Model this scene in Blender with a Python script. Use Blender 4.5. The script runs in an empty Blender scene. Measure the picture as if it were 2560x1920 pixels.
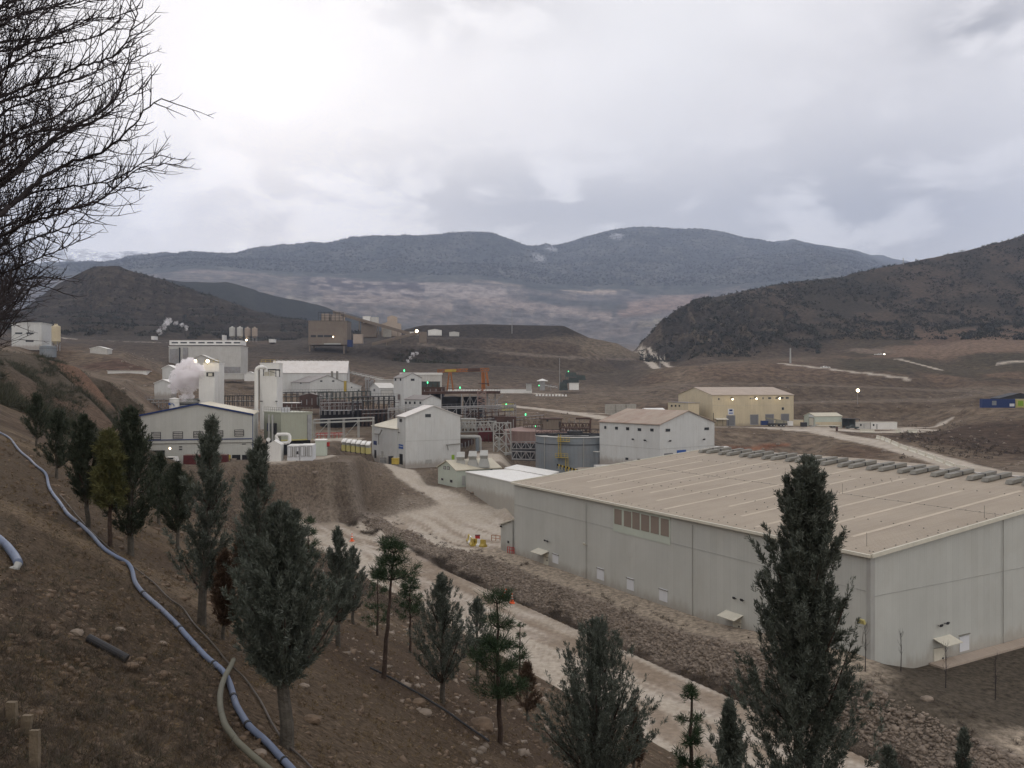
import bpy, bmesh, math, random
import numpy as np
from mathutils import Vector, noise as mnoise
from mathutils.geometry import delaunay_2d_cdt
R = math.radians
random.seed(7); rng = np.random.default_rng(7)
F = 2100.0; CZ = 30.0            # focal length in photo pixels, camera height in metres
# ---------------------------------------------------------------- camera, sky, sun, exposure
scene = bpy.context.scene
cam_d = bpy.data.cameras.new("camera"); cam = bpy.data.objects.new("camera", cam_d)
scene.collection.objects.link(cam); scene.camera = cam
cam.location = (0, 0, CZ); cam.rotation_euler = (R(90), 0, 0)
cam_d.sensor_width = 36; cam_d.lens = 36 * F / 2560; cam_d.clip_start = 0.1; cam_d.clip_end = 60000
HAZE = 8.0e-5
SUN_AZ, SUN_EL = R(-17), R(17)
scene.view_settings.view_transform = 'Standard'; scene.view_settings.look = 'None'
scene.view_settings.exposure = 0.3; scene.view_settings.gamma = 1
sd = bpy.data.lights.new("sun", 'SUN'); so = bpy.data.objects.new("sun", sd); scene.collection.objects.link(so)
sd.energy = 0.55; sd.angle = R(25); sd.color = (1, .96, .9)
sun_dir = Vector((math.sin(SUN_AZ) * math.cos(SUN_EL), math.cos(SUN_AZ) * math.cos(SUN_EL), math.sin(SUN_EL)))
so.rotation_euler = sun_dir.to_track_quat('Z', 'Y').to_euler()
scene.cycles.max_bounces = 8; scene.cycles.diffuse_bounces = 2; scene.cycles.glossy_bounces = 1
scene.cycles.transmission_bounces = 2; scene.cycles.transparent_max_bounces = 4; scene.cycles.volume_bounces = 8
scene.cycles.volume_step_rate = 2; scene.cycles.volume_max_steps = 64
scene.cycles.use_denoising = True

class NT:
    def __init__(s, tree): s.t = tree; s.n = tree.nodes; s.l = tree.links
    def add(s, typ, ins=None, **kw):
        n = s.n.new(typ)
        for k, v in kw.items(): setattr(n, k, v)
        for k, v in (ins or {}).items(): s.put(n.inputs[k], v)
        return n
    def put(s, sock, v):
        if hasattr(v, 'is_output'): s.l.new(v, sock)
        elif isinstance(v, bpy.types.Node): s.l.new(v.outputs[0], sock)
        else: sock.default_value = v
    def math(s, op, a, b=0.0, c=None, clamp=False):
        n = s.add('ShaderNodeMath', {0: a, 1: b}, operation=op); n.use_clamp = clamp
        if c is not None: s.put(n.inputs[2], c)
        return n.outputs[0]
    def mapr(s, v, a, b, c=0.0, d=1.0, smooth=True):
        return s.add('ShaderNodeMapRange', {0: v, 1: a, 2: b, 3: c, 4: d}, interpolation_type='SMOOTHSTEP' if smooth else 'LINEAR').outputs[0]
    def mix(s, f, a, b, blend='MIX'):
        n = s.add('ShaderNodeMix', data_type='RGBA', blend_type=blend)
        s.put(n.inputs[0], f); s.put(n.inputs[6], a); s.put(n.inputs[7], b)
        return n.outputs[2]
    def noise(s, vec, scale, detail=3.0, rough=.55, dist=0.0):
        n = s.add('ShaderNodeTexNoise', {'Scale': scale, 'Detail': detail, 'Roughness': rough, 'Distortion': dist})
        if vec is not None: s.put(n.inputs['Vector'], vec)
        return n.outputs[0]
    def mapping(s, vec, scale=(1, 1, 1), loc=(0, 0, 0)):
        return s.add('ShaderNodeMapping', {'Vector': vec, 'Scale': scale, 'Location': loc}).outputs[0]

def c4(c): return (c[0], c[1], c[2], 1)
# world: overcast cloud deck over a physical sky
world = bpy.data.worlds.new("World"); scene.world = world; world.use_nodes = True
w = NT(world.node_tree); w.n.clear()
tc = w.add('ShaderNodeTexCoord').outputs['Generated']
d = w.add('ShaderNodeVectorMath', {0: tc}, operation='NORMALIZE').outputs[0]
sep = w.add('ShaderNodeSeparateXYZ', {0: d}); X_, Y_, Z_ = sep.outputs
def spot(px, py, k, asp=1.0):
    v = Vector(((px - 1280) / F, 1, (960 - py) / F)).normalized()
    dd = w.add('ShaderNodeVectorMath', {0: d, 1: tuple(v)}, operation='SUBTRACT').outputs[0]
    dd = w.add('ShaderNodeVectorMath', {0: dd, 1: (1, 1, asp)}, operation='MULTIPLY').outputs[0]
    ln = w.add('ShaderNodeVectorMath', {0: dd}, operation='LENGTH').outputs['Value']
    return w.math('EXPONENT', w.math('MULTIPLY', w.math('POWER', w.math('DIVIDE', ln, k), 2.0), -1.0))
den = w.math('ADD', w.math('ABSOLUTE', Z_), 0.22)
pl = w.add('ShaderNodeCombineXYZ', {0: w.math('DIVIDE', X_, den), 1: w.math('DIVIDE', Y_, den), 2: 0.3}).outputs[0]
n1 = w.noise(w.mapping(pl, (1.0, .75, 1), (3.1, 1.7, 0)), 1.1, 6, .52, .35)
n2 = w.noise(w.mapping(d, (1, 1, 2.1), (.4, .2, .37)), 8.0, 6, .55, .25)
n3 = w.noise(w.mapping(d, (1, 1, 1.4), (5.4, .2, .37)), 3.0, 4, .5, .3)
L = w.math('MULTIPLY_ADD', w.mapr(n1, .3, .75), .07, .87)
L = w.math('MULTIPLY_ADD', w.mapr(n3, .3, .7), .09, L)
L = w.math('MULTIPLY_ADD', spot(650, 370, .15), .27, L)
L = w.math('MULTIPLY_ADD', spot(560, 330, .36), .12, L)
L = w.math('MULTIPLY_ADD', spot(1050, 150, .22), .05, L)
# cumulus bank low over the ridge and darker wisps
def bank(px, py, k, asp, amt, lo=.42, hi=.56):
    m = w.math('MULTIPLY', spot(px, py, k, asp), w.mapr(n2, lo, hi))
    return w.math('MULTIPLY_ADD', m, -amt * 1.55, L)
for a in ((820, 520, .18, 2.2, .20), (1330, 520, .13, 2.4, .20), (1650, 545, .12, 3.0, .10), (2150, 540, .15, 2.0, .24),
          (2450, 60, .06, 2.0, .26, .36, .5), (2050, 170, .3, 1.3, .04, .3, .6), (1150, 20, .13, 3.5, .16), (2500, 330, .16, 1.3, .03, .3, .6), (300, 560, .14, 2, .10)):
    L = bank(*a)
low = w.mapr(Z_, .0, .5, 1.0, 0.0)
warm = w.math('MULTIPLY', spot(700, 420, .4), .6)
tint = w.mix(warm, (1.035, .985, .955, 1), (1.06, .985, .91, 1))
tint = w.mix(w.mapr(n3, .35, .7), tint, (1.025, .985, .955, 1))
colr = w.mix(1.0, tint, w.add('ShaderNodeCombineColor', {0: L, 1: L, 2: L}).outputs[0], 'MULTIPLY')
below = w.mapr(Z_, -.03, .0)
colr = w.mix(below, (.14, .12, .10, 1), colr)
sky = w.add('ShaderNodeTexSky', sky_type='NISHITA'); sky.sun_disc = False; sky.sun_elevation = SUN_EL; sky.sun_rotation = SUN_AZ
b1 = w.add('ShaderNodeBackground', {0: sky.outputs[0], 1: .1}); b2 = w.add('ShaderNodeBackground', {0: colr, 1: 1.0})
mx = w.add('ShaderNodeMixShader', {0: .94, 1: b1.outputs[0], 2: b2.outputs[0]})
w.add('ShaderNodeOutputWorld', {0: mx.outputs[0]})

# ---------------------------------------------------------------- helpers
def P(px, py, Y): return Vector(((px - 1280) / F * Y, Y, CZ + (960 - py) / F * Y))
def V(*a): return Vector(a)
COL = scene.collection
origin = {}
def tag(o, label=None, cat=None, group=None, kind=None):
    if label: o['label'] = label
    if cat: o['category'] = cat
    if group: o['group'] = group
    if kind: o['kind'] = kind
    return o
def thing(name, label, cat, loc, group=None):
    o = bpy.data.objects.new(name, None); COL.objects.link(o); o.location = loc
    o.empty_display_size = .3; origin[o.name] = Vector(loc)
    return tag(o, label, cat, group)
def set_uv(me):
    n = len(me.polygons)
    if n == 0: return
    nor = np.empty(n * 3); me.polygons.foreach_get('normal', nor); nor = nor.reshape(-1, 3)
    tot = np.empty(n, int); me.polygons.foreach_get('loop_total', tot)
    lv = np.empty(len(me.loops), int); me.loops.foreach_get('vertex_index', lv)
    co = np.empty(len(me.vertices) * 3); me.vertices.foreach_get('co', co); co = co.reshape(-1, 3)
    pn = np.repeat(nor, tot, axis=0)
    t = np.stack([-pn[:, 1], pn[:, 0], np.zeros(len(pn))], 1); ln = np.linalg.norm(t, axis=1)
    flat = ln < .02; t[flat] = (1, 0, 0); ln[flat] = 1; t /= ln[:, None]
    b = np.cross(pn, t); p = co[lv]
    uv = np.stack([(p * t).sum(1), (p * b).sum(1)], 1)
    me.uv_layers.new(name='UVMap').data.foreach_set('uv', uv.ravel())
def link_mesh(name, me, mat, parent=None, loc=None):
    o = bpy.data.objects.new(name, me); COL.objects.link(o)
    if mat: me.materials.append(mat)
    if parent is not None: o.parent = parent; origin[o.name] = origin[parent.name]
    else:
        o.location = loc if loc is not None else (0, 0, 0); origin[o.name] = Vector(o.location)
    return o
class MB:
    def __init__(s): s.v = []; s.f = []
    def add(s, vs, fs):
        k = len(s.v); s.v += [tuple(v) for v in vs]; s.f += [tuple(i + k for i in f) for f in fs]; return s
    def poly(s, *pts): return s.add(pts, [tuple(range(len(pts)))])
    def hexa(s, b, t):
        return s.add(list(b) + list(t), [(3, 2, 1, 0), (4, 5, 6, 7), (0, 1, 5, 4), (1, 2, 6, 5), (2, 3, 7, 6), (3, 0, 4, 7)])
    def box(s, o, a, b, c):
        o, a, b, c = map(Vector, (o, a, b, c)); q = [o, o + a, o + a + b, o + b]; return s.hexa(q, [p + c for p in q])
    def cbox(s, c, sx, sy, sz, rot=0.0):      # centre of the base
        ax = Vector((math.cos(rot), math.sin(rot), 0)); ay = Vector((-ax.y, ax.x, 0)); c = Vector(c)
        return s.box(c - ax * sx / 2 - ay * sy / 2, ax * sx, ay * sy, (0, 0, sz))
    def bar(s, p, q, t=.1, t2=None):
        p, q = Vector(p), Vector(q); dd = q - p
        if dd.length < 1e-6: return s
        up = Vector((0, 0, 1)) if abs(dd.normalized().z) < .95 else Vector((1, 0, 0))
        x = dd.cross(up).normalized() * t; y = dd.cross(x).normalized() * (t2 or t)
        return s.box(p - x / 2 - y / 2, x, y, dd)
    def tube(s, pts, r, n=8, r2=None, cap=True):
        pts = [Vector(p) for p in pts]; m = len(pts); k0 = len(s.v); prev = None
        for i, p in enumerate(pts):
            dd = (pts[min(i + 1, m - 1)] - pts[max(i - 1, 0)]).normalized()
            if prev is None:
                up = Vector((0, 0, 1)) if abs(dd.z) < .9 else Vector((1, 0, 0)); x = dd.cross(up).normalized()
            else:
                x = (prev - dd * prev.dot(dd))
                x = x.normalized() if x.length > 1e-5 else dd.orthogonal().normalized()
            prev = x; y = dd.cross(x)
            rr = r if r2 is None else r + (r2 - r) * i / max(m - 1, 1)
            if callable(r): rr = r(i / max(m - 1, 1))
            for j in range(n):
                a = 2 * math.pi * j / n; s.v.append(tuple(p + (x * math.cos(a) + y * math.sin(a)) * rr))
        for i in range(m - 1):
            for j in range(n):
                a = k0 + i * n + j; b = k0 + i * n + (j + 1) % n; s.f.append((a, b, b + n, a + n))
        if cap:
            s.f.append(tuple(k0 + j for j in range(n))[::-1]); s.f.append(tuple(k0 + (m - 1) * n + j for j in range(n)))
        return s
    def cyl(s, base, r, h, n=24, r2=None): return s.tube([base, Vector(base) + Vector((0, 0, h))], r, n, r2 if r2 is not None else r)
    def lathe(s, base, prof, n=24):
        k0 = len(s.v); base = Vector(base)
        for (r, z) in prof:
            for j in range(n):
                a = 2 * math.pi * j / n; s.v.append((base.x + r * math.cos(a), base.y + r * math.sin(a), base.z + z))
        for i in range(len(prof) - 1):
            for j in range(n):
                a = k0 + i * n + j; b = k0 + i * n + (j + 1) % n; s.f.append((a, b, b + n, a + n))
        s.f.append(tuple(k0 + (len(prof) - 1) * n + j for j in range(n))); return s
    def ball(s, c, r, n=10):
        m = n // 2; return s.lathe(Vector(c), [(max(r * math.sin(math.pi * i / m), 1e-4), -r * math.cos(math.pi * i / m)) for i in range(m + 1)], n)
    def truss(s, p, q, h, n, t=.12, depth=None, zig=True):
        """lattice girder from p to q, height h (up), optional depth vector for a box girder"""
        p, q = Vector(p), Vector(q); up = Vector((0, 0, h))
        for off in ([Vector((0, 0, 0))] if depth is None else [Vector((0, 0, 0)), Vector(depth)]):
            a, b = p + off, q + off
            s.bar(a, b, t); s.bar(a + up, b + up, t)
            for i in range(n + 1):
                u = a.lerp(b, i / n); s.bar(u, u + up, t * .8)
                if i < n:
                    v = a.lerp(b, (i + 1) / n)
                    if zig and i % 2: s.bar(u + up, v, t * .7)
                    else: s.bar(u, v + up, t * .7)
        if depth is not None:
            for i in range(n + 1):
                u = p.lerp(q, i / n); s.bar(u, u + Vector(depth), t * .7); s.bar(u + up, u + up + Vector(depth), t * .7)
        return s
    def build(s, name, mat, parent=None, loc=None, smooth=False):
        o = origin[parent.name] if parent is not None else (Vector(loc) if loc is not None else Vector((0, 0, 0)))
        me = bpy.data.meshes.new(name); me.from_pydata([(x - o.x, y - o.y, z - o.z) for x, y, z in s.v], [], s.f)
        me.update(); set_uv(me)
        if smooth: me.polygons.foreach_set('use_smooth', [True] * len(me.polygons))
        return link_mesh(name, me, mat, parent, o)
def np_mesh(name, verts, faces, mat, parent=None, loc=None, cols=None, smooth=False, k=4):
    o = origin[parent.name] if parent is not None else (Vector(loc) if loc is not None else Vector((0, 0, 0)))
    me = bpy.data.meshes.new(name); verts = np.asarray(verts, float) - np.array(o); faces = np.asarray(faces, np.int32)
    nf = len(faces); me.vertices.add(len(verts)); me.vertices.foreach_set('co', verts.ravel())
    me.loops.add(nf * k); me.loops.foreach_set('vertex_index', faces.ravel())
    me.polygons.add(nf); me.polygons.foreach_set('loop_start', np.arange(0, nf * k, k)); me.polygons.foreach_set('loop_total', np.full(nf, k))
    if smooth: me.polygons.foreach_set('use_smooth', np.ones(nf, bool))
    me.update(calc_edges=True)
    if cols is not None:
        a = me.color_attributes.new('Col', 'FLOAT_COLOR', 'POINT'); a.data.foreach_set('color', np.hstack([cols, np.ones((len(cols), 1))]).astype(np.float32).ravel())
    return link_mesh(name, me, mat, parent, o)

# ---------------------------------------------------------------- materials
def mat(name, col, rough=.75, var=.12, nscale=1.2, ribs=0.0, ribdepth=.35, streak=0.0, dirt=None, dirt_amt=0.0, spec=.25, metal=0.0, bump=0.0, horiz=0.0, bscale=12.0, emit=None, splash=0.0, panel=0.0):
    m = bpy.data.materials.new(name); m.use_nodes = True; t = NT(m.node_tree); t.n.clear()
    out = t.add('ShaderNodeOutputMaterial')
    if emit is not None:
        e = t.add('ShaderNodeEmission', {0: c4(col), 1: emit}); t.l.new(e.outputs[0], out.inputs[0]); return m
    tcn = t.add('ShaderNodeTexCoord'); ob = tcn.outputs['Object']; uv = tcn.outputs['UV']
    c = t.mix(t.mapr(t.noise(ob, nscale, 5, .6), .25, .75), c4([x * (1 - var) for x in col]), c4([min(x * (1 + var), 1) for x in col]))
    if streak:
        st = t.noise(t.mapping(uv, (1.1, .06, 1)), 2.2, 5, .65)
        c = t.mix(t.mapr(st, .48, .78, 0, streak), c, c4([x * .45 for x in (dirt or col)]))
    if dirt_amt:
        dn = t.noise(ob, .22, 6, .65, .4)
        c = t.mix(t.mapr(dn, .42, .7, 0, dirt_amt), c, c4(dirt or [x * .5 for x in col]))
    b = t.add('ShaderNodeBsdfPrincipled', {'Roughness': rough, 'Specular IOR Level': spec, 'Metallic': metal})
    hgt = None
    su = t.add('ShaderNodeSeparateXYZ', {0: uv})
    if panel:
        wn = t.add('ShaderNodeTexWhiteNoise', {'W': t.math('FLOOR', t.math('DIVIDE', su.outputs[0], panel))}, noise_dimensions='1D').outputs['Value']
        c = t.mix(t.math('MULTIPLY', wn, .13), c, c4([x * .6 for x in col]))
        ln = t.mapr(t.math('ABSOLUTE', t.math('SUBTRACT', t.math('FRACT', t.math('DIVIDE', su.outputs[0], panel)), .5)), .47, .5, 0, .22)
        c = t.mix(ln, c, c4([x * .4 for x in col]))
    if splash:
        oz = t.add('ShaderNodeSeparateXYZ', {0: ob}).outputs[2]
        sp_ = t.math('ADD', t.math('MULTIPLY', t.noise(t.mapping(ob, (1, 1, .3)), .9, 5, .7), 3.4), -1.0)
        c = t.mix(t.math('MULTIPLY', t.mapr(t.math('SUBTRACT', oz, sp_), -.7, 1.0, 1, 0), splash), c, (.24, .19, .145, 1))
    if ribs:
        fr = t.math('FRACT', t.math('DIVIDE', su.outputs[0], ribs))
        hgt = t.mapr(t.math('ABSOLUTE', t.math('SUBTRACT', fr, .5)), .16, .3)
        c = t.mix(t.math('MULTIPLY', t.math('SUBTRACT', 1.0, hgt), ribdepth * .35), c, c4([x * .55 for x in col]))
    if horiz:
        fr = t.math('FRACT', t.math('DIVIDE', su.outputs[1], horiz))
        l = t.mapr(fr, .0, .04, 1.0, 0.0)
        c = t.mix(t.math('MULTIPLY', l, .25), c, c4([x * .4 for x in col]))
    if bump:
        nb = t.noise(ob, bscale, 4, .6); hgt = nb if hgt is None else t.math('ADD', hgt, nb)
    if hgt is not None:
        bp = t.add('ShaderNodeBump', {'Height': hgt, 'Strength': max(bump, ribdepth if ribs else 0), 'Distance': .06}); t.l.new(bp.outputs[0], b.inputs['Normal'])
    t.l.new(c, b.inputs['Base Color']) if hasattr(c, 'is_output') else None
    t.l.new(b.outputs[0], out.inputs[0]); return m
DUST = (.30, .25, .20)
M = dict(
    wh_wall=mat('warehouse wall sheet', (.485, .49, .455), .55, .05, .15, ribs=.35, ribdepth=.12, streak=.1, dirt=(.38, .36, .31), dirt_amt=.22, splash=.45, panel=1.15),
    wh_roof=mat('warehouse roof sheet', (.385, .325, .255), .7, .08, .08, ribs=.33, ribdepth=.9, streak=.35, dirt=(.31, .25, .19), dirt_amt=.45, panel=2.4),
    cream=mat('cream trim', (.58, .55, .46), .6, .06, streak=.2),
    white=mat('white wall sheet', (.56, .565, .55), .55, .04, .2, ribs=.5, ribdepth=.1, streak=.28, dirt=(.4, .35, .30), dirt_amt=.2, splash=.6, panel=1.2),
    white2=mat('bright white paint', (.70, .69, .66), .5, .05, .3, streak=.15, dirt=(.5, .46, .4), dirt_amt=.1),
    offwhite=mat('off white sheet', (.50, .49, .46), .6, .06, .2, ribs=.5, ribdepth=.12, streak=.35, dirt=(.34, .29, .24), dirt_amt=.25),
    whiteroof=mat('white roof sheet', (.62, .59, .56), .6, .05, .2, ribs=.5, ribdepth=.2, streak=.25, dirt=(.45, .38, .33), dirt_amt=.35),
    creamroof=mat('cream roof sheet', (.52, .48, .38), .6, .06, .2, ribs=.5, ribdepth=.2, streak=.2, dirt=(.4, .34, .28), dirt_amt=.2),
    tanroof=mat('dusty tan roof sheet', (.40, .33, .27), .75, .08, .2, ribs=.5, ribdepth=.2, streak=.3, dirt=(.33, .26, .21), dirt_amt=.3),
    greyroof=mat('grey roof', (.24, .22, .21), .75, .1, .2, ribs=.5, ribdepth=.2, streak=.3),
    redroof=mat('red stained roof', (.35, .285, .23), .75, .1, .15, ribs=.5, ribdepth=.2, streak=.3, dirt=(.20, .09, .07), dirt_amt=.4),
    yellowwall=mat('pale yellow wall sheet', (.56, .48, .33), .6, .05, .2, ribs=.6, ribdepth=.1, streak=.28, dirt=(.42, .35, .26), dirt_amt=.2, splash=.5, panel=1.5),
    greenwall=mat('pale grey green panel', (.34, .35, .28), .6, .06, .2, streak=.25, dirt=(.3, .27, .2), dirt_amt=.2),
    palegreen=mat('pale green wall', (.47, .51, .44), .6, .05, .3, ribs=.4, ribdepth=.1, streak=.1),
    tan=mat('dusty brown cladding', (.20, .165, .13), .8, .1, .06, ribs=.8, ribdepth=.2, streak=.5, dirt=(.16, .11, .09), dirt_amt=.5),
    tank=mat('grey blue tank steel', (.19, .215, .235), .45, .1, .15, streak=.4, dirt=(.25, .22, .2), dirt_amt=.35, horiz=2.2),
    concrete=mat('concrete', (.34, .32, .28), .85, .12, .8, bump=.2, streak=.3),
    steel=mat('galvanised steel', (.28, .28, .28), .55, .15, .7, streak=.2, dirt=(.2, .12, .09), dirt_amt=.3),
    dark=mat('dark steel', (.035, .035, .038), .6, .2, .7),
    darkgreen=mat('dark green steel', (.06, .075, .07), .6, .2, .7),
    rust=mat('rust brown steel', (.088, .052, .042), .8, .3, .3, streak=.4, dirt=(.05, .035, .03), dirt_amt=.5),
    redtank=mat('red stained tank', (.27, .19, .165), .75, .12, .2, streak=.6, dirt=(.14, .07, .06), dirt_amt=.4),
    orange=mat('orange rusted paint', (.33, .12, .04), .7, .25, .3, streak=.5, dirt=(.12, .06, .04), dirt_amt=.5),
    yellow=mat('yellow paint', (.42, .31, .06), .6, .15, .6, dirt=(.2, .16, .1), dirt_amt=.2),
    navy=mat('navy blue paint', (.02, .04, .13), .5, .1),
    blue=mat('bright blue paint', (.03, .09, .30), .5, .1),
    darkred=mat('dark red paint', (.10, .022, .022), .6, .15, .6, ribs=.25, ribdepth=.4),
    redp=mat('red paint', (.42, .035, .03), .6, .1),
    glass=mat('dark window glass', (.035, .04, .045), .2, .2, spec=.5),
    black=mat('black void paint', (.012, .012, .013), .7, .1),
    shutter=mat('grey roller shutter', (.17, .17, .175), .6, .08, horiz=.5),
    lightpanel=mat('white painted panel', (.62, .63, .65), .5, .04, .5, streak=.15),
    vent=mat('grey ridge vent', (.21, .20, .175), .7, .12, .6, streak=.3),
    canvas=mat('tan louvre panel', (.24, .195, .16), .8, .06, .4, horiz=.25),
    green=mat('lime green paint', (.22, .36, .03), .6, .1),
    orangep=mat('orange cone plastic', (.75, .13, .04), .5, .06),
    rubber=mat('black rubber', (.02, .02, .02), .8, .1),
    truckgreen=mat('dusty vehicle paint', (.22, .21, .16), .5, .2),
    mutedyel=mat('faded yellow paint', (.45, .40, .16), .6, .1),
    l_warm=mat('warm lamp', (1, .80, .5), emit=9), l_white=mat('white lamp', (1, .93, .82), emit=9), l_green=mat('green lamp', (.1, 1, .35), emit=2.2),
    galv=mat('pale galvanised metal', (.36, .36, .34), .5, .08, .5, streak=.3, dirt=(.3, .25, .2), dirt_amt=.2),
)
# ---------------------------------------------------------------- ground: one height field
def uvc(Xa, Ya): return (-.5 * Xa + .866 * Ya, .866 * Xa + .5 * Ya)       # u along the haul road, v down the hillside
PV = [(-400, 150), (-120, 90), (0, 27.7), (40, 3.5), (44.5, 0.4), (47.5, -1.45), (54, -1.4), (61.3, -1.55), (62.6, -2.5), (64.2, -2.4), (68.2, .05), (70.2, .15), (73.6, .35), (76, 0), (400, 0)]
PV = np.array(PV)
def near_z(X, Y):
    u, v = uvc(X, Y); z = np.interp(v, PV[:, 0], PV[:, 1])
    # the strip under the warehouse wall climbs towards its near corner, then falls away past it
    rise = 2.0 * np.clip(1 - np.abs(u - 57) / 22, 0, 1) * np.clip((v - 63.5) / 5, 0, 1) * np.clip(1 - (v - 73.9) / 7, 0, 1)
    rise = np.where(u < 55, rise, rise)
    lowr = -.5 * np.clip((52 - u) / 12, 0, 1) * np.clip((v - 71) / 6, 0, 1)
    return z + rise + lowr
T = """450 1160 190 600 1157 192 720 1150 195 800 1146 200 860 1141 215 930 1153 222 1000 1200 212 1060 1240 202 1115 1275 192
520 1300 150 620 1302 160 700 1300 170 760 1293 180 900 1287 188 1000 1284 189 1110 1284 189
1000 1330 176 1150 1310 182 1270 1310 182 900 1330 180 1280 1385 149 1200 1370 158 1100 1372 160
1010 1161 234 1100 1221 210 1170 1262 198 1240 1275 193 960 1164 236
1130 1214 216 1240 1200 216 1165 1222 208 1280 1258 192 1260 1262 190 1330 1230 206 1400 1215 210
1240 1145 236 1330 1165 230 1400 1183 224 1480 1200 217 1260 1135 244 1360 1160 240 1460 1185 232 1250 1165 225 1350 1190 222
1440 1175 240 1560 1168 245 1700 1162 250 1790 1155 255
1560 1210 226 1700 1200 232 1830 1180 240
1560 1300 185 1700 1290 190 1900 1270 200 2100 1262 208
1900 1165 307 1850 1140 344 2000 1145 340 2150 1160 300 2300 1185 270 2450 1215 236
650 1141 215 780 1130 235 900 1108 262 1000 1082 285 1150 1072 300 1300 1072 310 1450 1072 325 1560 1063 345
1785 1072 372 1900 1082 372 2000 1088 368 2090 1102 350 2200 1125 322 2300 1152 292 2440 1190 252 2560 1222 226 2860 1300 180
1950 1066 410 2040 1072 392 2130 1088 372 2240 1100 345 2330 1128 318 2440 1160 284 2560 1192 250 2860 1260 205
450 1075 280 600 1040 330 800 1012 380 1000 1003 420 1250 1012 445 1400 1022 430 1500 1030 415 1650 1048 425 1990 1067 425 2240 1070 425 2330 1068 430
380 962 420 500 958 480 650 985 460 880 985 470 1000 978 520 1250 978 560 1400 965 600 1560 985 560 1690 1000 520
2860 1010 440
2430 1045 415 2560 1030 400 2460 1019 430 2560 1019 430 2400 1070 380 2560 1120 330 2500 1150 300 2700 1150 290 2860 1130 300 2350 1078 400
1700 916 680 1850 906 680 1960 909 680 2260 944 640 2560 966 600 2860 985 570
1560 962 650 1600 922 800 1690 922 780 1500 990 520
1575 888 1050 1620 905 900 1690 915 850
1960 897 780 2100 888 820 2190 884 850 2200 862 900 2300 878 830 2400 870 820 2480 884 760 2560 876 780 2560 915 700 2400 925 720 2250 905 720 2100 915 700 2860 860 780 2860 900 700
2240 900 745 2340 935 665
1620 905 920 1800 905 800 1960 893 830 2160 862 930 2300 838 1000 2450 808 1080 2560 795 1100 2860 740 1200
1645 862 1000 1665 795 1050 1690 774 1100 1650 905 880 1700 880 900 1750 885 850
2300 845 960 2450 822 1000 2560 812 1020 2350 866 880
1750 745 1200 1900 719 1300 2100 693 1400 2250 654 1500 2400 620 1550 2560 583 1600 2860 505 1700
1750 810 1000 1900 800 1050 2100 780 1150 2300 745 1250 2560 700 1300 2860 650 1400
700 930 600 870 925 600 1000 932 620 1200 942 640 1400 952 650 1500 946 680
870 893 680 1000 885 700 1100 882 720 1200 893 730 1300 907 740 1480 932 740 1540 930 760
870 888 720 1000 872 760 1100 862 790 1200 872 800 1300 888 800 1480 912 800 1560 915 830
700 872 720 870 864 760 1000 850 800 1000 840 860 1200 842 850 1330 852 850 1440 862 850 1400 845 880 1480 858 880
1020 838 900 1050 812 930 1180 809 930 1300 809 950 1400 812 950 1425 813 950 1450 836 950 1500 848 930 1540 856 922 1590 883 920 1610 905 920
850 1000 560 950 960 1100
1000 880 1400 1300 900 1400 1600 930 1400 1300 880 1700 850 880 1500 1640 900 1500
0 872 350 130 862 450 50 866 450 200 880 450 320 880 500 420 905 560 500 930 560 600 925 600 700 908 650
150 905 430 300 897 420 400 925 400 460 960 400 240 935 385 330 948 375
250 852 800 420 852 800 560 846 820 700 850 850 60 850 760
0 790 1150 100 790 1150 250 780 1150 400 800 1150 550 825 1100 700 850 1050
60 768 1300 150 704 1300 215 671 1300 240 661 1300 290 661 1300 330 678 1300 400 698 1300 520 738 1300 650 782 1300 770 803 1300 850 820 1300
-200 800 1300 -700 860 1300 -200 850 700 -700 850 600
100 820 2000 400 820 2000 700 850 2000 -200 840 2000 -700 850 2000
390 684 2300 470 697 2300 560 702 2300 640 727 2300 720 747 2300 820 767 2300 900 800 2300 300 700 2300 1000 830 2300 640 800 1900
300 850 2700 700 850 2700 1100 870 2700 1500 880 2700 1650 885 2700 2000 890 2500 2560 880 2500
800 770 3300 1000 770 3400 1200 800 3300 1400 825 3200 1600 850 3000 1850 820 3200 700 745 3500
1000 740 3900 1300 765 3900 1500 785 3800 1700 780 3800 700 715 4000 1850 760 3900
300 684 4600 500 675 4600 700 690 4600 900 697 4600 1200 706 4600 1330 722 4600 1500 740 4500 1640 728 4600 1800 718 4700 2100 700 4700 2560 700 4700
180 652 6500 300 648 6500 480 636 6500 640 626 6400 820 606 6300 930 590 6200 1000 582 6200 1130 576 6200 1230 583 6200 1290 597 6300 1330 607 6500 1400 603 6900 1500 582 7000 1620 572 7000 1730 574 7000 1850 590 6900 2000 611 6800 2130 641 6700 2200 662 6600 2400 720 6500 -100 660 6500
1345 650 5900 1400 685 5300 1240 640 5600 1500 650 5700 1000 640 5400 700 655 5500 1800 655 5800
100 710 7100 200 710 7100 300 710 7100 400 705 7100 500 705 7100 100 700 7500 200 700 7500 300 700 7500 400 695 7500 500 690 7500 600 700 7300 1200 680 8000 1800 680 8000 2300 690 7500 0 700 7300
1950 603 9000 2050 614 9000 2150 628 9000 2230 645 9000 2330 668 9000 1800 600 9000
-200 545 8300 50 577 8300 120 598 8300 180 617 8300 250 621 8300 330 620 8300 400 630 8300 470 646 8300 600 700 8300 1200 700 10500 1700 690 10500 2560 700 10500"""
vals = [float(x) for x in T.split()]; ctrl = [(vals[i], vals[i + 1], vals[i + 2]) for i in range(0, len(vals), 3)]
ctrl = [c_ for c_ in ctrl if not (1000 <= c_[0] <= 1480 and 660 < c_[2] < 960)]
def zc(py, Y): return CZ + (960 - py) / F * Y
extra = []
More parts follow.
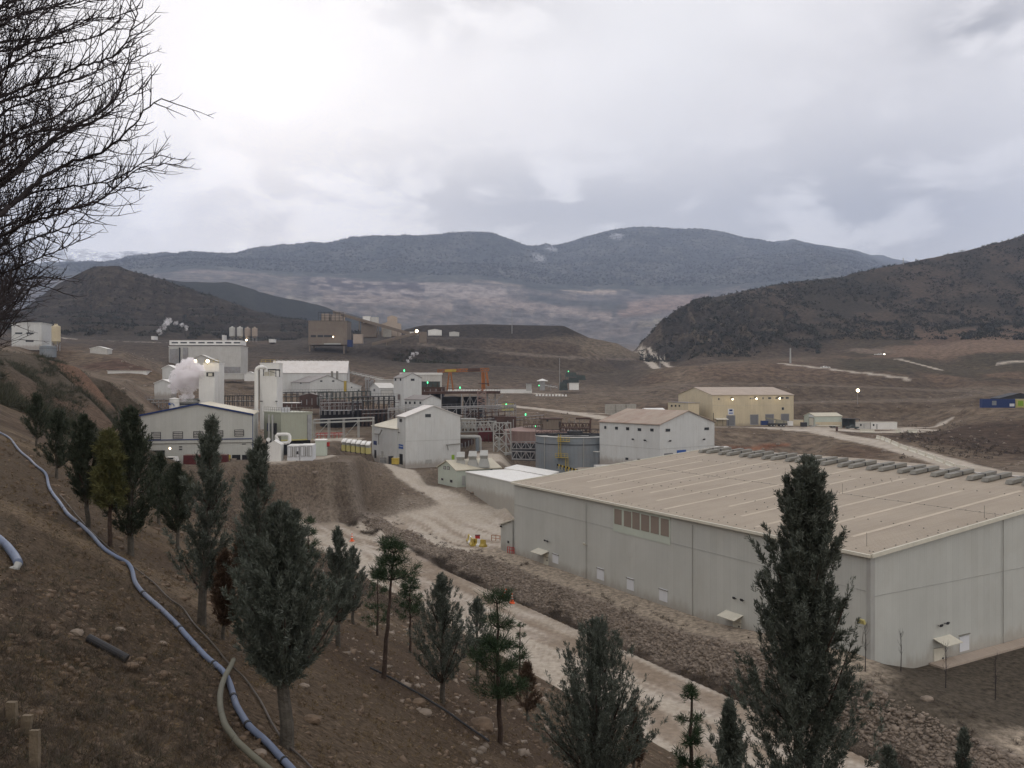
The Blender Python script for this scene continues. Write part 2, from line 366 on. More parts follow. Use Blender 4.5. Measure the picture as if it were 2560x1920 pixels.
def stairs(px, lv):          # (row, near Y, far Y) of each bench lip, back to the foot of the next bank
    for py, Y0, Y1 in lv:
        z = zc(py, Y0); extra.append((px, math.log(Y0), z)); extra.append((px, math.log(Y1), z + .4))
for px, b1, b2, cr, Yc in ((1720, 1000, 962, 913, 680), (1790, 1004, 960, 908, 680), (1860, 1008, 960, 906, 680), (1960, 1010, 962, 909, 680), (2060, 1008, 965, 921, 668), (2160, 1006, 968, 933, 655), (2260, 1005, 972, 945, 640), (2360, 1003, 978, 953, 628), (2460, 990, 0, 960, 612), (2600, 988, 0, 967, 596)):
    extra.append((px, math.log(458), zc(1058 if px < 2100 else 1052 if px < 2300 else 1022, 458)))
    stairs(px, [(b1, 480, 536)] + ([(b2, 560, 618)] if b2 else [])); extra.append((px, math.log(Yc - 12), zc(cr, Yc) - 1.2))
for px, b0, b1, b2, tp, Yt in ((1010, 892, 862, 838, 822, 940), (1060, 893, 864, 840, 810, 950), (1120, 895, 868, 842, 809, 955), (1200, 898, 872, 843, 809, 960), (1280, 903, 878, 845, 810, 960), (1350, 910, 884, 847, 811, 960), (1410, 915, 890, 850, 813, 958), (1470, 920, 898, 868, 842, 945)):
    stairs(px, [(b0 + 14, 690, 728), (b1, 748, 800), (b2, 828, 905), (tp, Yt, 1080)])
pts = [(px, math.log(Y), CZ + (960 - py) / F * Y) for px, py, Y in ctrl] + extra
def add_world(X, Y, z): pts.append((1280 + F * X / Y, math.log(Y), z))
def uv2xy(u, v): return (-.5 * u + .866 * v, .866 * u + .5 * v)
# warehouse pad, road continuation, right foreground
for u in (52, 75, 100, 128, 134):
    for v in (78, 100, 125, 150, 180):
        X, Y = uv2xy(u, v)
        if Y < 330: add_world(X, Y, 0.0)
for X, Y in ((60, 200), (100, 200), (100, 250), (110, 300), (70, 240), (150, 200), (90, 150), (140, 130), (200, 180)): add_world(X, Y, -.2)
for u in (160, 175, 190, 205):
    for v, z in ((30, 8 + (u - 160) * .06), (44, .8), (47, -1.4), (54, -1.4), (61, -1.4), (64, -2), (68, .2), (71.5, -.2)):
        if u > 190 and v < 46: z += 3
        X, Y = uv2xy(u, v); add_world(X, Y, z)
for px in range(-700, 3300, 200):
    for Y in (2.2, 4, 8, 16, 30, 50, 70): add_world((px - 1280) / F * Y, Y, float(near_z((px - 1280) / F * Y, Y)))
for px, py, Y in ((0, 890, 150), (-200, 840, 160), (-700, 700, 150), (100, 893, 170), (200, 921, 190), (300, 962, 205), (350, 1010, 215), (350, 1110, 165), (400, 1155, 190), (470, 1165, 175),
                  (50, 960, 110), (100, 1005, 110), (200, 1052, 110), (300, 1085, 130), (400, 1170, 140), (450, 1185, 140), (500, 1200, 130),
                  (0, 900, 230), (100, 915, 240), (200, 935, 260), (300, 960, 280), (380, 1060, 270), (440, 1150, 240), (-300, 900, 260), (-700, 850, 260)):
    pts.append((px, math.log(Y), CZ + (960 - py) / F * Y))
for px in range(-700, 3300, 300): pts.append((px, math.log(14000), 300.0))
for Y in (300, 700, 1500, 3000, 6000): 
    pts.append((3300, math.log(Y), 30 + .08 * Y)); pts.append((-700, math.log(Y), 30 + .03 * Y))
seen = {}; 
for p in pts: seen.setdefault((round(p[0] / 6), round(p[1] / .006)), p)
pts = list(seen.values())
SX = 1000.0
vo, ed, fa, ov, oe, of = delaunay_2d_cdt([Vector((p[0] / SX, p[1])) for p in pts], [], [], 0, 1e-7)
zs = [sum(pts[i][2] for i in o) / max(len(o), 1) if o else 0 for o in ov]
PX = np.arange(-620, 3181, 4.0); NR = 860
LY = np.linspace(math.log(2.3), math.log(13500), NR); YY = np.exp(LY)
Zg = np.full((NR, len(PX)), np.nan)
for tri in fa:
    (x0, y0), (x1, y1), (x2, y2) = [(vo[i].x * SX, vo[i].y) for i in tri]; z0, z1, z2 = [zs[i] for i in tri]
    i0, i1 = np.searchsorted(PX, [min(x0, x1, x2) - 1e-6, max(x0, x1, x2) + 1e-6]); j0, j1 = np.searchsorted(LY, [min(y0, y1, y2) - 1e-9, max(y0, y1, y2) + 1e-9])
    if i0 >= i1 or j0 >= j1: continue
    gx, gy = np.meshgrid(PX[i0:i1], LY[j0:j1]); dt = (y1 - y2) * (x0 - x2) + (x2 - x1) * (y0 - y2)
    if abs(dt) < 1e-12: continue
    a = ((y1 - y2) * (gx - x2) + (x2 - x1) * (gy - y2)) / dt; b = ((y2 - y0) * (gx - x2) + (x0 - x2) * (gy - y2)) / dt; c = 1 - a - b
    ins = (a > -1e-6) & (b > -1e-6) & (c > -1e-6); sub = Zg[j0:j1, i0:i1]; sub[ins] = (a * z0 + b * z1 + c * z2)[ins]
Zg = np.where(np.isnan(Zg), 20, Zg)
GPX, GY = np.meshgrid(PX, YY); GX = (GPX - 1280) / F * GY; U, Vv = uvc(GX, GY)
def sstep(x, a, b): t = np.clip((x - a) / (b - a), 0, 1); return t * t * (3 - 2 * t)
wn = sstep(U, 150, 128) * np.where(Vv > 76, sstep(Vv, 100, 90) , 1.0)
# behind the far end of the warehouse the pad gives way to the junction
wn = np.where((Vv > 74) & (U > 128), 0, wn)
Zg = near_z(GX, GY) * wn + Zg * (1 - wn)
# box blur in mid and far field for softer breaks
def blur(a, k):
    for ax in (0, 1):
        b = a.copy()
        for s_ in range(1, k + 1): b += np.roll(a, s_, ax) + np.roll(a, -s_, ax)
        a = b / (2 * k + 1)
    return a
zb = blur(Zg, 1); far = sstep(GY, 120, 200); Zg = Zg * (1 - far) + zb * far
# value noise
_perm = rng.random((256, 256))
def vnoise(x, y):
    xi = np.floor(x).astype(int); yi = np.floor(y).astype(int); fx = x - xi; fy = y - yi; fx = fx * fx * (3 - 2 * fx); fy = fy * fy * (3 - 2 * fy)
    g = lambda i, j: _perm[(i) & 255, (j) & 255]
    return (g(xi, yi) * (1 - fx) + g(xi + 1, yi) * fx) * (1 - fy) + (g(xi, yi + 1) * (1 - fx) + g(xi + 1, yi + 1) * fx) * fy
def fbm(x, y, o=4, gain=.5):
    s_ = 0; a = 1; t_ = 0
    for i in range(o): s_ = s_ + a * vnoise(x * 2 ** i + 17.3 * i, y * 2 ** i + 9.1 * i); t_ += a; a *= gain
    return s_ / t_ - .5
def seg_dist(X, Y, poly):
    d_ = np.full(X.shape, 1e9)
    for (ax, ay), (bx, by) in zip(poly[:-1], poly[1:]):
        dx, dy = bx - ax, by - ay; t_ = np.clip(((X - ax) * dx + (Y - ay) * dy) / (dx * dx + dy * dy + 1e-9), 0, 1)
        d_ = np.minimum(d_, np.hypot(X - ax - t_ * dx, Y - ay - t_ * dy))
    return d_
def wpoly(lst): return [(P(px, py, Y).x, Y) for px, py, Y in lst]
road = np.zeros_like(GX)
def paint_road(poly, width, soft=.35, jit=.25):
    global road
    xs = [p[0] for p in poly]; ys = [p[1] for p in poly]; m = (GX > min(xs) - 40) & (GX < max(xs) + 40) & (GY > min(ys) - 40) & (GY < max(ys) + 40)
    if not m.any(): return
    X, Y = GX[m], GY[m]; d_ = seg_dist(X, Y, poly) + fbm(X / (width * .5), Y / (width * .5), 3) * width * jit
    r = sstep(d_, width / 2 * (1 + soft / 2), width / 2 * (1 - soft / 2)); road[m] = np.maximum(road[m], r)
# main haul road along the foot of the hillside
edge = fbm(U / 6, Vv / 6, 4) * 3.2
rm = sstep(Vv + edge, 45.8, 47.6) * sstep(Vv + edge, 62.4, 61.2) * sstep(U, 192, 180)
road = np.maximum(road, rm)
J = wpoly([(950, 1322, 180), (1100, 1330, 172), (1190, 1345, 166)]); paint_road(J, 17)
paint_road(wpoly([(1060, 1318, 180), (1150, 1305, 184), (1280, 1315, 179)]), 24)
paint_road([uv2xy(140, 74), uv2xy(156, 75), uv2xy(170, 80)], 12)
paint_road([uv2xy(133, 66.5), uv2xy(150, 70)], 4)
paint_road(wpoly([(1230, 1290, 190), (1150, 1268, 197), (1080, 1232, 207), (1020, 1195, 218), (985, 1168, 232), (960, 1150, 242)]), 8)
paint_road(wpoly([(1210, 1140, 240), (1290, 1153, 234), (1370, 1175, 227), (1450, 1192, 221), (1560, 1215, 214)]), 9.5)
paint_road(wpoly([(1260, 1018, 440), (1300, 1024, 432), (1380, 1036, 415), (1480, 1054, 390), (1560, 1066, 360)]), 11, jit=.12)
paint_road(wpoly([(1440, 1040, 405), (1560, 1050, 405), (1650, 1055, 405)]), 5)
paint_road(wpoly([(1640, 1062, 405), (1800, 1066, 402), (1950, 1070, 398), (2040, 1078, 385), (2150, 1100, 352), (2250, 1120, 325), (2350, 1148, 295), (2450, 1176, 267), (2560, 1205, 240), (2860, 1280, 190)]), 13, jit=.08)
paint_road(wpoly([(1640, 1062, 412), (1850, 1068, 414), (2000, 1070, 416), (2150, 1072, 418), (2300, 1076, 410)]), 16, jit=.1)
paint_road(wpoly([(2040, 1076, 395), (2180, 1083, 392), (2280, 1083, 398)]), 12, jit=.1)
paint_road(wpoly([(1578, 889, 1040), (1620, 904, 900), (1645, 917, 790)]), 9, jit=.03)
paint_road(wpoly([(1600, 890, 1040), (1650, 903, 900), (1690, 917, 790)]), 6, jit=.03)
paint_road(wpoly([(1958, 910, 677), (2100, 925, 660), (2262, 945, 636)]), 9, jit=.03)
paint_road(wpoly([(2248, 892, 750), (2345, 906, 700)]), 9, jit=.03); paint_road(wpoly([(2505, 916, 720), (2640, 920, 720)]), 9, jit=.03)
paint_road(wpoly([(2245, 1072, 424), (2300, 1058, 425), (2375, 1035, 430)]), 5, jit=.03)
paint_road(wpoly([(1130, 978, 540), (1300, 984, 540), (1400, 988, 530)]), 7)
paint_road(wpoly([(150, 853, 800), (230, 862, 770), (420, 862, 770)]), 7)
paint_road(wpoly([(840, 1135, 225), (760, 1145, 205), (700, 1150, 200)]), 9); paint_road(wpoly([(730, 1100, 262), (800, 1098, 264), (880, 1096, 270)]), 7)
# relief: gullies and bumps, quieter on roads
amp = np.interp(GY, [2, 10, 40, 120, 300, 800, 2000, 6000], [.10, .16, .45, .8, 2.0, 8, 40, 120]); lam = np.interp(GY, [2, 10, 40, 120, 300, 800, 2000, 6000], [.7, 1.2, 4, 9, 22, 70, 350, 1100])
lev = np.floor(np.log2(lam)); nz = 0
for s_ in (0, 1):
    sc_ = 2.0 ** (lev + s_); wgt = 1 - np.abs(np.log2(lam) - (lev + s_)); nz = nz + wgt * fbm(GX / sc_ + 50, GY / sc_ + 50, 6, .55)
flatz = np.clip((road * .92) + sstep(Vv, 72, 74.5) * sstep(Vv, 190, 160) * sstep(U, 150, 120) * .9, 0, 1)
rip = sstep(Vv, 64.0, 65) * sstep(Vv, 69.5, 68.3) * sstep(U, 185, 165) * sstep(U, 10, 25)
plat = sstep(GY, 180, 215) * sstep(GY, 480, 430) * .75
calm = 1 - .72 * sstep(GY, 230, 300) * sstep(GY, 1100, 900) * sstep(GPX, 800, 950)
Zg = Zg + amp * nz * (1 - flatz) * (1 - plat) * calm
# mining terraces on the distant pit face, and gullies on the forested mountain
ter = sstep(GY, 3000, 3300) * sstep(GY, 4700, 4500) * sstep(GPX, 500, 800) * sstep(GPX, 2000, 1800)
st = 34.0; q = Zg / st + fbm(GX / 900, GY / 900, 2) * .8; fr = q - np.floor(q); pfr = fr; Zt = (np.floor(q) + sstep(fr, .55, .95)) * st - (q * st - Zg)
Zg = Zg * (1 - ter * .85) + Zt * ter * .85
ter2 = sstep(GY, 640, 680) * sstep(GY, 930, 900) * sstep(GPX, 820, 900) * sstep(GPX, 1620, 1560)
f2r = np.ones_like(Zg)
ter4 = sstep(GY, 440, 470) * sstep(GY, 650, 620) * sstep(GPX, 1700, 1900); st = 6.5; q = Zg / st + .3 + fbm(GX / 60, GY / 60, 3) * .5; fr = q - np.floor(q); f4r = fr; Zt = 0
ter3 = sstep(GY, 820, 900) * sstep(GY, 1310, 1290) * sstep(GPX, 900, 800)
st = 13.0; q = Zg / st + .3 + fbm(GX / 200, GY / 200, 2) * .8; fr = q - np.floor(q); f3r = fr; Zt = (np.floor(q) + sstep(fr, .35, .85)) * st - (q * st - Zg); Zg = Zg * (1 - ter3 * .7) + Zt * ter3 * .7
for_ = sstep(GY, 4700, 5300); rid = 1 - np.abs(fbm(GX / 520, GY / 900, 4)) * 4; Zg = Zg + for_ * (rid - .6) * 30 + for_ * sstep(GY, 9500, 9000) * (rng.random(GX.shape) - .3) * 6
cl = sstep(GPX, 1600, 1680) * sstep(GPX, 2150, 1850) * sstep(GY, 840, 900) * sstep(GY, 1180, 1080); cl = cl * (1 - road); Zg = Zg + cl * (np.abs(fbm(GX / 26, GY / 45, 5, .65)) * 55 - 6)
nearb = sstep(GY, 60, 40); Zg = Zg + nearb * fbm(GX / .35, GY / .35, 3) * .055 * (1 - flatz)

# levelled pads under the buildings
for px, py, Y, rx, ry in ((1840, 1066, 432, 36, 22), (2060, 1068, 420, 24, 12), (2200, 1072, 418, 16, 10), (1000, 1163, 245, 16, 13), (1440, 1178, 234, 16, 15), (1640, 1168, 222, 20, 14), (1170, 1214, 216, 10, 7), (500, 1156, 205, 24, 12), (740, 1146, 206, 14, 10),
                          (2500, 1019, 430, 14, 6), (780, 984, 470, 26, 16), (1625, 1045, 425, 10, 8)):
    d_ = np.maximum(np.abs(GX - (px - 1280) / F * Y) / rx, np.abs(GY - Y) / ry); k_ = sstep(d_, 1.35, 1.0); Zg = Zg * (1 - k_) + (CZ + (960 - py) / F * Y) * k_
lz = LY[0]; dlz = LY[1] - LY[0]
def gz(X, Y):
    j = (math.log(max(Y, 2.31)) - lz) / dlz; i = ((1280 + F * X / Y) + 620) / 4.0
    j = min(max(j, 0), NR - 2); i = min(max(i, 0), len(PX) - 2); jj, ii = int(j), int(i); a, b = j - jj, i - ii
    return float((Zg[jj, ii] * (1 - b) + Zg[jj, ii + 1] * b) * (1 - a) + (Zg[jj + 1, ii] * (1 - b) + Zg[jj + 1, ii + 1] * b) * a)
GPYs = 960 - F * (Zg - CZ) / GY
def hit(px, py, ymin=2.3):
    i = int(round((px + 620) / 4.0)); col = GPYs[:, i]; j0 = np.searchsorted(YY, ymin)
    k = np.nonzero(col[j0:] <= py)[0]
    j = j0 + (int(k[0]) if len(k) else NR - j0 - 1); j = max(j, 1)
    a, b = col[j - 1], col[j]; t_ = 0 if a == b else min(max((a - py) / (a - b), 0), 1); Y = YY[j - 1] + (YY[j] - YY[j - 1]) * t_
    X = (px - 1280) / F * Y; return Vector((X, Y, gz(X, Y)))
def on(px, Y, dz=0.0): X = (px - 1280) / F * Y; return Vector((X, Y, gz(X, Y) + dz))
# albedo
def cm(a, b, t_): return a * (1 - t_[..., None]) + np.array(b) * t_[..., None]
C = np.tile(np.array([.150, .118, .090]), GX.shape + (1,))
lo = fbm(GX / 14, GY / 14, 5) + .5; lo2 = fbm(GX / 60 + 9, GY / 60, 4) + .5; lo3 = fbm(GX / 3 + 3, GY / 3, 5) + .5
C = cm(C, (.205, .170, .135), sstep(lo, .45, .75)); C = cm(C, (.115, .080, .060), sstep(lo2, .5, .75) * .7)
hs = sstep(Vv, 47, 44) * sstep(GY, 200, 150)                # planted hillside soil
C = cm(C, (.086, .063, .043), hs); C = cm(C, (.155, .115, .078), hs * sstep(lo3, .5, .72) * .8); C = cm(C, (.062, .042, .030), hs * sstep(lo, .52, .7) * .6)
C = cm(C, (.20, .165, .13), sstep(Vv, 40, 46) * hs * .5)
C = cm(C, (.072, .058, .042), sstep(GY, 62, 95) * sstep(GY, 260, 235) * sstep(GPX, 470, 400) * .85)
C = cm(C, (.11, .07, .05), sstep(GY, 62, 95) * sstep(GY, 260, 235) * sstep(GPX, 470, 400) * sstep(lo, .5, .66) * .7)
def patch(px, Y, rx, ry, col, amt=1.0, soft=.6, nsc=None):
    global C
    cx = (px - 1280) / F * Y; d_ = np.hypot((GX - cx) / rx, (GY - Y) / ry); ns = nsc or max(rx, ry) * .35
    m = d_ < 1.8
    if not m.any(): return
    dd = d_[m] + fbm(GX[m] / ns, GY[m] / ns, 4) * .9; C[m] = cm(C[m], col, sstep(dd, 1.15, 1.15 - soft) * amt)
rp = sstep(Vv, 63.6, 64.6) * sstep(Vv, 70.2, 68.5) * sstep(U, 200, 180); C = cm(C, (.20, .165, .135), rp)
C = cm(C, (.33, .275, .215), sstep(Vv + edge * .3, 68.2, 69.4) * sstep(Vv, 76, 74) * sstep(U, 160, 150) * sstep(U, 5, 20))
dt_ = sstep(Vv + edge * .4, 60.6, 62.4) * sstep(Vv + edge * .4, 65.2, 64); C = cm(C, (.085, .066, .052), dt_ * .85 * sstep(U, 200, 180))
patch(2440, 78, 14, 8, (.082, .068, .052)); patch(2560, 90, 20, 13, (.082, .068, .052))
C = cm(C, (.17, .145, .125), sstep(GY, 440, 520) * sstep(GY, 640, 560) * .5)
midd = sstep(GY, 560, 700) * sstep(GY, 1500, 1350) * sstep(GPX, 1640, 1560); C = cm(C, (.075, .064, .056), midd); C = cm(C, (.11, .088, .072), midd * sstep(lo2, .45, .7))
lefth = sstep(GY, 780, 900) * sstep(GY, 2600, 2400) * sstep(GPX, 1050, 900); C = cm(C, (.050, .042, .034), lefth)
zb_ = fbm(GX / 150, Zg / 7, 4) + .5; C = cm(C, (.075, .063, .050), lefth * sstep(zb_, .5, .7) * .6)
rh = sstep(GY, 740, 860) * sstep(GPX, 1590, 1640) * sstep(GY, 2500, 2000); C = cm(C, (.098, .078, .062), rh)
C = cm(C, (.050, .045, .036), rh * sstep(fbm(GX / 40, GY / 70, 5) + .5, .42, .62) * .9); C = cm(C, (.05, .047, .043), cl * .8); C = cm(C, (.15, .125, .10), cl * sstep(fbm(GX / 12, GY / 30, 4) + .5, .58, .7) * .8)
rt = sstep(GY, 560, 620) * sstep(GY, 1080, 960) * sstep(GPX, 2050, 2150) * sstep(GPYs, 800, 830); C = cm(C, (.17, .12, .09), rt * .8)
C = cm(C, (.085, .07, .052), rt * sstep(fbm(GX / 30, GY / 50, 4) + .5, .5, .62)); patch(2480, 820, 70, 70, (.21, .15, .115), .8)
patch(2180, 860, 26, 30, (.22, .18, .15), .9); patch(1960, 640, 120, 40, (.165, .125, .098), .7)
patch(1900, 352, 40, 18, (.17, .14, .115), .7)
C = cm(C, (.20, .095, .06), sstep(seg_dist(GX, GY, wpoly([(1815, 1120, 349), (1960, 1098, 356)])), 3.5, 1.2) * .9)
patch(2440, 360, 40, 40, (.075, .055, .043), .9); patch(2600, 320, 40, 40, (.085, .062, .048), .9)
patch(250, 600, 120, 190, (.085, .068, .056), .8); patch(320, 410, 26, 22, (.10, .062, .048), .9); patch(150, 900, 40, 30, (.1, .08, .06), .5); patch(300, 195, 16, 26, (.15, .085, .055), .8); patch(230, 130, 10, 20, (.13, .08, .055), .5)
patch(1440, 900, 50, 50, (.15, .125, .10), .9); patch(1560, 905, 16, 30, (.17, .14, .115), .9); patch(1200, 935, 120, 26, (.05, .044, .04), .8)
patch(1120, 760, 24, 40, (.052, .046, .040), .9); patch(1500, 720, 60, 70, (.10, .085, .07), .8)
pit = sstep(GY, 2700, 3000) * sstep(GY, 4800, 4600)
GPY0 = 960 - F * (Zg - CZ) / GY; mot = fbm(GPX / 26, GPY0 / 12, 5) + .5; mo2 = fbm(GPX / 70 + 5, GPY0 / 28, 4) + .5
C = cm(C, (.125, .115, .108), pit); C = cm(C, (.20, .17, .15), pit * sstep(mot, .48, .66) * .8); C = cm(C, (.075, .075, .07), pit * sstep(mo2, .52, .68) * .7)
def far_line(poly, wpx, col, amt, m=1.0):
    global C
    mm = (pit * m > 0) & (GPX > min(p[0] for p in poly) - 30) & (GPX < max(p[0] for p in poly) + 30)
    d_ = seg_dist(GPX[mm], GPY0[mm] + (mot[mm] - .5) * 3, poly); C[mm] = cm(C[mm], col, sstep(d_, wpx, wpx * .5) * amt)
far_line([(790, 708), (900, 712), (1100, 722), (1250, 738)], 24, (.31, .265, .24), .85); far_line([(820, 742), (1000, 752), (1120, 764)], 16, (.29, .24, .21), .7)
for dy in (-8, 2, 13, 27): far_line([(760, 704 + dy), (900, 708 + dy), (1060, 712 + dy)], 4.4, (.085, .075, .078), 1.0)
far_line([(1180, 748), (1300, 762), (1430, 778), (1520, 790)], 15, (.27, .22, .19), .8); far_line([(1560, 775), (1660, 760), (1760, 752)], 24, (.25, .18, .145), .8); far_line([(1600, 812), (1660, 805)], 10, (.30, .26, .2), .7)
far_line([(1330, 745), (1450, 762), (1560, 765)], 14, (.06, .065, .062), .8); far_line([(1180, 700), (1330, 717), (1470, 731), (1560, 724), (1700, 716), (1850, 716)], 3.6, (.46, .37, .30), 1.0)
far_line([(380, 676), (520, 680), (700, 690)], 5, (.2, .165, .15), .7); far_line([(720, 750), (800, 752)], 9, (.30, .27, .24), .8); far_line([(850, 790), (960, 800)], 10, (.08, .08, .08), .6)
C = cm(C, (.040, .045, .042), sstep(GY, 1900, 2000) * sstep(GY, 2650, 2500) * sstep(GPX, 1000, 950))
fo = sstep(GY + fbm(GX / 200, GY / 200, 4) * 300, 4500, 4620); C = cm(C, (.060, .066, .060), fo); C = cm(C, (.10, .10, .088), fo * sstep(fbm(GX / 160, GY / 260, 5) + .5, .5, .62) * .8)
for px, Y in ((1380, 6500), (1540, 6600), (1350, 6000)): patch(px, Y, 60, 160, (.6, .6, .62), .45, nsc=60)
sn = sstep(GY, 7400, 7550) * sstep(GPX, 700, 560) ; C = cm(C, (.9, .91, .93), sn); C = cm(C, (.14, .14, .16), sn * sstep(fbm(GX / 150, GY / 200 + Zg / 40, 5) + .5, .58, .66) * .6)
spm = sstep(GY, 690, 720) * sstep(GY, 1020, 1000) * sstep(GPX, 990, 1020) * sstep(GPX, 1620, 1600); C = cm(C, (.052, .046, .042), spm * sstep(GPY0 + (mot - .5) * 6, 840, 836) * sstep(GPX, 1470, 1440)); C = cm(C, (.19, .16, .125), spm * sstep(GPX, 1430, 1470) * sstep(GPY0, 840, 850) * sstep(GPY0, 900, 885) * .8)
d_l = seg_dist(GPX, GPY0, [(1040, 858), (1150, 876), (1240, 881), (1400, 892), (1590, 899)]); C = cm(C, (.22, .19, .165), spm * sstep(d_l, 3.0, 1.5) * .8)
benchl = 0 * sstep(seg_dist(GX, GY, wpoly([(900, 884, 700), (1100, 872, 745), (1300, 898, 770), (1500, 925, 780)])), 4, 2); C = cm(C, (.19, .165, .145), benchl * .6)
C = cm(C, (.165, .14, .12), ter2 * sstep(f2r, .30, .12) * .55); C = cm(C, (.125, .105, .085), ter3 * sstep(f3r, .35, .15) * .6)
slope_ = np.abs(np.gradient(Zg, axis=0) / np.gradient(GY, axis=0)); flt = sstep(slope_, .16, .06); C = cm(C, (.185, .155, .125), ter4 * flt * .6); C = cm(C, (.105, .083, .064), ter4 * (1 - flt) * .6); C = cm(C, (.15, .125, .105), sstep(GY, 680, 700) * sstep(GY, 960, 940) * sstep(GPX, 990, 1020) * sstep(GPX, 1500, 1480) * flt * .6)
slp = sstep(GPX, 2020, 2140) * sstep(GY, 655, 675) * sstep(GY, 790, 745); C = cm(C, (.085, .075, .055), slp * .85); cr = sstep(GPX, 2180, 2280) * sstep(GY, 770, 790) * sstep(GY, 900, 880); C = cm(C, (.235, .175, .135), cr * .7)
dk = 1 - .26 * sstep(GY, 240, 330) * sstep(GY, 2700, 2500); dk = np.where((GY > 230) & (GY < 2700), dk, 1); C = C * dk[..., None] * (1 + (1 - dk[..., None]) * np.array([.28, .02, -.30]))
rc = np.zeros_like(C) + np.array([.40, .35, .29]); tr = fbm(U / 14, Vv / 1.3, 4) + .5; rc = cm(rc, (.24, .19, .145), sstep(tr, .46, .62) * .9 * sstep(GY, 200, 170) ); rc = cm(rc, (.46, .41, .36), sstep(lo3, .5, .7) * .5)
rc = cm(rc, (.23, .18, .135), sstep(np.abs(Vv - 59), 3.2, .6) * .6 * sstep(tr, .35, .5) * sstep(U, 200, 170))
for v0 in (50.6, 52.5, 56.0, 57.9): rc = cm(rc, (.22, .175, .135), sstep(np.abs(Vv + fbm(U / 25, Vv * 0, 2) * 3 - v0), .55, .15) * .55 * sstep(tr, .38, .5) * sstep(U, 200, 170))
C = C * (1 - road[..., None]) + rc * road[..., None]

def ground_mat(name, fine=True):
    m = bpy.data.materials.new(name); m.use_nodes = True; t = NT(m.node_tree); t.n.clear(); out = t.add('ShaderNodeOutputMaterial')
    at = t.add('ShaderNodeAttribute', attribute_name='Col').outputs['Color']; ob = t.add('ShaderNodeTexCoord').outputs['Object']
    cd = t.add('ShaderNodeVectorMath', {0: ob, 1: (0, 0, CZ)}, operation='DISTANCE').outputs['Value']
    # detail whose size grows with the distance at which the ground lies
    n_a = t.noise(ob, 11.0, 5, .7); n_b = t.noise(ob, 1.6, 6, .7); n_c = t.noise(ob, .22, 6, .7); n_d = t.noise(ob, .018, 7, .7)
    f1 = t.mapr(cd, 15, 60); f2 = t.mapr(cd, 120, 400); f3 = t.mapr(cd, 1200, 3500)
    nn = t.add('ShaderNodeMix', {0: f1, 2: n_a, 3: n_b}).outputs[0]; nn = t.add('ShaderNodeMix', {0: f2, 2: nn, 3: n_c}).outputs[0]; nn = t.add('ShaderNodeMix', {0: f3, 2: nn, 3: n_d}).outputs[0]
    k = t.mapr(nn, .30, .72, .38, 1.68, False) if fine else t.mapr(nn, .3, .7, .76, 1.2, False)
    c = t.mix(1.0, at, t.add('ShaderNodeCombineColor', {0: k, 1: k, 2: k}).outputs[0], 'MULTIPLY')
    if fine:   # pale stones in near soil
        vo_ = t.add('ShaderNodeTexVoronoi', {'Vector': ob, 'Scale': 9.0, 'Randomness': 1.0}); s1 = t.math('MULTIPLY', t.mapr(vo_.outputs['Distance'], .22, .15), t.mapr(t.noise(ob, .9, 3), .5, .62))
        c = t.mix(t.math('MULTIPLY', s1, t.mapr(cd, 45, 20)), c, (.22, .165, .12, 1))
    bp = t.add('ShaderNodeBump', {'Height': nn, 'Strength': .7 if fine else .2, 'Distance': .25})
    t.put(bp.inputs['Distance'], t.mapr(cd, 5, 2500, .05, 12.0, False))
    b = t.add('ShaderNodeBsdfPrincipled', {'Roughness': .95, 'Specular IOR Level': .08, 'Base Color': c, 'Normal': bp.outputs[0]}); t.l.new(b.outputs[0], out.inputs[0]); return m
M['ground'] = ground_mat('soil and rock'); M['road'] = ground_mat('dusty road surface', False)
nc = len(PX); idx = np.arange(NR * nc).reshape(NR, nc)
quads = np.stack([idx[:-1, :-1], idx[:-1, 1:], idx[1:, 1:], idx[1:, :-1]], -1).reshape(-1, 4)
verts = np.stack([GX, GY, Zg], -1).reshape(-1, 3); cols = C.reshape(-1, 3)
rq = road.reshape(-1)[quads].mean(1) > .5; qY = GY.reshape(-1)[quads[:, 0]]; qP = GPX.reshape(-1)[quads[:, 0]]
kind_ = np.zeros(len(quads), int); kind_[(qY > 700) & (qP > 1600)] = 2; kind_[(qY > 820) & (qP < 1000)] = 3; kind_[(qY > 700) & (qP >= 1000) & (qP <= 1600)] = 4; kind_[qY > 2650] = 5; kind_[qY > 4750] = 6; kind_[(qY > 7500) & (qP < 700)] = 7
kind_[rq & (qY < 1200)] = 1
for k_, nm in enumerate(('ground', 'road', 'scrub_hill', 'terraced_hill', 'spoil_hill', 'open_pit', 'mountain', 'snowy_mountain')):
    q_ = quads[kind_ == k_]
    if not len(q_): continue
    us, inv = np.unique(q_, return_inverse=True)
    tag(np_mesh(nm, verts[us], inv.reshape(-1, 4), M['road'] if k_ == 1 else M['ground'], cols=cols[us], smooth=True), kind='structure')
# ground behind and beside the camera
bx, by = np.meshgrid(np.linspace(-260, 260, 66), np.linspace(-200, 2.2, 40)); bz = near_z(bx, by) - .03; wall_ = np.abs(bx) - 2.2 * np.maximum(by, .5)
ii = np.arange(bx.size).reshape(bx.shape); q_ = np.stack([ii[:-1, :-1], ii[:-1, 1:], ii[1:, 1:], ii[1:, :-1]], -1).reshape(-1, 4)
tag(np_mesh('hillside', np.stack([bx, by, np.clip(bz, -5, 90)], -1).reshape(-1, 3), q_, M['ground'], cols=np.tile([.11, .075, .05], (bx.size, 1)), smooth=True), kind='structure')
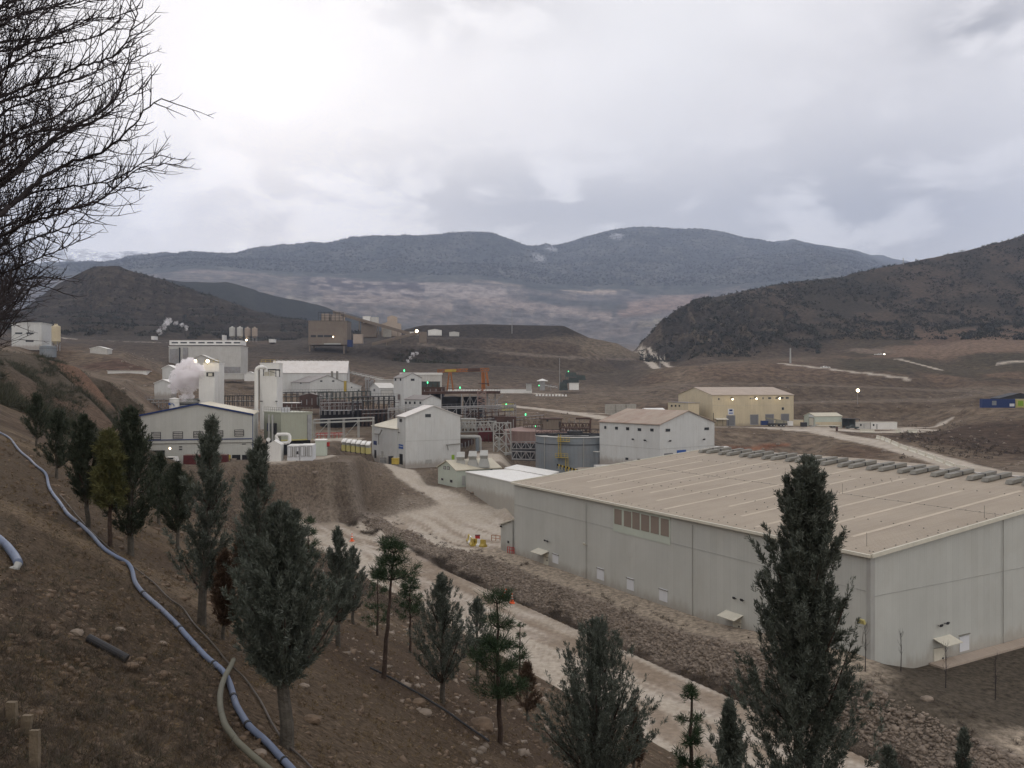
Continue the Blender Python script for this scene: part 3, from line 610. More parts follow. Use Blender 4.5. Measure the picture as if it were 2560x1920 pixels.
# ---------------------------------------------------------------- buildings
def solve(K, d, px):
    x = (px - 1280) / F; return (x * K.y - K.x) / (d.x - x * d.y)
class Bld:
    """gabled or flat building from its nearest corner: a = unit vector along the left face, b = along the right face"""
    def __init__(s, name, label, cat, px, pyb, Y, pyt, az, pxl=None, pxr=None, La=None, Lb=None, gable='b', rise=0.0, group=None, wall='white', roof='whiteroof', over=.3, sink=1.5, walls=True, rt=.22, rise2=None, apex=.5):
        s.K = P(px, pyb, Y); s.h = (pyb - pyt) / F * Y; az = R(az)
        s.b = V(math.sin(az), math.cos(az), 0); s.a = V(math.sin(az - math.pi / 2), math.cos(az - math.pi / 2), 0)
        s.La = La if La else solve(s.K, s.a, pxl); s.Lb = Lb if Lb else solve(s.K, s.b, pxr)
        s.t = thing(name, label, cat, s.K, group)
        K, a, b, La, Lb, h = s.K, s.a, s.b, s.La, s.Lb, s.h; dn = V(0, 0, -sink); up = V(0, 0, 1)
        A, B, C, D = K, K + a * La, K + a * La + b * Lb, K + b * Lb; s.cor = (A, B, C, D); s.rise = rise
        m = MB(); H = up * h
        m.poly(A + dn, B + dn, B + H, A + H); m.poly(D + dn, A + dn, A + H, D + H) if gable != 'b' or not rise else 0
        m.poly(B + dn, C + dn, C + H, B + H) if gable != 'b' or not rise else 0; m.poly(C + dn, D + dn, D + H, C + H)
        if rise and gable == 'b':
            g1 = A.lerp(D, apex) + H + up * rise; g2 = B.lerp(C, apex) + H + up * rise
            m.poly(D + dn, A + dn, A + H, g1, D + H); m.poly(B + dn, C + dn, C + H, g2, B + H); e = [(A, B), (D, C)]; e1, e2 = a, b
        elif rise and gable == 'a':
            m = MB(); g1 = A.lerp(B, apex) + H + up * rise; g2 = D.lerp(C, apex) + H + up * rise
            m.poly(A + dn, B + dn, B + H, g1, A + H); m.poly(C + dn, D + dn, D + H, g2, C + H)
            m.poly(D + dn, A + dn, A + H, D + H); m.poly(B + dn, C + dn, C + H, B + H); e = [(A, D), (B, C)]; e1, e2 = b, a
        if walls: s.wall = m.build('wall', M[wall], s.t)
        r = MB()
        if rise:
            for (p, q), sg in zip(e, (-1, 1)):
                full = (A - D).length if gable == 'b' else (A - B).length; half = full * (apex if sg < 0 else 1 - apex)
                sl = rise / half; p2, q2 = p + H + e2 * sg * over - up * sl * over, q + H + e2 * sg * over - up * sl * over
                G1, G2 = g1, g2; p2 -= e1 * over; q2 += e1 * over; G1 = G1 - e1 * over; G2 = G2 + e1 * over; th = up * rt; lift = up * .012
                r.hexa([p2 + lift, q2 + lift, G2 + lift, G1 + lift], [p2 + th, q2 + th, G2 + th, G1 + th])
        else:
            o = over; q = [A + H - (a + b) * o, B + H + (a - b) * o, C + H + (a + b) * o, D + H + (b - a) * o]
            r.hexa([p + up * .012 for p in q], [p + up * rt for p in q])
        s.roof = r.build('roof', M[roof], s.t); s.g = (g1, g2) if rise else None
    def fp(s, face, px, py):
        dd = s.a if face == 'a' else s.b; L = solve(s.K, dd, px); p = s.K + dd * L; return L, CZ + (960 - py) / F * p.y
    def rect(s, face, px0, py0, px1, py1, mt, name, out=.05, back=.05, par=None, z0=None, frame=None, fm='dark', label=None):
        dd = s.a if face == 'a' else s.b; nn = -(s.b if face == 'a' else s.a)
        l0, za = s.fp(face, px0, py0); l1, zb_ = s.fp(face, px1, py1); _, zc = s.fp(face, px1, py0); _, zd = s.fp(face, px0, py1)
        if l0 > l1: l0, l1 = l1, l0
        zt = (za + zc) / 2; zz = (zb_ + zd) / 2 if z0 is None else z0
        def bx(mb, a0, a1, b0, b1, o_, k_): return mb.box(V(s.K.x, s.K.y, 0) + dd * a0 + V(0, 0, b0) - nn * k_, dd * (a1 - a0), V(0, 0, b1 - b0), nn * (o_ + k_))
        if frame:
            f = MB(); bx(f, l0, l1, zz, zz + frame, out, back); bx(f, l0, l1, zt - frame, zt, out, back); bx(f, l0, l0 + frame, zz + frame, zt - frame, out, back); bx(f, l1 - frame, l1, zz + frame, zt - frame, out, back)
            o = f.build(name, M[fm], par or s.t); bx(MB(), l0 + frame, l1 - frame, zz + frame, zt - frame, out * .5, back).build('pane', M[mt], o)
        else: o = bx(MB(), l0, l1, zz, zt, out, back).build(name, M[mt], par or s.t)
        if label: o['label'] = label
        return o
    def win(s, face, *rs, mt='glass', fm='galv', fr=.09, name='window'):
        for r_ in rs: s.rect(face, *r_, mt, name, out=.08, frame=fr, fm=fm)
    def seam(s, face, frac, w=.07, mt='galv'):
        dd = s.a if face == 'a' else s.b; nn = -(s.b if face == 'a' else s.a); L = s.La if face == 'a' else s.Lb
        MB().box(s.K + V(0, 0, s.h * frac) - nn * .02, dd * L, V(0, 0, w), nn * .06).build('wall_seam', M[mt], s.t)
    def line(s, pts, mt, name, r=.06, off=.12):
        out = []
        for face, px, py in pts:
            dd = s.a if face == 'a' else s.b; nn = -(s.b if face == 'a' else s.a); l, z = s.fp(face, px, py); p = s.K + dd * l; out.append(V(p.x, p.y, z) + nn * off)
        return MB().tube(out, r, 6).build(name, M[mt], s.t)
    def lamp(s, face, px, py, mt='dark', sz=.35, name='wall_lamp'):
        dd = s.a if face == 'a' else s.b; nn = -(s.b if face == 'a' else s.a); l, z = s.fp(face, px, py); p = V(s.K.x, s.K.y, 0) + dd * l + V(0, 0, z)
        m = MB(); m.bar(p, p + nn * sz * .9, .06); m.box(p + nn * sz * .7 - dd * sz / 2, dd * sz, V(0, 0, sz * .6) + nn * sz * .25, nn * sz * .35 - V(0, 0, .05)); return m.build(name, M[mt], s.t)

# --- the big warehouse on the right
S60, C60 = 60, 0
W = Bld('warehouse', 'huge pale grey warehouse with dusty tan low pitched roof filling the right side', 'warehouse', 2176, 1693.5, 85.0, 1390, 60.0, La=71.7, Lb=93.6, gable='b', rise=4.2, wall='wh_wall', roof='wh_roof', over=.25, sink=2.5, rt=.18)
a_, b_, K_ = W.a, W.b, W.K; up = V(0, 0, 1); g1, g2 = W.g
slope = (g1 - (K_ + up * W.h)); 
# eave gutter and rake trim
m = MB(); m.box(K_ + up * (W.h - .12) - b_ * .55 - a_ * .3, a_ * (W.La + .6), b_ * .28, up * .32); m.build('gutter', M['cream'], W.t)
m = MB(); e0 = K_ + up * (W.h - .1) - a_ * .34 - b_ * .3; m.box(e0, (g1 - K_ - up * W.h) * 1.0 + b_ * .3, -a_ * .22, up * .42); m.build('rake_trim', M['cream'], W.t); m = MB(); e0 = K_ + a_ * (W.La + .3) + up * (W.h - .05) - b_ * .3; m.box(e0, (g1 - K_ - up * W.h) + b_ * .3, a_ * .2, up * .38); m.build('rake_trim', M['cream'], W.t)
m = MB(); m.box(K_ - a_ * .12 - b_ * .12 - up * 2, a_ * .5, b_ * .12, up * (W.h + 1.9)); m.box(K_ - a_ * .12 - up * 2, a_ * .12, b_ * .55, up * (W.h + 1.9)); m.build('corner_trim', M['galv'], W.t)
W.seam('a', .70, .06); W.seam('b', .66, .06)
for f_, px, py0, py1 in (('a', 1284, 1345, 1385), ('a', 1467, 1258, 1450), ('a', 1733, 1312, 1535), ('b', 2505, 1300, 1620)):
    l, zt = W.fp(f_, px, py0); dd = a_ if f_ == 'a' else b_; nn = -(b_ if f_ == 'a' else a_); p = K_ + dd * l; MB().tube([V(p.x, p.y, -.5) + nn * .14, V(p.x, p.y, zt) + nn * .14], .035, 6).build('downpipe', M['vent'], W.t)
LV = W.rect('a', 1534, 1270, 1676, 1344, 'palegreen', 'louvre_window', out=.06)
for x0, x1, y0, y1 in ((1537, 1555, 1273, 1311), (1561, 1579, 1278, 1317), (1582, 1600, 1281, 1323), (1604, 1624, 1287, 1328), (1628, 1648, 1291, 1334), (1653, 1673, 1297, 1340)):
    W.rect('a', x0, y0, x1, y1, 'canvas', 'louvre_panel', out=.10, par=LV)
for r_ in (('a', 1382, 1384, 1396, 1408), ('a', 1493, 1420, 1510, 1449), ('a', 1568, 1445, 1585, 1475), ('a', 1649, 1472, 1669, 1503), ('b', 2398, 1590, 2422, 1627)):
    f_ = W.rect(*r_, 'lightpanel', 'white_hatch', out=.07, back=.02)
    l0, zt = W.fp(r_[0], r_[1], r_[2]); l1, _ = W.fp(r_[0], r_[3], r_[4]); dd = a_ if r_[0] == 'a' else b_; nn = -(b_ if r_[0] == 'a' else a_)
    l0, l1 = sorted((l0, l1)); MB().box(K_ + dd * (l0 - .08) + up * (zt - K_.z), dd * (l1 - l0 + .16), up * .09, nn * .16).build('hatch_drip_edge', M['vent'], f_)
def canopy_door(face, px0, px1, pyt, pyb, cpx0, cpx1, cpy):
    dd = a_ if face == 'a' else b_; nn = -(b_ if face == 'a' else a_)
    D = W.rect(face, px0, pyt, px1, pyb, 'cream', 'door', out=.08)
    W.rect(face, px0 + (px1 - px0) * .75, (pyt + pyb) / 2, px0 + (px1 - px0) * .88, (pyt + pyb) / 2 + 3, 'dark', 'handle', out=.16, par=D)
    l0, z = W.fp(face, cpx0, cpy); l1, _ = W.fp(face, cpx1, cpy); l0, l1 = sorted((l0, l1)); p = V(K_.x, K_.y, z)
    m = MB(); m.box(p + dd * l0 + up * .1, dd * (l1 - l0), nn * 1.5 - up * .45, up * .07)
    c = m.build('door_canopy', M['cream'], W.t)
    for l in (l0 + .1, l1 - .1): MB().bar(p + dd * l + nn * .05 - up * .9, p + dd * l + nn * 1.4 - up * .38, .06).build('strut', M['vent'], c)
canopy_door('a', 1360, 1371, 1382, 1416, 1345, 1372, 1372); canopy_door('a', 1833, 1853, 1544, 1585, 1815, 1858, 1528); canopy_door('b', 2334, 2360, 1618, 1668, 2333, 2375, 1600)
for f_, px, py in (('a', 1367, 1352), ('a', 1373, 1354), ('a', 1841, 1496), ('a', 1860, 1501), ('b', 2345, 1564), ('b', 2361, 1558)): W.lamp(f_, px, py, sz=.4)
W.lamp('a', 1467, 1361, 'cream', .5, 'floodlight'); W.lamp('a', 2166, 1556, 'mutedyel', .75, 'floodlight')
MB().bar(K_ + up * 3.2 + a_ * .9 - b_ * .1, K_ + up * 4.5 + a_ * .6 - b_ * .3, .05).build('bracket', M['vent'], W.t)
# ridge vents: long low boxes in pairs lying across the ridge
ridge0 = g2; rd = -a_; rl = (g1 - g2).length
sdn = -(g1 - (K_ + up * W.h)).normalized()
for i in range(26):
    pr, k = divmod(i, 2); s0 = 2.2 + pr * 5.45 + k * 2.15
    if s0 > rl - 2: continue
    o = ridge0 + rd * s0 + up * .30 + sdn * 6.3; vb = MB(); w_ = .95; hgt = .48
    q = [o, o + rd * w_, o + rd * w_ - sdn * 6.0, o - sdn * 6.0]; vb.hexa(q, [q[0] - sdn * .35 + up * hgt, q[1] - sdn * .35 + up * hgt, q[2] + up * hgt, q[3] + up * hgt])
    v = vb.build('ridge_vent', M['vent'], W.t)
    MB().box(o - sdn * 3.0 - rd * .03 - up * .02, rd * (w_ + .06), -sdn * .22, up * (hgt + .05)).build('strap', M['dark'], v)
MB().box(g2 + up * .16 - b_ * .35 + a_ * .2, rd * (rl + .4), b_ * .7, up * .10).build('ridge_cap', M['whiteroof'], W.t)
# translucent pale strips and bolt rows on the near roof slope
sl_u = (g1 - K_ - up * W.h); RL = mat('aged roof light', (.445, .375, .29), .6, .1, .5)
for k in range(1, 13):
    m = MB()
    s0 = k * W.La / 13; o = K_ + a_ * s0 + up * (W.h + .192); j = .0 + .07 * ((k * 7) % 3); m.box(o + sl_u * (j + .03), sl_u * (.86 - j * 2.2), a_ * .6, up * .006); m.build('roof_light_strip', RL, W.t)
m = MB()
for fr_ in (.02, .27, .5, .74):
    n_ = 46 if fr_ < .1 else 40
    for i in range(n_):
        o = K_ + a_ * ((i + .5) * W.La / n_ + random.uniform(-.1, .1)) + sl_u * (fr_ + random.uniform(-.002, .002)) + up * (W.h + .18); m.cbox(o, .11, .11, .08)
for i in range(26):
    o = K_ + a_ * .35 + sl_u * ((i + .5) / 26) + up * (W.h + .18); m.cbox(o, .11, .11, .08)
for s0 in (.33, .66):
    for i in range(24): m.cbox(K_ + a_ * (W.La * s0) + sl_u * ((i + .5) / 24) + up * (W.h + .18), .14, .14, .08)
tag(m.build('fixing_bolts', M['vent'], W.t), kind='stuff')
m = MB()
for fr_ in (.5, .985):
    m.box(K_ + sl_u * fr_ + up * (W.h + .182), a_ * W.La, b_ * .12, up * .02)
m.build('sheet_lap', M['vent'], W.t)
for s0, f2_ in ((2.2, .05), (22, .5), (.8, .45)): MB().bar(K_ + a_ * s0 + sl_u * f2_ + up * W.h, K_ + a_ * s0 + sl_u * f2_ + up * (W.h + 1.6), .04).build('lightning_rod', M['vent'], W.t)
m = MB(); m.box(K_ + b_ * 9.5 - a_ * .05 - up * .9, b_ * (W.Lb - 9), -a_ * 1.7, up * .80); m.build('concrete_apron', M['tanroof'], W.t)
# low lean-to at the far left end of the warehouse
LT = Bld('lean_to', 'small low lean-to with sloping roof on the far left end of the big warehouse', 'shed', 1281, 1377, 149.5, 1302, 60.0, pxl=1252, Lb=8, gable='b', rise=0, wall='wh_wall', roof='cream')
# roof rises towards the warehouse: tilt of the flat roof
for v_ in LT.roof.data.vertices:
    w_ = (v_.co.dot(LT.a)) / LT.La; v_.co.z -= w_ * 1.3
for v_ in LT.wall.data.vertices:
    if v_.co.z > 1: v_.co.z -= (v_.co.dot(LT.a)) / LT.La * 1.3
LT.lamp('a', 1258, 1317, sz=.5); LT.rect('a', 1269, 1352, 1273, 1358, 'dark', 'meter_box')

# --- long low white building, open shed, generator house
G = Bld('flat_roofed_annex', 'long low windowless pale building with bright white flat roof behind the warehouse corner', 'annex', 1165, 1222, 208, 1181, 152, La=12, pxr=1292, gable='b', rise=0, wall='wh_wall', roof='white2', over=.2, sink=4)
def slab(name, label, cat, pts, th, mt, group=None):
    t = MB(); c = sum(pts, V(0, 0, 0)) / len(pts); t.hexa(pts, [p + V(0, 0, th) for p in pts]); o = t.build(name, M[mt], None, c); return tag(o, label, cat, group)
OS = thing('open_shed', 'open fronted shed with dark bays under a white roof between the two pale low buildings', 'shed', P(1262, 1190, 213))
q0, q1 = P(1263, 1172, 214), P(1372, 1191, 203); bk = V(.35, 1, 0).normalized() * 9
m = MB(); m.hexa([q0 - bk * .06, q1 - bk * .06, q1 + bk, q0 + bk], [p + V(0, 0, .3) for p in (q0 - bk * .06, q1 - bk * .06, q1 + bk, q0 + bk)]); m.build('roof', M['white2'], OS)
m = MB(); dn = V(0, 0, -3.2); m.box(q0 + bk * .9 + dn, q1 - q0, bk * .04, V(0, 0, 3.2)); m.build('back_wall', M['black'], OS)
m = MB()
for i in range(5): p = q0.lerp(q1, i / 4) + bk * .02; m.box(p + dn, (q1 - q0).normalized() * .3, bk * .03, V(0, 0, 3.2))
m.build('posts', M['dark'], OS)
H = Bld('generator_house', 'small white gabled house with three roof exhaust hoods beside the dirt road', 'house', 1141, 1214, 212, 1176, 58, pxl=1095, pxr=1250, gable='a', rise=2.0, wall='palegreen', roof='creamroof', over=.35)
H.win('a', (1109, 1165, 1115, 1173), (1118, 1166, 1124, 1174), mt='galv', fm='dark'); H.win('a', (1103, 1195, 1109, 1201), (1125, 1199, 1132, 1207)); H.rect('b', 1155, 1189, 1163, 1213, 'galv', 'door'); H.lamp('b', 1167, 1179, sz=.5); H.lamp('b', 1226, 1175, sz=.5)
for i, (px, py) in enumerate(((1152, 1160), (1182, 1158), (1210, 1156))):
    p = P(px, py, 217 ); e = H.t; v = MB(); v.hexa([p + V(-1.5, -1.2, -1.2), p + V(1.5, -1.2, -1.2), p + V(1.5, 1.2, -1.2), p + V(-1.5, 1.2, -1.2)], [p + V(-1.0, -.9, 1.0), p + V(1.0, -.9, 1.0), p + V(1.0, .9, 1.0), p + V(-1.0, .9, 1.0)])
    o = v.build('exhaust_hood', M['galv'], e); c = MB(); c.hexa([p + V(-.9, -.8, 1.0), p + V(.9, -.8, 1.0), p + V(.9, .8, 1.0), p + V(-.9, .8, 1.0)], [p + V(-1.1, -1.5, 1.9), p + V(1.1, -1.5, 1.9), p + V(1.0, .8, 3.1), p + V(-1.0, .8, 3.1)]); c.build('cowl', M['galv'], o)
# --- white process building in the middle
B1 = Bld('process_building', 'tall plain white building with side extension in front of the red steel plant', 'building', 1014, 1164, 235, 1043, 62, pxl=993, pxr=1151, gable='b', rise=3.0, wall='white', roof='whiteroof')
B1.seam('b', .5); B1.win('b', (1063, 1035, 1077, 1043), fm='dark'); B1.win('a', (999, 1047, 1005, 1055), fm='dark'); B1.rect('b', 1064, 1149, 1079, 1158, 'galv', 'louvre'); B1.rect('b', 1129, 1137, 1136, 1153, 'green', 'green_door')
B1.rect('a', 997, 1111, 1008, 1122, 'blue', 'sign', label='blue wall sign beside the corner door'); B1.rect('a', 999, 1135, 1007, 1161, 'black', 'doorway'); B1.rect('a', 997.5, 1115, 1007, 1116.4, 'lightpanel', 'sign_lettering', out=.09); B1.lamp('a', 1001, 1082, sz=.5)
B1.line((('b', 1114, 1112), ('b', 1150, 1109)), 'vent', 'pipe_bracket', .15, .6); B1.line((('b', 1116, 1112), ('b', 1119, 1125)), 'vent', 'pipe_bracket', .1, .5)
E1 = Bld('lean_to_wing', 'lower white wing with cream sloping roof on the left of the process building', 'building wing', 993, 1158, 240, 1074, 62, pxl=930, Lb=17, gable='b', rise=0, wall='white', roof='creamroof')
for ob_ in (E1.roof,):
    for v_ in ob_.data.vertices:
        if v_.co.dot(E1.b) > 5: v_.co.z += 4.5
E1.rect('a', 934, 1102, 942, 1112, 'navy', 'sign'); E1.rect('a', 936, 1125, 941, 1145, 'dark', 'doorway'); E1.rect('a', 953, 1128, 959, 1140, 'galv', 'door'); E1.line((('a', 936, 1084), ('a', 956, 1085), ('a', 961, 1074)), 'vent', 'pipe_bracket', .2, .8); E1.line((('a', 953, 1086), ('a', 953, 1111)), 'vent', 'pipe_bracket', .12, .8); E1.lamp('a', 938, 1074, sz=.4)
def crate(name, label, cat, px0, px1, pyt, pyb, Y, mt, dep=2.0, parts=None, rot=0.0, group=None):
    """framed box: body, base skids and top lid"""
    a, b = P(px0, pyb, Y), P(px1, pyb, Y); w_ = (b - a).length; h_ = (pyb - pyt) / F * Y; c = (a + b) / 2 + V(0, dep / 2, 0); c.z = a.z
    t = thing(name, label, cat, c, group); MB().cbox(c + V(0, 0, .12), w_, dep, h_ - .24, rot).build('body', M[mt], t)
    m = MB(); ax = V(math.cos(rot), math.sin(rot), 0); ay = V(-ax.y, ax.x, 0)
    for s_ in (-1, 1): m.box(c + ay * s_ * dep * .35 - ax * w_ / 2 - ay * .1 , ax * w_, ay * .2, V(0, 0, .12))
    m.build('skid', M['dark'], t); MB().cbox(c + V(0, 0, h_ - .12), w_ + .12, dep + .12, .12, rot).build('lid', M[parts or mt], t); return t
crate('waste_bin', 'yellow waste bin by the blue sign of the process building', 'bin', 979, 996, 1146, 1162, 229, 'yellow')
crate('storage_cabinet', 'dark cabinet standing left of the yellow bin', 'cabinet', 971, 981, 1141, 1160, 231, 'dark')
PK = thing('pallet_rack', 'pale steel rack of bottles by the wing wall of the process building', 'rack', P(958, 1160, 232)); m = MB()
p = P(958, 1160, 232)
for i in range(3):
    for j in range(2): m.bar(p + V(i * .9 - .9, j * 1.2, 0), p + V(i * .9 - .9, j * 1.2, 2.4), .1)
for z in (.1, 1.2, 2.4): m.bar(p + V(-.9, 0, z), p + V(.9, 0, z), .08); m.bar(p + V(-.9, 1.2, z), p + V(.9, 1.2, z), .08)
m.build('frame', M['galv'], PK); m = MB()
for i in range(4): m.cyl(p + V(-.75 + i * .45, .6, .15), .18, 1.6, 8)
m.build('bottles', M['steel'], PK)

# --- white building with red roof
B2 = Bld('gabled_hall', 'white two storey hall with red stained roof behind the wide grey tank', 'building', 1649, 1168, 205, 1062, 52, pxl=1499, pxr=1786, gable='b', rise=3.1, wall='white', roof='redroof', over=.35)
B2.seam('a', .42); B2.seam('b', .42)
B2.win('a', (1511, 1065, 1516, 1072), (1538, 1067, 1545, 1074), (1565.5, 1068, 1573, 1075.5), (1594.5, 1070.5, 1603, 1077.5), (1626, 1071.5, 1634, 1078.5), fm='dark')
B2.win('b', (1664, 1072, 1675, 1079), (1761, 1068.5, 1772, 1075), fm='dark'); B2.win('a', (1564, 1144, 1571, 1150), (1594, 1147, 1601, 1153), fm='dark')
for f_, px, py in (('a', 1586, 1099.5), ('a', 1616, 1102), ('b', 1671, 1103.5), ('b', 1756, 1099.5)): B2.lamp(f_, px, py, sz=.6)
sg = B2.rect('b', 1692, 1125, 1715, 1136, 'blue', 'sign'); B2.rect('b', 1695, 1131.5, 1712, 1133.5, 'lightpanel', 'sign_lettering', out=.09, par=sg); B2.rect('b', 1660, 1133, 1682, 1148, 'shutter', 'roller_door')
# --- grey thickener tank
def tank(name, label, pxc, pyb, pyt, wpx, Y, mt, n=48, cat='tank', group=None, roofm=None, cone=0.0, sink=1.0, band=True):
    c = P(pxc, pyb, Y); r = wpx / 2 / F * Y; c.y += r * .98; c.x *= c.y / Y if abs(c.x) > 1 else 1; h = (pyb - pyt) / F * Y
    t = thing(name, label, cat, c, group); m = MB(); prof = [(r, -sink), (r, h), (r - .15, h), (r - .15, h - .8), (.01, h - .8)] if roofm is None else [(r, -sink), (r, h)]
    m.lathe(c, prof, n); m.build('shell', M[mt], t, smooth=False)
    if band: MB().lathe(c, [(r + .03, h * .78), (r + .10, h * .78), (r + .10, h * .80), (r + .03, h * .80)], n).build('band', M['dark' if mt == 'tank' else mt], t); MB().lathe(c, [(r + .02, h), (r + .18, h), (r + .18, h + .12), (r - .12, h + .12)], n).build('rim', M['galv' if mt == 'tank' else mt], t) if roofm is None else 0
    if roofm: MB().lathe(c, [(r + .1, h + .01), (r + .1, h + .12), (.05, h + .12 + cone)], n).build('roof', M[roofm], t)
    return t, c, r, h
TK, c, r, h = tank('thickener_tank', 'wide grey blue open steel tank with yellow zigzag ladder', 1437, 1178, 1095, 205, 222, 'tank', 64)
def tpt(ang, rr, z): return V(c.x + rr * math.sin(ang), c.y - rr * math.cos(ang), c.z + z)
m = MB(); a0, a1 = R(-25), R(-15)
for (z0_, z1_, aa) in ((0, 3.6, a1), (3.6, h + .9, a0)):
    for da in (-.03, .03):
        m.bar(tpt(aa + da, r + .5, z0_), tpt(aa + da, r + .5, z1_), .14)
    for k in range(int((z1_ - z0_) / .45)): m.bar(tpt(aa - .03, r + .5, z0_ + k * .45), tpt(aa + .03, r + .5, z0_ + k * .45), .07)
for z_, ang0, ang1 in ((3.6, -30, -13), (h - .9, -27, -11)):
    aa = [R(ang0 + (ang1 - ang0) * i / 4) for i in range(5)]
    for p_, q_ in zip(aa[:-1], aa[1:]):
        m.bar(tpt(p_, r + .7, z_), tpt(q_, r + .7, z_), .9, .1); m.bar(tpt(p_, r + 1.1, z_ + 1.1), tpt(q_, r + 1.1, z_ + 1.1), .09); m.bar(tpt(p_, r + 1.1, z_ + .55), tpt(q_, r + 1.1, z_ + .55), .07)
    for p_ in aa: m.bar(tpt(p_, r + 1.1, z_), tpt(p_, r + 1.1, z_ + 1.1), .09)
m.build('ladder', M['yellow'], TK)
m = MB(); m.bar(V(c.x - r, c.y, c.z + h + .3), V(c.x + r, c.y, c.z + h + .3), 1.6, .6); m.truss(V(c.x - r, c.y - .8, c.z + h + .6), V(c.x + r, c.y - .8, c.z + h + .6), 1.1, 14, .12); m.cyl(V(c.x, c.y, c.z + h - .6), 2.2, 1.9, 16); m.cyl(V(c.x + 5, c.y - 3, c.z + h - .7), 1.4, 1.0, 12); m.build('rake_bridge', M['dark'], TK)
MB().lathe(c, [(r * .72, h - .78), (r * .72, h + .32), (r * .66, h + .32), (r * .66, h - .78)], 40).build('feed_well', M['black'], TK)
bx_ = MB(); q = tpt(R(35), r + .2, 0); bx_.cbox(q - V(0, 0, .5), 4.4, 2.2, h * .58 + .5, R(35)); o = bx_.build('pump_cabin', M['tank'], TK); MB().cbox(q + V(0, 0, h * .58), 4.9, 2.7, .15, R(35)).build('cabin_roof', M['white2'], o)
m = MB()
for ang in (-52, 8): m.tube([tpt(R(ang), r + .15, 0), tpt(R(ang), r + .15, h)], .09, 6)
m.build('wall_pipe', M['galv'], TK)
# hazard striped guard rail by the tank
HR = thing('hazard_rail', 'black and yellow striped guard rail at the foot of the grey tank', 'guard rail', P(1400, 1170, 217)); ms = {'yellow': MB(), 'dark': MB()}
for i in range(14):
    p0 = P(1392 + i * 4.1, 1164 + i * 1.15, 219 - i * .3); p1 = P(1392 + (i + 1) * 4.1, 1164 + (i + 1) * 1.15, 219 - (i + 1) * .3)
    mb = ms['yellow' if i % 2 else 'dark']; mb.box(p0, p1 - p0, V(0, .15, 0), V(0, 0, .5)); mb.box(p0 - V(0, 0, .7), (p1 - p0) * .3, V(0, .12, 0), V(0, 0, .7))
tag(ms['yellow'].build('yellow_stripes', M['yellow'], HR), kind='stuff'); ms['dark'].build('black_stripes', M['black'], HR)

# --- yellow workshop
B3 = Bld('workshop', 'large pale yellow workshop with lit floodlights and grey roller doors', 'workshop', 1781, 1064, 432, 988, 79, pxl=1696, pxr=1984, gable='a', rise=3.9, wall='yellowwall', roof='tanroof', over=.4)
B3.seam('b', .66)
for r_ in ((1816, 1038, 1838, 1065), (1875, 1036, 1896, 1062), (1913, 1035, 1935, 1060), (1952, 1034, 1973, 1059)): B3.rect('b', *r_, 'shutter', 'roller_door', frame=.35, fm='steel', out=.12)
B3.win('b', (1795, 995, 1799, 1000), (1874, 994, 1882, 998), (1888, 994, 1895, 998), (1906, 993, 1909, 998), (1920, 993, 1928, 997.5), (1938, 993, 1944, 997.5), (1951, 992.5, 1959, 997), (1964, 992.5, 1972, 997), (1954, 1018, 1960, 1025), fm='galv')
sg = B3.rect('b', 1820, 1022, 1834, 1037, 'lightpanel', 'sign', label='white sign with dark trapezoid emblem'); B3.rect('b', 1823, 1023.5, 1831, 1028, 'navy', 'sign_emblem', out=.12, par=sg); B3.rect('b', 1822, 1031.5, 1832, 1034, 'blue', 'sign_lettering', out=.12, par=sg)
def lit(parent, p, r, mt='l_warm', name='lamp_glow'):
    return MB().ball(p, r, 8).build(name, M[mt], parent)
for px, py in ((1827, 998), (1886.5, 996.5), (1944, 996)):
    l_ = B3.lamp('b', px, py - 2, 'dark', 1.0, 'floodlight'); p = B3.K + B3.b * B3.fp('b', px, py)[0]; p.z = B3.fp('b', px, py)[1]; lit(l_, p - B3.a * -1.3 * -1 + V(0, -.8, 0) * 0 + (-B3.a) * 0 + V(0, -1.4, 0), .42)
B3.line((('b', 1780 + 3, 1032), ('b', 1783, 1056)), 'dark', 'downpipe', .15, .3)
m = MB(); l0 = B3.fp('b', 1785, 1046); p = B3.K + B3.b * 1.0 + V(0, 0, (1064 - 1046) / F * 432); m.box(p, B3.b * 6.6, B3.a * -3.2 - V(0, 0, .6), V(0, 0, .15)); cn = m.build('porch_roof', M['cream'], B3.t); m = MB()
for i in range(3): q = p + B3.b * (.2 + 3.1 * i) - B3.a * -0 + (-B3.a) * 3.0; m.bar(q - V(0, 0, 3.8), q - V(0, 0, .6), .15)
m.build('post', M['dark'], cn)
B3b = Bld('workshop_wing', 'lower flat yellow wing with three small windows on the left of the workshop', 'building wing', 1720, 1066, 432, 1008, 79, pxl=1670, pxr=1748, gable='b', rise=0, wall='yellowwall', roof='greyroof')
B3b.win('a', (1677.5, 1012, 1681.5, 1017), (1687, 1012, 1691, 1017), (1697, 1012, 1700, 1017), fm='dark')
B3b.win('a', (1682, 1029.5, 1684, 1033), (1698.5, 1029.5, 1700.5, 1033), fm='dark')
WR = Bld('domed_store', 'low white roofed store left of the yellow workshop', 'store', 1625, 1045, 425, 1033, 70, pxl=1594, pxr=1672, gable='a', rise=2.2, wall='offwhite', roof='white2')
B4 = Bld('small_workshop', 'small white and yellow gabled workshop right of the big yellow one', 'workshop', 2038, 1068, 425, 1041, 80, pxl=2010, pxr=2105, gable='a', rise=1.5, wall='palegreen', roof='creamroof')
B4.rect('a', 2022, 1044, 2035, 1065, 'cream', 'roller_door', frame=.25, fm='dark'); B4.rect('a', 2022, 1038, 2034, 1041.5, 'lightpanel', 'sign'); B4.rect('b', 2038.6, 1055, 2104, 1067.5, 'yellowwall', 'lower_panel', out=.06)
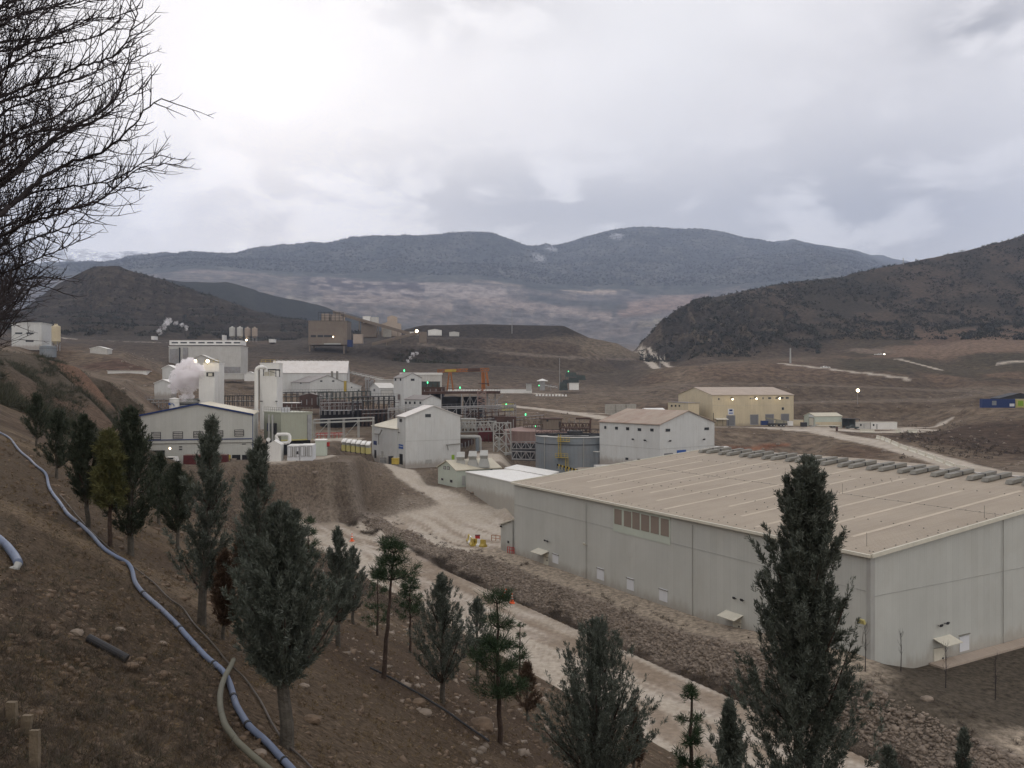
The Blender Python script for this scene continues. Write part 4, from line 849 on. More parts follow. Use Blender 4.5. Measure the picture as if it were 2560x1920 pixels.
CP = thing('carport', 'dark flat roofed carport between the small workshop and the white cabins', 'carport', P(2125, 1068, 424)); p = P(2106, 1068, 426); m = MB(); m.box(p + V(0, 0, 4.2), V(9.0, 0, -.3), V(0, 6, 0), V(0, 0, .3)); m.build('roof', M['dark'], CP); m = MB()
for i in range(4): m.bar(p + V(.3 + i * 2.8, 0, 0), p + V(.3 + i * 2.8, 0, 4.2), .2)
m.build('post', M['dark'], CP); MB().box(p + V(0, 5.8, 0), V(9, 0, 0), V(0, .2, 0), V(0, 0, 4.1)).build('back_wall', M['darkgreen'], CP)
for i, (x0, x1, y0, y1, lab) in enumerate(((2146, 2176, 1056, 1071, 'dull white portable cabin with a door beside the carport'), (2178, 2243, 1056, 1074, 'long white portable cabin at the right end of the cabin row'))):
    Cb = Bld('portable_cabin', lab, 'cabin', x0, y1, 415, y0, 86, La=3, pxr=x1, rise=0, wall='white2' if i else 'offwhite', roof='cream', over=.1, rt=.15); Cb.rect('b', x0 + 4, y0 + 4, x0 + 8, y0 + 9, 'glass', 'window'); Cb.rect('b', x0 + 12, y0 + 4, x0 + 16, y1 - 1, 'galv', 'door')
def jersey(mb, p, q, h=.85, w=.6):
    p, q = Vector(p), Vector(q); dd = (q - p).normalized(); n = V(-dd.y, dd.x, 0); prof = [(-w / 2, 0), (-w / 2, .18 * h), (-w * .2, .42 * h), (-w * .13, h), (w * .13, h), (w * .2, .42 * h), (w / 2, .18 * h), (w / 2, 0)]
    k = len(mb.v); 
    for e in (p, q): mb.v += [tuple(e + n * a + V(0, 0, b)) for a, b in prof]
    for i in range(8): j = (i + 1) % 8; mb.f.append((k + i, k + j, k + 8 + j, k + 8 + i))
    mb.f.append(tuple(range(k, k + 8))[::-1]); mb.f.append(tuple(range(k + 8, k + 16))); return mb
ORD = 'first,second,third,fourth,fifth,sixth,seventh,eighth,ninth,tenth,eleventh,twelfth,thirteenth,fourteenth,fifteenth,sixteenth,seventeenth,eighteenth,nineteenth,twentieth,twenty-first,twenty-second,twenty-third,twenty-fourth'.split(',')
JB = [(2192, 1099, 355), (2204, 1103, 350), (2215, 1106, 345), (2231, 1112, 337), (2252, 1117, 328), (2275, 1122, 320), (2298, 1129, 311), (2319, 1136, 303), (2341, 1142, 294), (2366, 1149, 286), (2391, 1157, 277), (2418, 1164, 268), (2446, 1171, 260), (2472, 1179, 251), (2498, 1186, 243), (2520, 1192, 237), (2541, 1199, 231), (2562, 1206, 226)]
for i, (px, py, Y) in enumerate(JB):
    nx = JB[min(i + 1, len(JB) - 1)]; p = on(px, Y - 1.5); q = on(px + (nx[0] - px) * .76 if i < len(JB) - 1 else px + 18, Y - 1.5 + (nx[2] - Y) * .76); q.z = p.z + (q.z - p.z)
    o = jersey(MB(), p - V(0, 0, .1), q - V(0, 0, .1), 1.5, 1.1).build('concrete_barrier', M['cream'], None, p); tag(o, ORD[i] + ' pale concrete barrier from the far end of the line beside the light road', 'barrier', 'concrete barriers along the light road on the right')
for px0, px1, py, wh_ in ((2150, 2186, 1082, 'longest pale barrier on the yard edge in front of the dull cabin'), (2240, 2252, 1081, 'shortest pale barrier on the yard edge right of the long white cabin'), (2270, 2292, 1083, 'rightmost pale barrier on the yard edge where the thin track starts')):
    p, q = on(px0, 388), on(px1, 388); tag(jersey(MB(), p, q, 1.6, 1.2).build('concrete_barrier', M['cream'], None, p), wh_, 'barrier', 'barriers in front of the white cabins')
SC = Bld('shipping_container', 'dark blue shipping container on the slope at the right edge', 'container', 2456, 1017, 428, 998, 90, La=2.5, pxr=2538, rise=0, wall='navy', roof='navy', over=0.02, rt=.1); SC.rect('b', 2480, 1002, 2491, 1013, 'tank', 'stencil_mark'); SC.rect('b', 2524, 1009, 2536, 1016, 'lightpanel', 'placard')
SC2 = Bld('shipping_container', 'lime green and yellow container at the right edge beside the blue one', 'container', 2540, 1016, 430, 998, 90, La=2.5, pxr=2585, rise=0, wall='mutedyel', roof='cream', over=.02, rt=.1); SC2.rect('b', 2545, 1002, 2558, 1015, 'green', 'green_panel')
DR = Bld('dark_shelter', 'dark pitched shelter roof behind the blue container', 'shelter', 2500, 1000, 436, 996, 88, La=8, pxr=2600, rise=2.6, gable='b', wall='dark', roof='dark')

# --- vehicles
def wheels(t, pts, r, w=.35, mt='rubber'):
    for p in pts:
        o = MB().tube([p - V(0, w / 2, 0), p + V(0, w / 2, 0)], r, 14).build('wheel', M[mt], t); MB().tube([p - V(0, w / 2 + .02, 0), p + V(0, w / 2 + .02, 0)], r * .5, 10).build('rim', M['galv'], o)
def pickup(label, p, L=5.0, flip=1, body='white2', lights=False, yaw=0.0):
    t = thing('pickup_truck', label, 'pickup', p); x = V(flip * math.cos(yaw), math.sin(yaw), 0)
    def bx(mb, x0, x1, y0, y1, z0, z1, tx0=0, tx1=0):
        y = V(-x.y, x.x, 0); f = lambda a, b, c: p + x * a + y * b + V(0, 0, c)
        return mb.hexa([f(x0, y0, z0), f(x1, y0, z0), f(x1, y1, z0), f(x0, y1, z0)], [f(x0 + tx0, y0 + .05, z1), f(x1 - tx1, y0 + .05, z1), f(x1 - tx1, y1 - .05, z1), f(x0 + tx0, y1 - .05, z1)])
    m = MB(); bx(m, -L / 2, L / 2, -.95, .95, .5, 1.1, .05, .1); bx(m, -L * .12, L * .22, -.9, .9, 1.1, 1.85, .25, .55); m.build('body', M[body], t)
    m = MB(); bx(m, -L * .10, L * .19, -.93, .93, 1.2, 1.7, .25, .5); m.build('window', M['glass'], t)
    y = V(-x.y, x.x, 0)
    wheels(t, [p + x * (s_ * L * .31) + y * (u_ * .8) + V(0, 0, .42) for s_ in (-1, 1) for u_ in (-1, 1)], .42, .28)
    for s_ in (-1, 1):
        o = MB().ball(p + x * (L / 2) + y * (s_ * .7) + V(0, 0, .9), .45 if lights else .12, 8).build('headlight', M['l_white' if lights else 'galv'], t)
    return t
pickup('white pickup truck driving on the narrow pale road below the scrub hill', on(2063, 667) , 7.5, -1)
pickup('pickup truck with bright headlights on the terrace at the foot of the right hill', on(2196, 800) + V(0, -2, 1.0), 9, 1, 'white2', True, -.6)
pickup('dark pickup parked beside the carport of the small workshop', on(2130, 404), 6.2, 1, 'darkgreen')
# mobile crane truck
p = on(1945, 415); p.z = P(1945, 1067, 415).z; t = thing('crane_truck', 'dusty mobile crane truck parked before the yellow workshop doors', 'crane truck', p)
m = MB(); m.box(p + V(-4.5, 0, 1.0), V(9.2, 0, 0), V(0, 2.4, 0), V(0, 0, .7)); m.build('chassis', M['dark'], t)
m = MB(); m.hexa([p + V(-.8, 0, 1.7), p + V(2.8, 0, 1.7), p + V(2.8, 2.2, 1.7), p + V(-.8, 2.2, 1.7)], [p + V(-.5, .1, 3.4), p + V(2.4, .1, 3.2), p + V(2.4, 2.1, 3.2), p + V(-.5, 2.1, 3.4)]); m.build('cab', M['truckgreen'], t)
MB().bar(p + V(2.6, 1.1, 2.9), p + V(-6.0, 1.1, 4.4), .7, .6).build('boom', M['truckgreen'], t)
m = MB(); m.box(p + V(3.0, .2, 1.7), V(1.6, 0, 0), V(0, 2, 0), V(0, 0, 1.3)); m.build('counterweight', M['truckgreen'], t)
wheels(t, [p + V(x, y, .65) for x in (-3.4, -1.9, 1.4, 2.9) for y in (.1, 2.3)], .68, .5)
crate('waste_skip', 'dark blue skip left of the crane truck', 'skip', 1904, 1921, 1052, 1063, 418, 'navy')
crate('parts_crate', 'white box standing right of the crane truck', 'box', 1970, 1983, 1053, 1065, 418, 'white2')
crate('fuel_tank', 'dark round bin between the two workshops', 'bin', 2004, 2018, 1056, 1067, 418, 'dark')
t = thing('yard_wall', 'low pale yellow yard wall right of the yellow workshop', 'wall', P(1996, 1066, 424)); MB().box(P(1984, 1066, 426), V(5.0, 0, 0), V(0, .3, 0), V(0, 0, 3.2)).build('panel', M['yellowwall'], t); MB().box(P(1984, 1066, 425.9) + V(0, 0, 3.2), V(5.0, 0, 0), V(0, .45, 0), V(0, 0, .15)).build('coping', M['cream'], t)
p = on(2060, 404); t = thing('flatbed_trailer', 'empty flatbed trailer with sloping ramp in front of the small workshop', 'trailer', p); m = MB(); m.box(p + V(-3, 0, .9), V(11, 0, 0), V(0, 2.4, 0), V(0, 0, .3)); m.build('deck', M['cream'], t); m = MB(); m.box(p + V(-6, 0, .1), V(3.2, 0, 1.6), V(0, .3, 0), V(0, 0, .2)); m.box(p + V(-6, 2, .1), V(3.2, 0, 1.6), V(0, .3, 0), V(0, 0, .2)); m.build('ramp', M['galv'], t); wheels(t, [p + V(x, y, .5) for x in (4, 5.5) for y in (.2, 2.2)], .5)
# road sign with two square faces
p = on(2092, 372); t = thing('road_sign', 'small rust red sign on a post beside the curving light road', 'sign', p); MB().bar(p, p + V(0, 0, 1.6), .1).build('post', M['steel'], t); MB().box(p + V(-.5, -.1, 1.5), V(1, 0, 0), V(0, .08, 0), V(0, 0, 2)).build('panel', M['rust'], t)
def pole(px, pyt, Y, label, arm=False, r=.14, mt='steel', lampm=None, name='utility_pole'):
    p = on(px, Y); h_ = CZ + (960 - pyt) / F * Y - p.z; t = thing(name, label, 'pole', p); MB().tube([p - V(0, 0, .5), p + V(0, 0, h_)], r, 8, r * .6).build('mast', M[mt], t)
    if arm: MB().bar(p + V(-1.2, 0, h_ * .93), p + V(1.2, 0, h_ * .93), .15).build('crossarm', M[mt], t)
    if lampm: MB().ball(p + V(0, -.4, h_), lampm[1], 10).build('lamp', M[lampm[0]], t)
    return t
pole(1976, 870, 690, 'pale pole standing on the bench road below the scrub hill', True, .8, 'galv'); pole(1650, 888, 800, 'thin dark pole beside the double light track', True, .3)
pole(1280, 765, 930, 'thin mast on the flat top of the middle spoil hill', False, .4); pole(1399, 895, 560, 'thin pole left of the dark crusher rig', False, .25)
pole(2144, 976, 480, 'floodlight pole with a glaring lamp on the brown slope', False, .12, 'steel', ('l_warm', .9), 'floodlight_pole')
pole(2092 + 167, 1075, 395, 'thin marker pole at the start of the concrete barriers', False, .1); pole(2258, 645, 1480, 'lattice mast on the skyline of the right hill', True, .9, 'galv')
# ---------------------------------------------------------------- processing plant
def Bf(name, label, cat, px0, px1, pyt, pyb, Y, wall, roof, dep=8, az=88, gable='b', rise=0, group=None, **kw):
    """building seen almost square on: nearest corner at px0 (left), front face = b"""
    return Bld(name, label, cat, px0, pyb, Y, pyt, az, La=dep, pxr=px1, gable=gable, rise=rise, wall=wall, roof=roof, group=group, **kw)
# blue trimmed hall (gable end towards us)
B5 = Bld('plant_hall', 'wide pale grey hall with navy blue roof trim and five slatted windows on the left', 'building', 631, 1158, 203, 1038, -14, pxl=352, Lb=26, gable='a', rise=2.6, wall='wh_wall', roof='creamroof', over=.3, rt=.3)
B5.win('a', (378, 1080, 402, 1099), (432, 1079, 457.5, 1097), (483.5, 1078, 508, 1095), (534, 1076, 558, 1093), (586, 1074, 610, 1091), mt='offwhite', fm='dark', fr=.12, name='slatted_window')
for x0, y0, y1 in ((378, 1080, 1099), (432, 1079, 1097), (483.5, 1078, 1095), (534, 1076, 1093), (586, 1074, 1091)):
    for k in range(1, 4): B5.rect('a', x0, y0 + (y1 - y0) * k / 4 - .7, x0 + 24.5, y0 + (y1 - y0) * k / 4 + .7, 'dark', 'slat', out=.12)
B5.rect('a', 354, 1097.5, 630, 1099.8, 'navy', 'blue_band', out=.12, z0=None); B5.rect('a', 357, 1107, 630, 1108.2, 'vent', 'gutter', out=.2)
g1, g2 = B5.g; A_, Bc, C_, D_ = B5.cor; hh = V(0, 0, B5.h)
for p_, q_ in ((A_ + hh, g1), (Bc + hh, g1)):
    d_ = (q_ - p_).normalized(); MB().box(p_ - B5.b * .36 - d_ * .3, (q_ - p_) + d_ * .3, B5.b * .14, V(0, 0, .42)).build('blue_gable_trim', M['navy'], B5.t)
MB().box(A_ - V(0, 0, 1), V(0, 0, B5.h + 1), -B5.a * .12, B5.b * .8).build('blue_corner_trim', M['navy'], B5.t)
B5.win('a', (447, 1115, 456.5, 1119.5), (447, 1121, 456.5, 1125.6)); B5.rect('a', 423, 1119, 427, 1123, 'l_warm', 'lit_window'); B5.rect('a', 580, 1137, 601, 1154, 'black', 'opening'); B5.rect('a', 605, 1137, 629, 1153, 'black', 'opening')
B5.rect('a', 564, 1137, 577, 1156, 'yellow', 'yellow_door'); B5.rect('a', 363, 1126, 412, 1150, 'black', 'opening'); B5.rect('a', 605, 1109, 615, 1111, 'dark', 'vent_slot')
cc = Bld('shipping_container', 'dark red shipping container lying before the blue trimmed hall', 'container', 458, 1161, 195, 1139, 84, La=2.4, pxr=566, rise=0, wall='darkred', roof='redtank', over=.02, rt=.1)
for k in (.3, .7): MB().box(cc.K + cc.b * cc.Lb * k - cc.a * .0 + V(0, 0, .1) - V(0, .06, 0), V(.12, 0, 0), V(0, .05, 0), V(0, 0, cc.h - .2)).build('locking_bar', M['galv'], cc.t)
# lorry beside it
p = P(411, 1159, 192); t = thing('box_truck', 'small white truck half hidden by trees left of the dark red container', 'truck', p); m = MB(); m.hexa([p + V(0, 0, .5), p + V(2.6, 0, .5), p + V(2.6, 2, .5), p + V(0, 2, .5)], [p + V(.3, .1, 1.5), p + V(2.4, .1, 1.5), p + V(2.4, 1.9, 1.5), p + V(.3, 1.9, 1.5)]); m.build('body', M['white2'], t); MB().box(p + V(.35, -.02, 1.0), V(1.7, 0, 0), V(0, .04, 0), V(0, 0, .35)).build('window', M['glass'], t); wheels(t, [p + V(x, y, .4) for x in (.5, 2.1) for y in (0, 2)], .4, .25)
# cold box towers
def coldbox(label, x0, x1, yt, fx0, fx1, fyt, yb, Y):
    t_ = Bf('cold_box_tower', label, 'tower', x0, x1, yt, yb, Y, 'white2', 'white2', dep=6, az=84, over=.1)
    return t_
T1 = coldbox('tall white box tower behind the steam plume with two lamps on top', 508, 548, 909, 0, 0, 0, 1040, 240)
T1b = Bf('cold_box_tower', 'narrower white box tower in front of the one behind the steam plume', 'tower', 497, 536, 930, 1040, 232, 'white2', 'white2', dep=5, az=84, over=.05)
T1b.rect('b', 516, 925 + 6, 535, 941, 'dark', 'open_bay', out=.05); T1b.rect('b', 521, 933, 531, 940, 'cream', 'vessel', out=.3); T1b.rect('b', 496, 1000, 500, 1003, 'dark', 'bracket', out=.8)
T2 = coldbox('tall white box tower with a big pipe loop left of the large shed', 650, 698, 909, 0, 0, 0, 1060, 240)
T2b = Bf('cold_box_tower', 'rounded white column before the tall tower with an open steel frame on top', 'tower', 655, 692, 942, 1060, 232, 'white2', 'white2', dep=5, az=84, over=.05)
m = MB(); p0, p1 = P(658, 942, 232), P(689, 942, 232)
for p_ in (p0, p1):
    for dy in (.3, 4): m.bar(p_ + V(0, dy, 0), p_ + V(0, dy, 2.0), .18)
m.bar(p0 + V(0, .3, 2.0), p1 + V(0, .3, 2.0), .3); m.bar(p0 + V(0, 4, 2.0), p1 + V(0, 4, 2.0), .3); m.bar(p0 + V(0, .3, 1.9), p0 + V(0, 4, 1.9), .3); m.bar(p1 + V(0, .3, 1.9), p1 + V(0, 4, 1.9), .3); m.bar(p0 + V(0, .3, 2.0), p1 + V(0, .3, 1.0), .12); m.build('top_frame', M['dark'], T2b.t)
MB().cyl(P(667, 942, 234), .7, 1.8, 12).build('vessel', M['cream'], T2b.t); MB().cyl(P(681, 942, 234), .7, 1.8, 12).build('vessel', M['cream'], T2b.t)
T2b.rect('b', 651, 1002, 657, 1004, 'dark', 'bracket', out=1.0); T2b.rect('b', 690, 1002, 694, 1004, 'dark', 'bracket', out=1.0)
MB().tube([P(641, 1060, 230), P(641, 926, 230), P(643, 921, 230), P(648, 918, 230), P(658, 918, 231), P(664, 921, 232), P(665, 930, 232)], .52, 12).build('main_pipe', M['white2'], T2b.t)
MB().tube([P(647, 1000, 231), P(647, 926, 231)], .18, 8).build('riser_pipe', M['vent'], T2b.t)
for i_, (px, py) in enumerate(((488, 903), (519, 903))):
    o = MB().bar(P(px, 912, 239), P(px, 903, 239), .12).build('lamp_post', M['yellow'], T1.t); lit(o, P(px, 903, 238), .5)
for t_, pts_ in ((T1.t, ((512, 909), (522, 909), (534, 909), (546, 909))), (T2.t, ((653, 909), (664, 909), (676, 909), (688, 909)))):
    m = MB(); q = [P(a, b, 240.5) for a, b in pts_]
    for p_ in q: m.bar(p_, p_ + V(0, 0, 1.1), .07)
    m.bar(q[0] + V(0, 0, 1.1), q[-1] + V(0, 0, 1.1), .07); m.bar(q[0] + V(0, 0, .6), q[-1] + V(0, 0, .6), .05); m.build('roof_railing', M['yellow'], t_)
AR = Bf('barrel_roofed_building', 'pale building with rounded roof showing above the steam plume', 'building', 468, 540, 903, 960, 300, 'offwhite', 'offwhite', dep=8, gable='b', rise=2.2, az=80)
SB = Bf('storage_silo_block', 'long grey corrugated storage block with flat ridge roof behind the steam plume', 'building', 422, 602, 866, 938, 560, 'offwhite', 'white2', dep=16, az=89)
SB.rect('b', 424, 872, 445, 919, 'steel', 'grey_bay', out=.2); SB.rect('b', 448, 869, 451, 920, 'dark', 'stair_shaft', out=.8); SB.rect('b', 458, 869, 470, 905, 'steel', 'pipe_bay', out=.5); SB.rect('b', 556, 917, 601, 938, 'steel', 'lower_bay', out=.2)
m = MB(); q0, q1 = P(422, 862, 562), P(600, 862, 562); m.box(q0 + V(0, 1, 0), q1 - q0, V(0, 12, 0), V(0, 0, 3.0)); m.build('monitor_roof', M['white2'], SB.t); m = MB()
for i in range(8): m.box(q0.lerp(q1, (i + .25) / 8) + V(0, .9, 1.0), (q1 - q0) * .09, V(0, .15, 0), V(0, 0, .9))
tag(m.build('ridge_openings', M['dark'], SB.t), kind='stuff')
for x0, x1, y0, y1, Y, lab, wl in ((406, 436, 921, 956, 330, 'small pale block left of the steam plume, upper one', 'white'), (386, 428, 958, 990, 300, 'white box building left of the steam plume, lower one', 'white'), (553, 609, 934, 942, 500, 'low pale building at the foot of the grey storage block', 'offwhite'),
                                   (611, 638, 935, 946, 480, 'small white gabled shed between the two white towers', 'white2'), (269, 367, 928, 938, 385, 'long low white building in the red earth hollow on the left', 'white2'), (225, 268, 872, 890, 450, 'pale shed on the dark flat at far left', 'offwhite')):
    Bf('low_building', lab, 'building', x0, x1, y0, y1, Y, wl, 'white2', dep=9, az=80, rise=0 if x1 - x0 > 50 else 1.2)
LB = Bf('ore_building', 'white block with two dark window strips behind the bare branches at far left', 'building', 29, 104, 807, 868, 440, 'white', 'white2', dep=12, az=84); LB.rect('b', 66, 831, 84, 835.5, 'glass', 'window'); LB.rect('b', 64, 850, 84, 855, 'glass', 'window'); LB.rect('b', 38, 831, 56, 835.5, 'glass', 'window')
def silo(name, label, px0, px1, pyt, pyb, Y, mt, cat='silo', legs=3.0, group=None):
    c_ = P((px0 + px1) / 2, pyb, Y); r_ = (px1 - px0) / 2 / F * Y; h_ = (pyb - pyt) / F * Y; t_ = thing(name, label, cat, c_, group)
    MB().lathe(c_, [(.3, legs * .4), (r_, legs), (r_, h_ * .96), (r_ * .55, h_)], 20).build('shell', M[mt], t_)
    m = MB()
    for k in range(6): m.lathe(c_, [(r_ + .02, legs + (h_ * .96 - legs) * k / 6), (r_ + .14, legs + (h_ * .96 - legs) * k / 6 + .1), (r_ + .02, legs + (h_ * .96 - legs) * k / 6 + .2)], 20)
    m.build('hoops', M[mt], t_); 
    for a in range(4): e = V(math.cos(.8 + a * 1.57) * r_ * .85, math.sin(.8 + a * 1.57) * r_ * .85, 0); MB().bar(c_ + e - V(0, 0, 2), c_ + e + V(0, 0, legs + .3), .3).build('leg', M['steel'], t_)
    MB().box(c_ + V(-.6, -.6, h_), V(1.2, 0, 0), V(0, 1.2, 0), V(0, 0, .9)).build('top_filter', M[mt], t_); return t_
silo('storage_silo', 'tall pale yellow silo beside the white block at far left', 130, 150.5, 814, 868, 440, 'yellowwall')
tank('water_tank', 'squat grey tank below the pale yellow silo at far left', 120, 888, 866, 38, 430, 'tank', 24, roofm='tank', cone=1.0)
for x0, x1, y0, mt_, lab in ((573.5, 587.6, 818, 'offwhite', 'leftmost white silo of the four on the dark terrace'), (592.5, 607, 818, 'offwhite', 'second white silo of the four on the dark terrace'), (612, 626, 819.5, 'tanroof', 'left tan silo of the four on the dark terrace'), (630, 643.5, 819.5, 'tanroof', 'right tan silo of the four on the dark terrace')):
    silo('storage_silo', lab, x0, x1, y0, 849, 760, mt_, group='four silos on the dark terrace')
# pale round tank with emblem near the plume
ET, c2, r2_, h2 = tank('emblem_tank', 'white tank with blue arc emblem poking above the blue trimmed roof', 436, 1030, 998, 24, 228, 'white2', 24, roofm='white2', cone=.3)
m = MB(); pts_ = []
for i in range(9): a = R(-50 + i * 20); pts_.append(c2 + V(-.1 + math.sin(a) * .55, -r2_ - .03, h2 - 1.75 + math.cos(a) * .55))
m.tube(pts_, .1, 6); m.box(c2 + V(-1.1, -r2_ * .99, h2 - 1.6), V(.5, 0, 0), V(0, .1, 0), V(0, 0, .6)); m.build('emblem', M['blue'], ET)
CT = Bf('cooling_tower', 'low louvred cooling tower at the foot of the steam plume', 'cooling tower', 446, 508, 1006, 1030, 232, 'galv', 'galv', dep=6, az=86); CT.rect('b', 449, 1009, 505, 1012, 'dark', 'louvre_band'); MB().lathe(P(478, 1005, 235), [(2.4, 0), (2.1, .5), (2.3, 1.0), (2.2, 1.0), (2.0, .5)], 24).build('fan_stack', M['galv'], CT.t)
# steam
def smoke(name, label, blobs, dens, nscale):
    o_ = V(*blobs[0][0]); bm = bmesh.new()
    for c_, r_ in blobs:
        r_ = bmesh.ops.create_icosphere(bm, subdivisions=3, radius=1, matrix=__import__('mathutils').Matrix.Translation(V(*c_) - o_) @ __import__('mathutils').Matrix.Diagonal((*((r_,) * 3 if not isinstance(r_, tuple) else r_), 1)))
    me = bpy.data.meshes.new(name); bm.to_mesh(me); bm.free()
    m_ = bpy.data.materials.new(name); m_.use_nodes = True; t = NT(m_.node_tree); t.n.clear(); out = t.add('ShaderNodeOutputMaterial'); ob = t.add('ShaderNodeTexCoord').outputs['Object']
    n_ = t.noise(ob, nscale, 5, .62, .6); n5 = t.noise(ob, nscale * 3.2, 4, .6); d_ = t.math('MULTIPLY', t.math('MULTIPLY', t.mapr(n_, .42, .56), t.mapr(n5, .3, .6, .25, 1.0)), dens)
    pv = t.add('ShaderNodeVolumePrincipled', {'Color': (.97, .95, .96, 1), 'Density': d_, 'Anisotropy': .2}); t.l.new(pv.outputs[0], out.inputs['Volume'])
    o = link_mesh(name, me, m_, None, o_); rm = o.modifiers.new('join', 'REMESH'); rm.mode = 'VOXEL'; rmin = min(b[1] for b in blobs); rm.voxel_size = rmin / 6
    dg = bpy.context.evaluated_depsgraph_get(); me2 = bpy.data.meshes.new_from_object(o.evaluated_get(dg)); o.modifiers.clear(); o.data = me2; rav = sum(b[1] for b in blobs) / len(blobs)
    nn_ = [v.normal.copy() for v in me2.vertices]
    for v, n__ in zip(me2.vertices, nn_):
        k = mnoise.fractal(v.co / rav * 1.3 + V(3, 1, 2), 1.0, 2.1, 5); v.co = v.co + n__ * (k - .1) * rav * .55
    return tag(o, label, 'steam')
def SP(px, py, Y, rp): p_ = P(px, py, Y); return ((p_.x, p_.y, p_.z), rp * 1.15 / F * Y)
smoke('steam_plume', 'dense white steam plume rising over the blue trimmed hall', [SP(482, 1002, 234, 9), SP(474, 992, 234, 14), SP(466, 978, 234, 20), SP(462, 962, 234, 27), SP(468, 944, 234, 33), SP(480, 936, 234, 30), SP(458, 930, 234, 24), SP(492, 946, 234, 22), SP(448, 948, 234, 20), SP(470, 922, 234, 20), SP(440, 968, 234, 14), SP(505, 940, 234, 12)], 2.6, .30)
smoke('steam_wisp', 'ragged white steam wisp before the terraced hill on the left', [SP(424, 800, 700, 7), SP(418, 806, 700, 8), SP(408, 818, 700, 7), SP(398, 830, 700, 7), SP(440, 808, 700, 5), SP(456, 812, 700, 6), SP(466, 820, 700, 5)], .35, .22)
smoke('steam_wisp', 'thin white steam wisp against the dark spoil hill behind the tall white tower', [SP(1020, 902, 560, 4), SP(1026, 894, 560, 4), SP(1032, 887, 560, 5), SP(1042, 883, 560, 4)], .8, .5)
# green grey cooler building
B6 = Bld('cooler_block', 'tall pale green cooler block on a dark base behind the two white containers', 'building', 703, 1102, 214, 1034, 52, pxl=660, pxr=781, rise=0, wall='greenwall', roof='greenwall', over=.1, sink=.1, rt=.3)
B6.rect('b', 768, 1036, 778, 1100, 'steel', 'ladder_bay', out=.3); B6.rect('b', 704, 1104, 781, 1114, 'black', 'base_shadow_gap', out=-.1, back=3) if 0 else None
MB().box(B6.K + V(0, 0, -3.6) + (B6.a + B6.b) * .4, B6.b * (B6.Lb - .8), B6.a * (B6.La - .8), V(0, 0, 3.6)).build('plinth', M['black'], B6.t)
B6.rect('b', 702.5, 1098, 781.5, 1101, 'mutedyel', 'lower_trim', out=.15); B6.rect('a', 668, 1058, 676, 1078, 'navy', 'duct'); B6.rect('a', 684, 1058, 692, 1085, 'dark', 'duct', out=.6)
for px in (672, 681): MB().tube([P(px, 1110, 211), P(px, 1037, 211)], .22, 8).build('riser_pipe', M['galv'], B6.t)
m = MB(); A_, Bc, C_, D_ = B6.cor; hh = V(0, 0, B6.h + .3)
for q0, q1, n_ in ((Bc, A_, 8), (A_, D_, 10)):
    for i in range(n_ + 1): p_ = q0.lerp(q1, i / n_) + hh; m.bar(p_, p_ + V(0, 0, 1.2), .07)
    for z_ in (.6, 1.2): m.bar(q0 + hh + V(0, 0, z_), q1 + hh + V(0, 0, z_), .06)
m.build('roof_railing', M['vent'], B6.t); MB().box(A_ + hh + B6.a * .3 + B6.b * .3, B6.b * 2.2, B6.a * .2, V(0, 0, 1.3)).build('roof_panel', M['lightpanel'], B6.t)
MB().tube([P(692, 1104, 205), P(691, 1090, 205), P(694, 1086, 205), P(716, 1085.5, 205), P(722, 1087, 205), P(724, 1091, 205), P(724, 1102, 205), P(721, 1106, 205), P(716, 1107.5, 205), P(693, 1108, 205)], .42, 10).build('pipe_loop', M['white2'], B6.t)
for px, lab in ((671, 'left'), (693, 'right')): MB().tube([P(px, 1099, 203), P(px, 1099, 207)], .5, 14).build('flange_end', M['white2'], B6.t)
for x0, x1, y0, y1, lab in ((718, 749, 1115, 1145, 'left white container of the pair under the pale green cooler block'), (750.5, 781.5, 1114, 1143, 'right white container of the pair under the pale green cooler block')):
    c_ = Bf('white_container', lab, 'container', x0, x1, y0, y1, 200, 'lightpanel', 'white2', dep=6, az=84, over=.03, rt=.08)
    w_ = x1 - x0
    for k in (0, .5): c_.rect('b', x0 + w_ * k + 1.5, y0 + 2, x0 + w_ * (k + .5) - 1.5, y1 - 2.5, 'lightpanel', 'door', frame=.07, fm='vent', out=.1)
    for k in (.28, .40, .62, .72): c_.rect('b', x0 + w_ * k, y0 + 3, x0 + w_ * k + .8, y1 - 3, 'vent', 'locking_bar', out=.16)
    if x0 < 730: c_.rect('b', x0 + 24, y0 + 13, x0 + 28, y0 + 20, 'dark', 'vent_grille', out=.2)
Bf('electrical_cabin', 'small pale blue cabin right of the pair of white containers', 'cabin', 788, 815, 1102, 1125, 212, 'palegreen', 'white2', dep=3, az=84, over=.1)
crate('fire_box', 'red fire equipment box right of the pale blue cabin', 'box', 817, 823, 1106, 1117, 214, 'redp', dep=.5)
Bf('gable_cabin', 'white cabin with arched top left of the white containers behind the cypress', 'cabin', 668, 702, 1114, 1148, 198, 'white2', 'white2', dep=4, az=84, rise=1.0, over=.05)
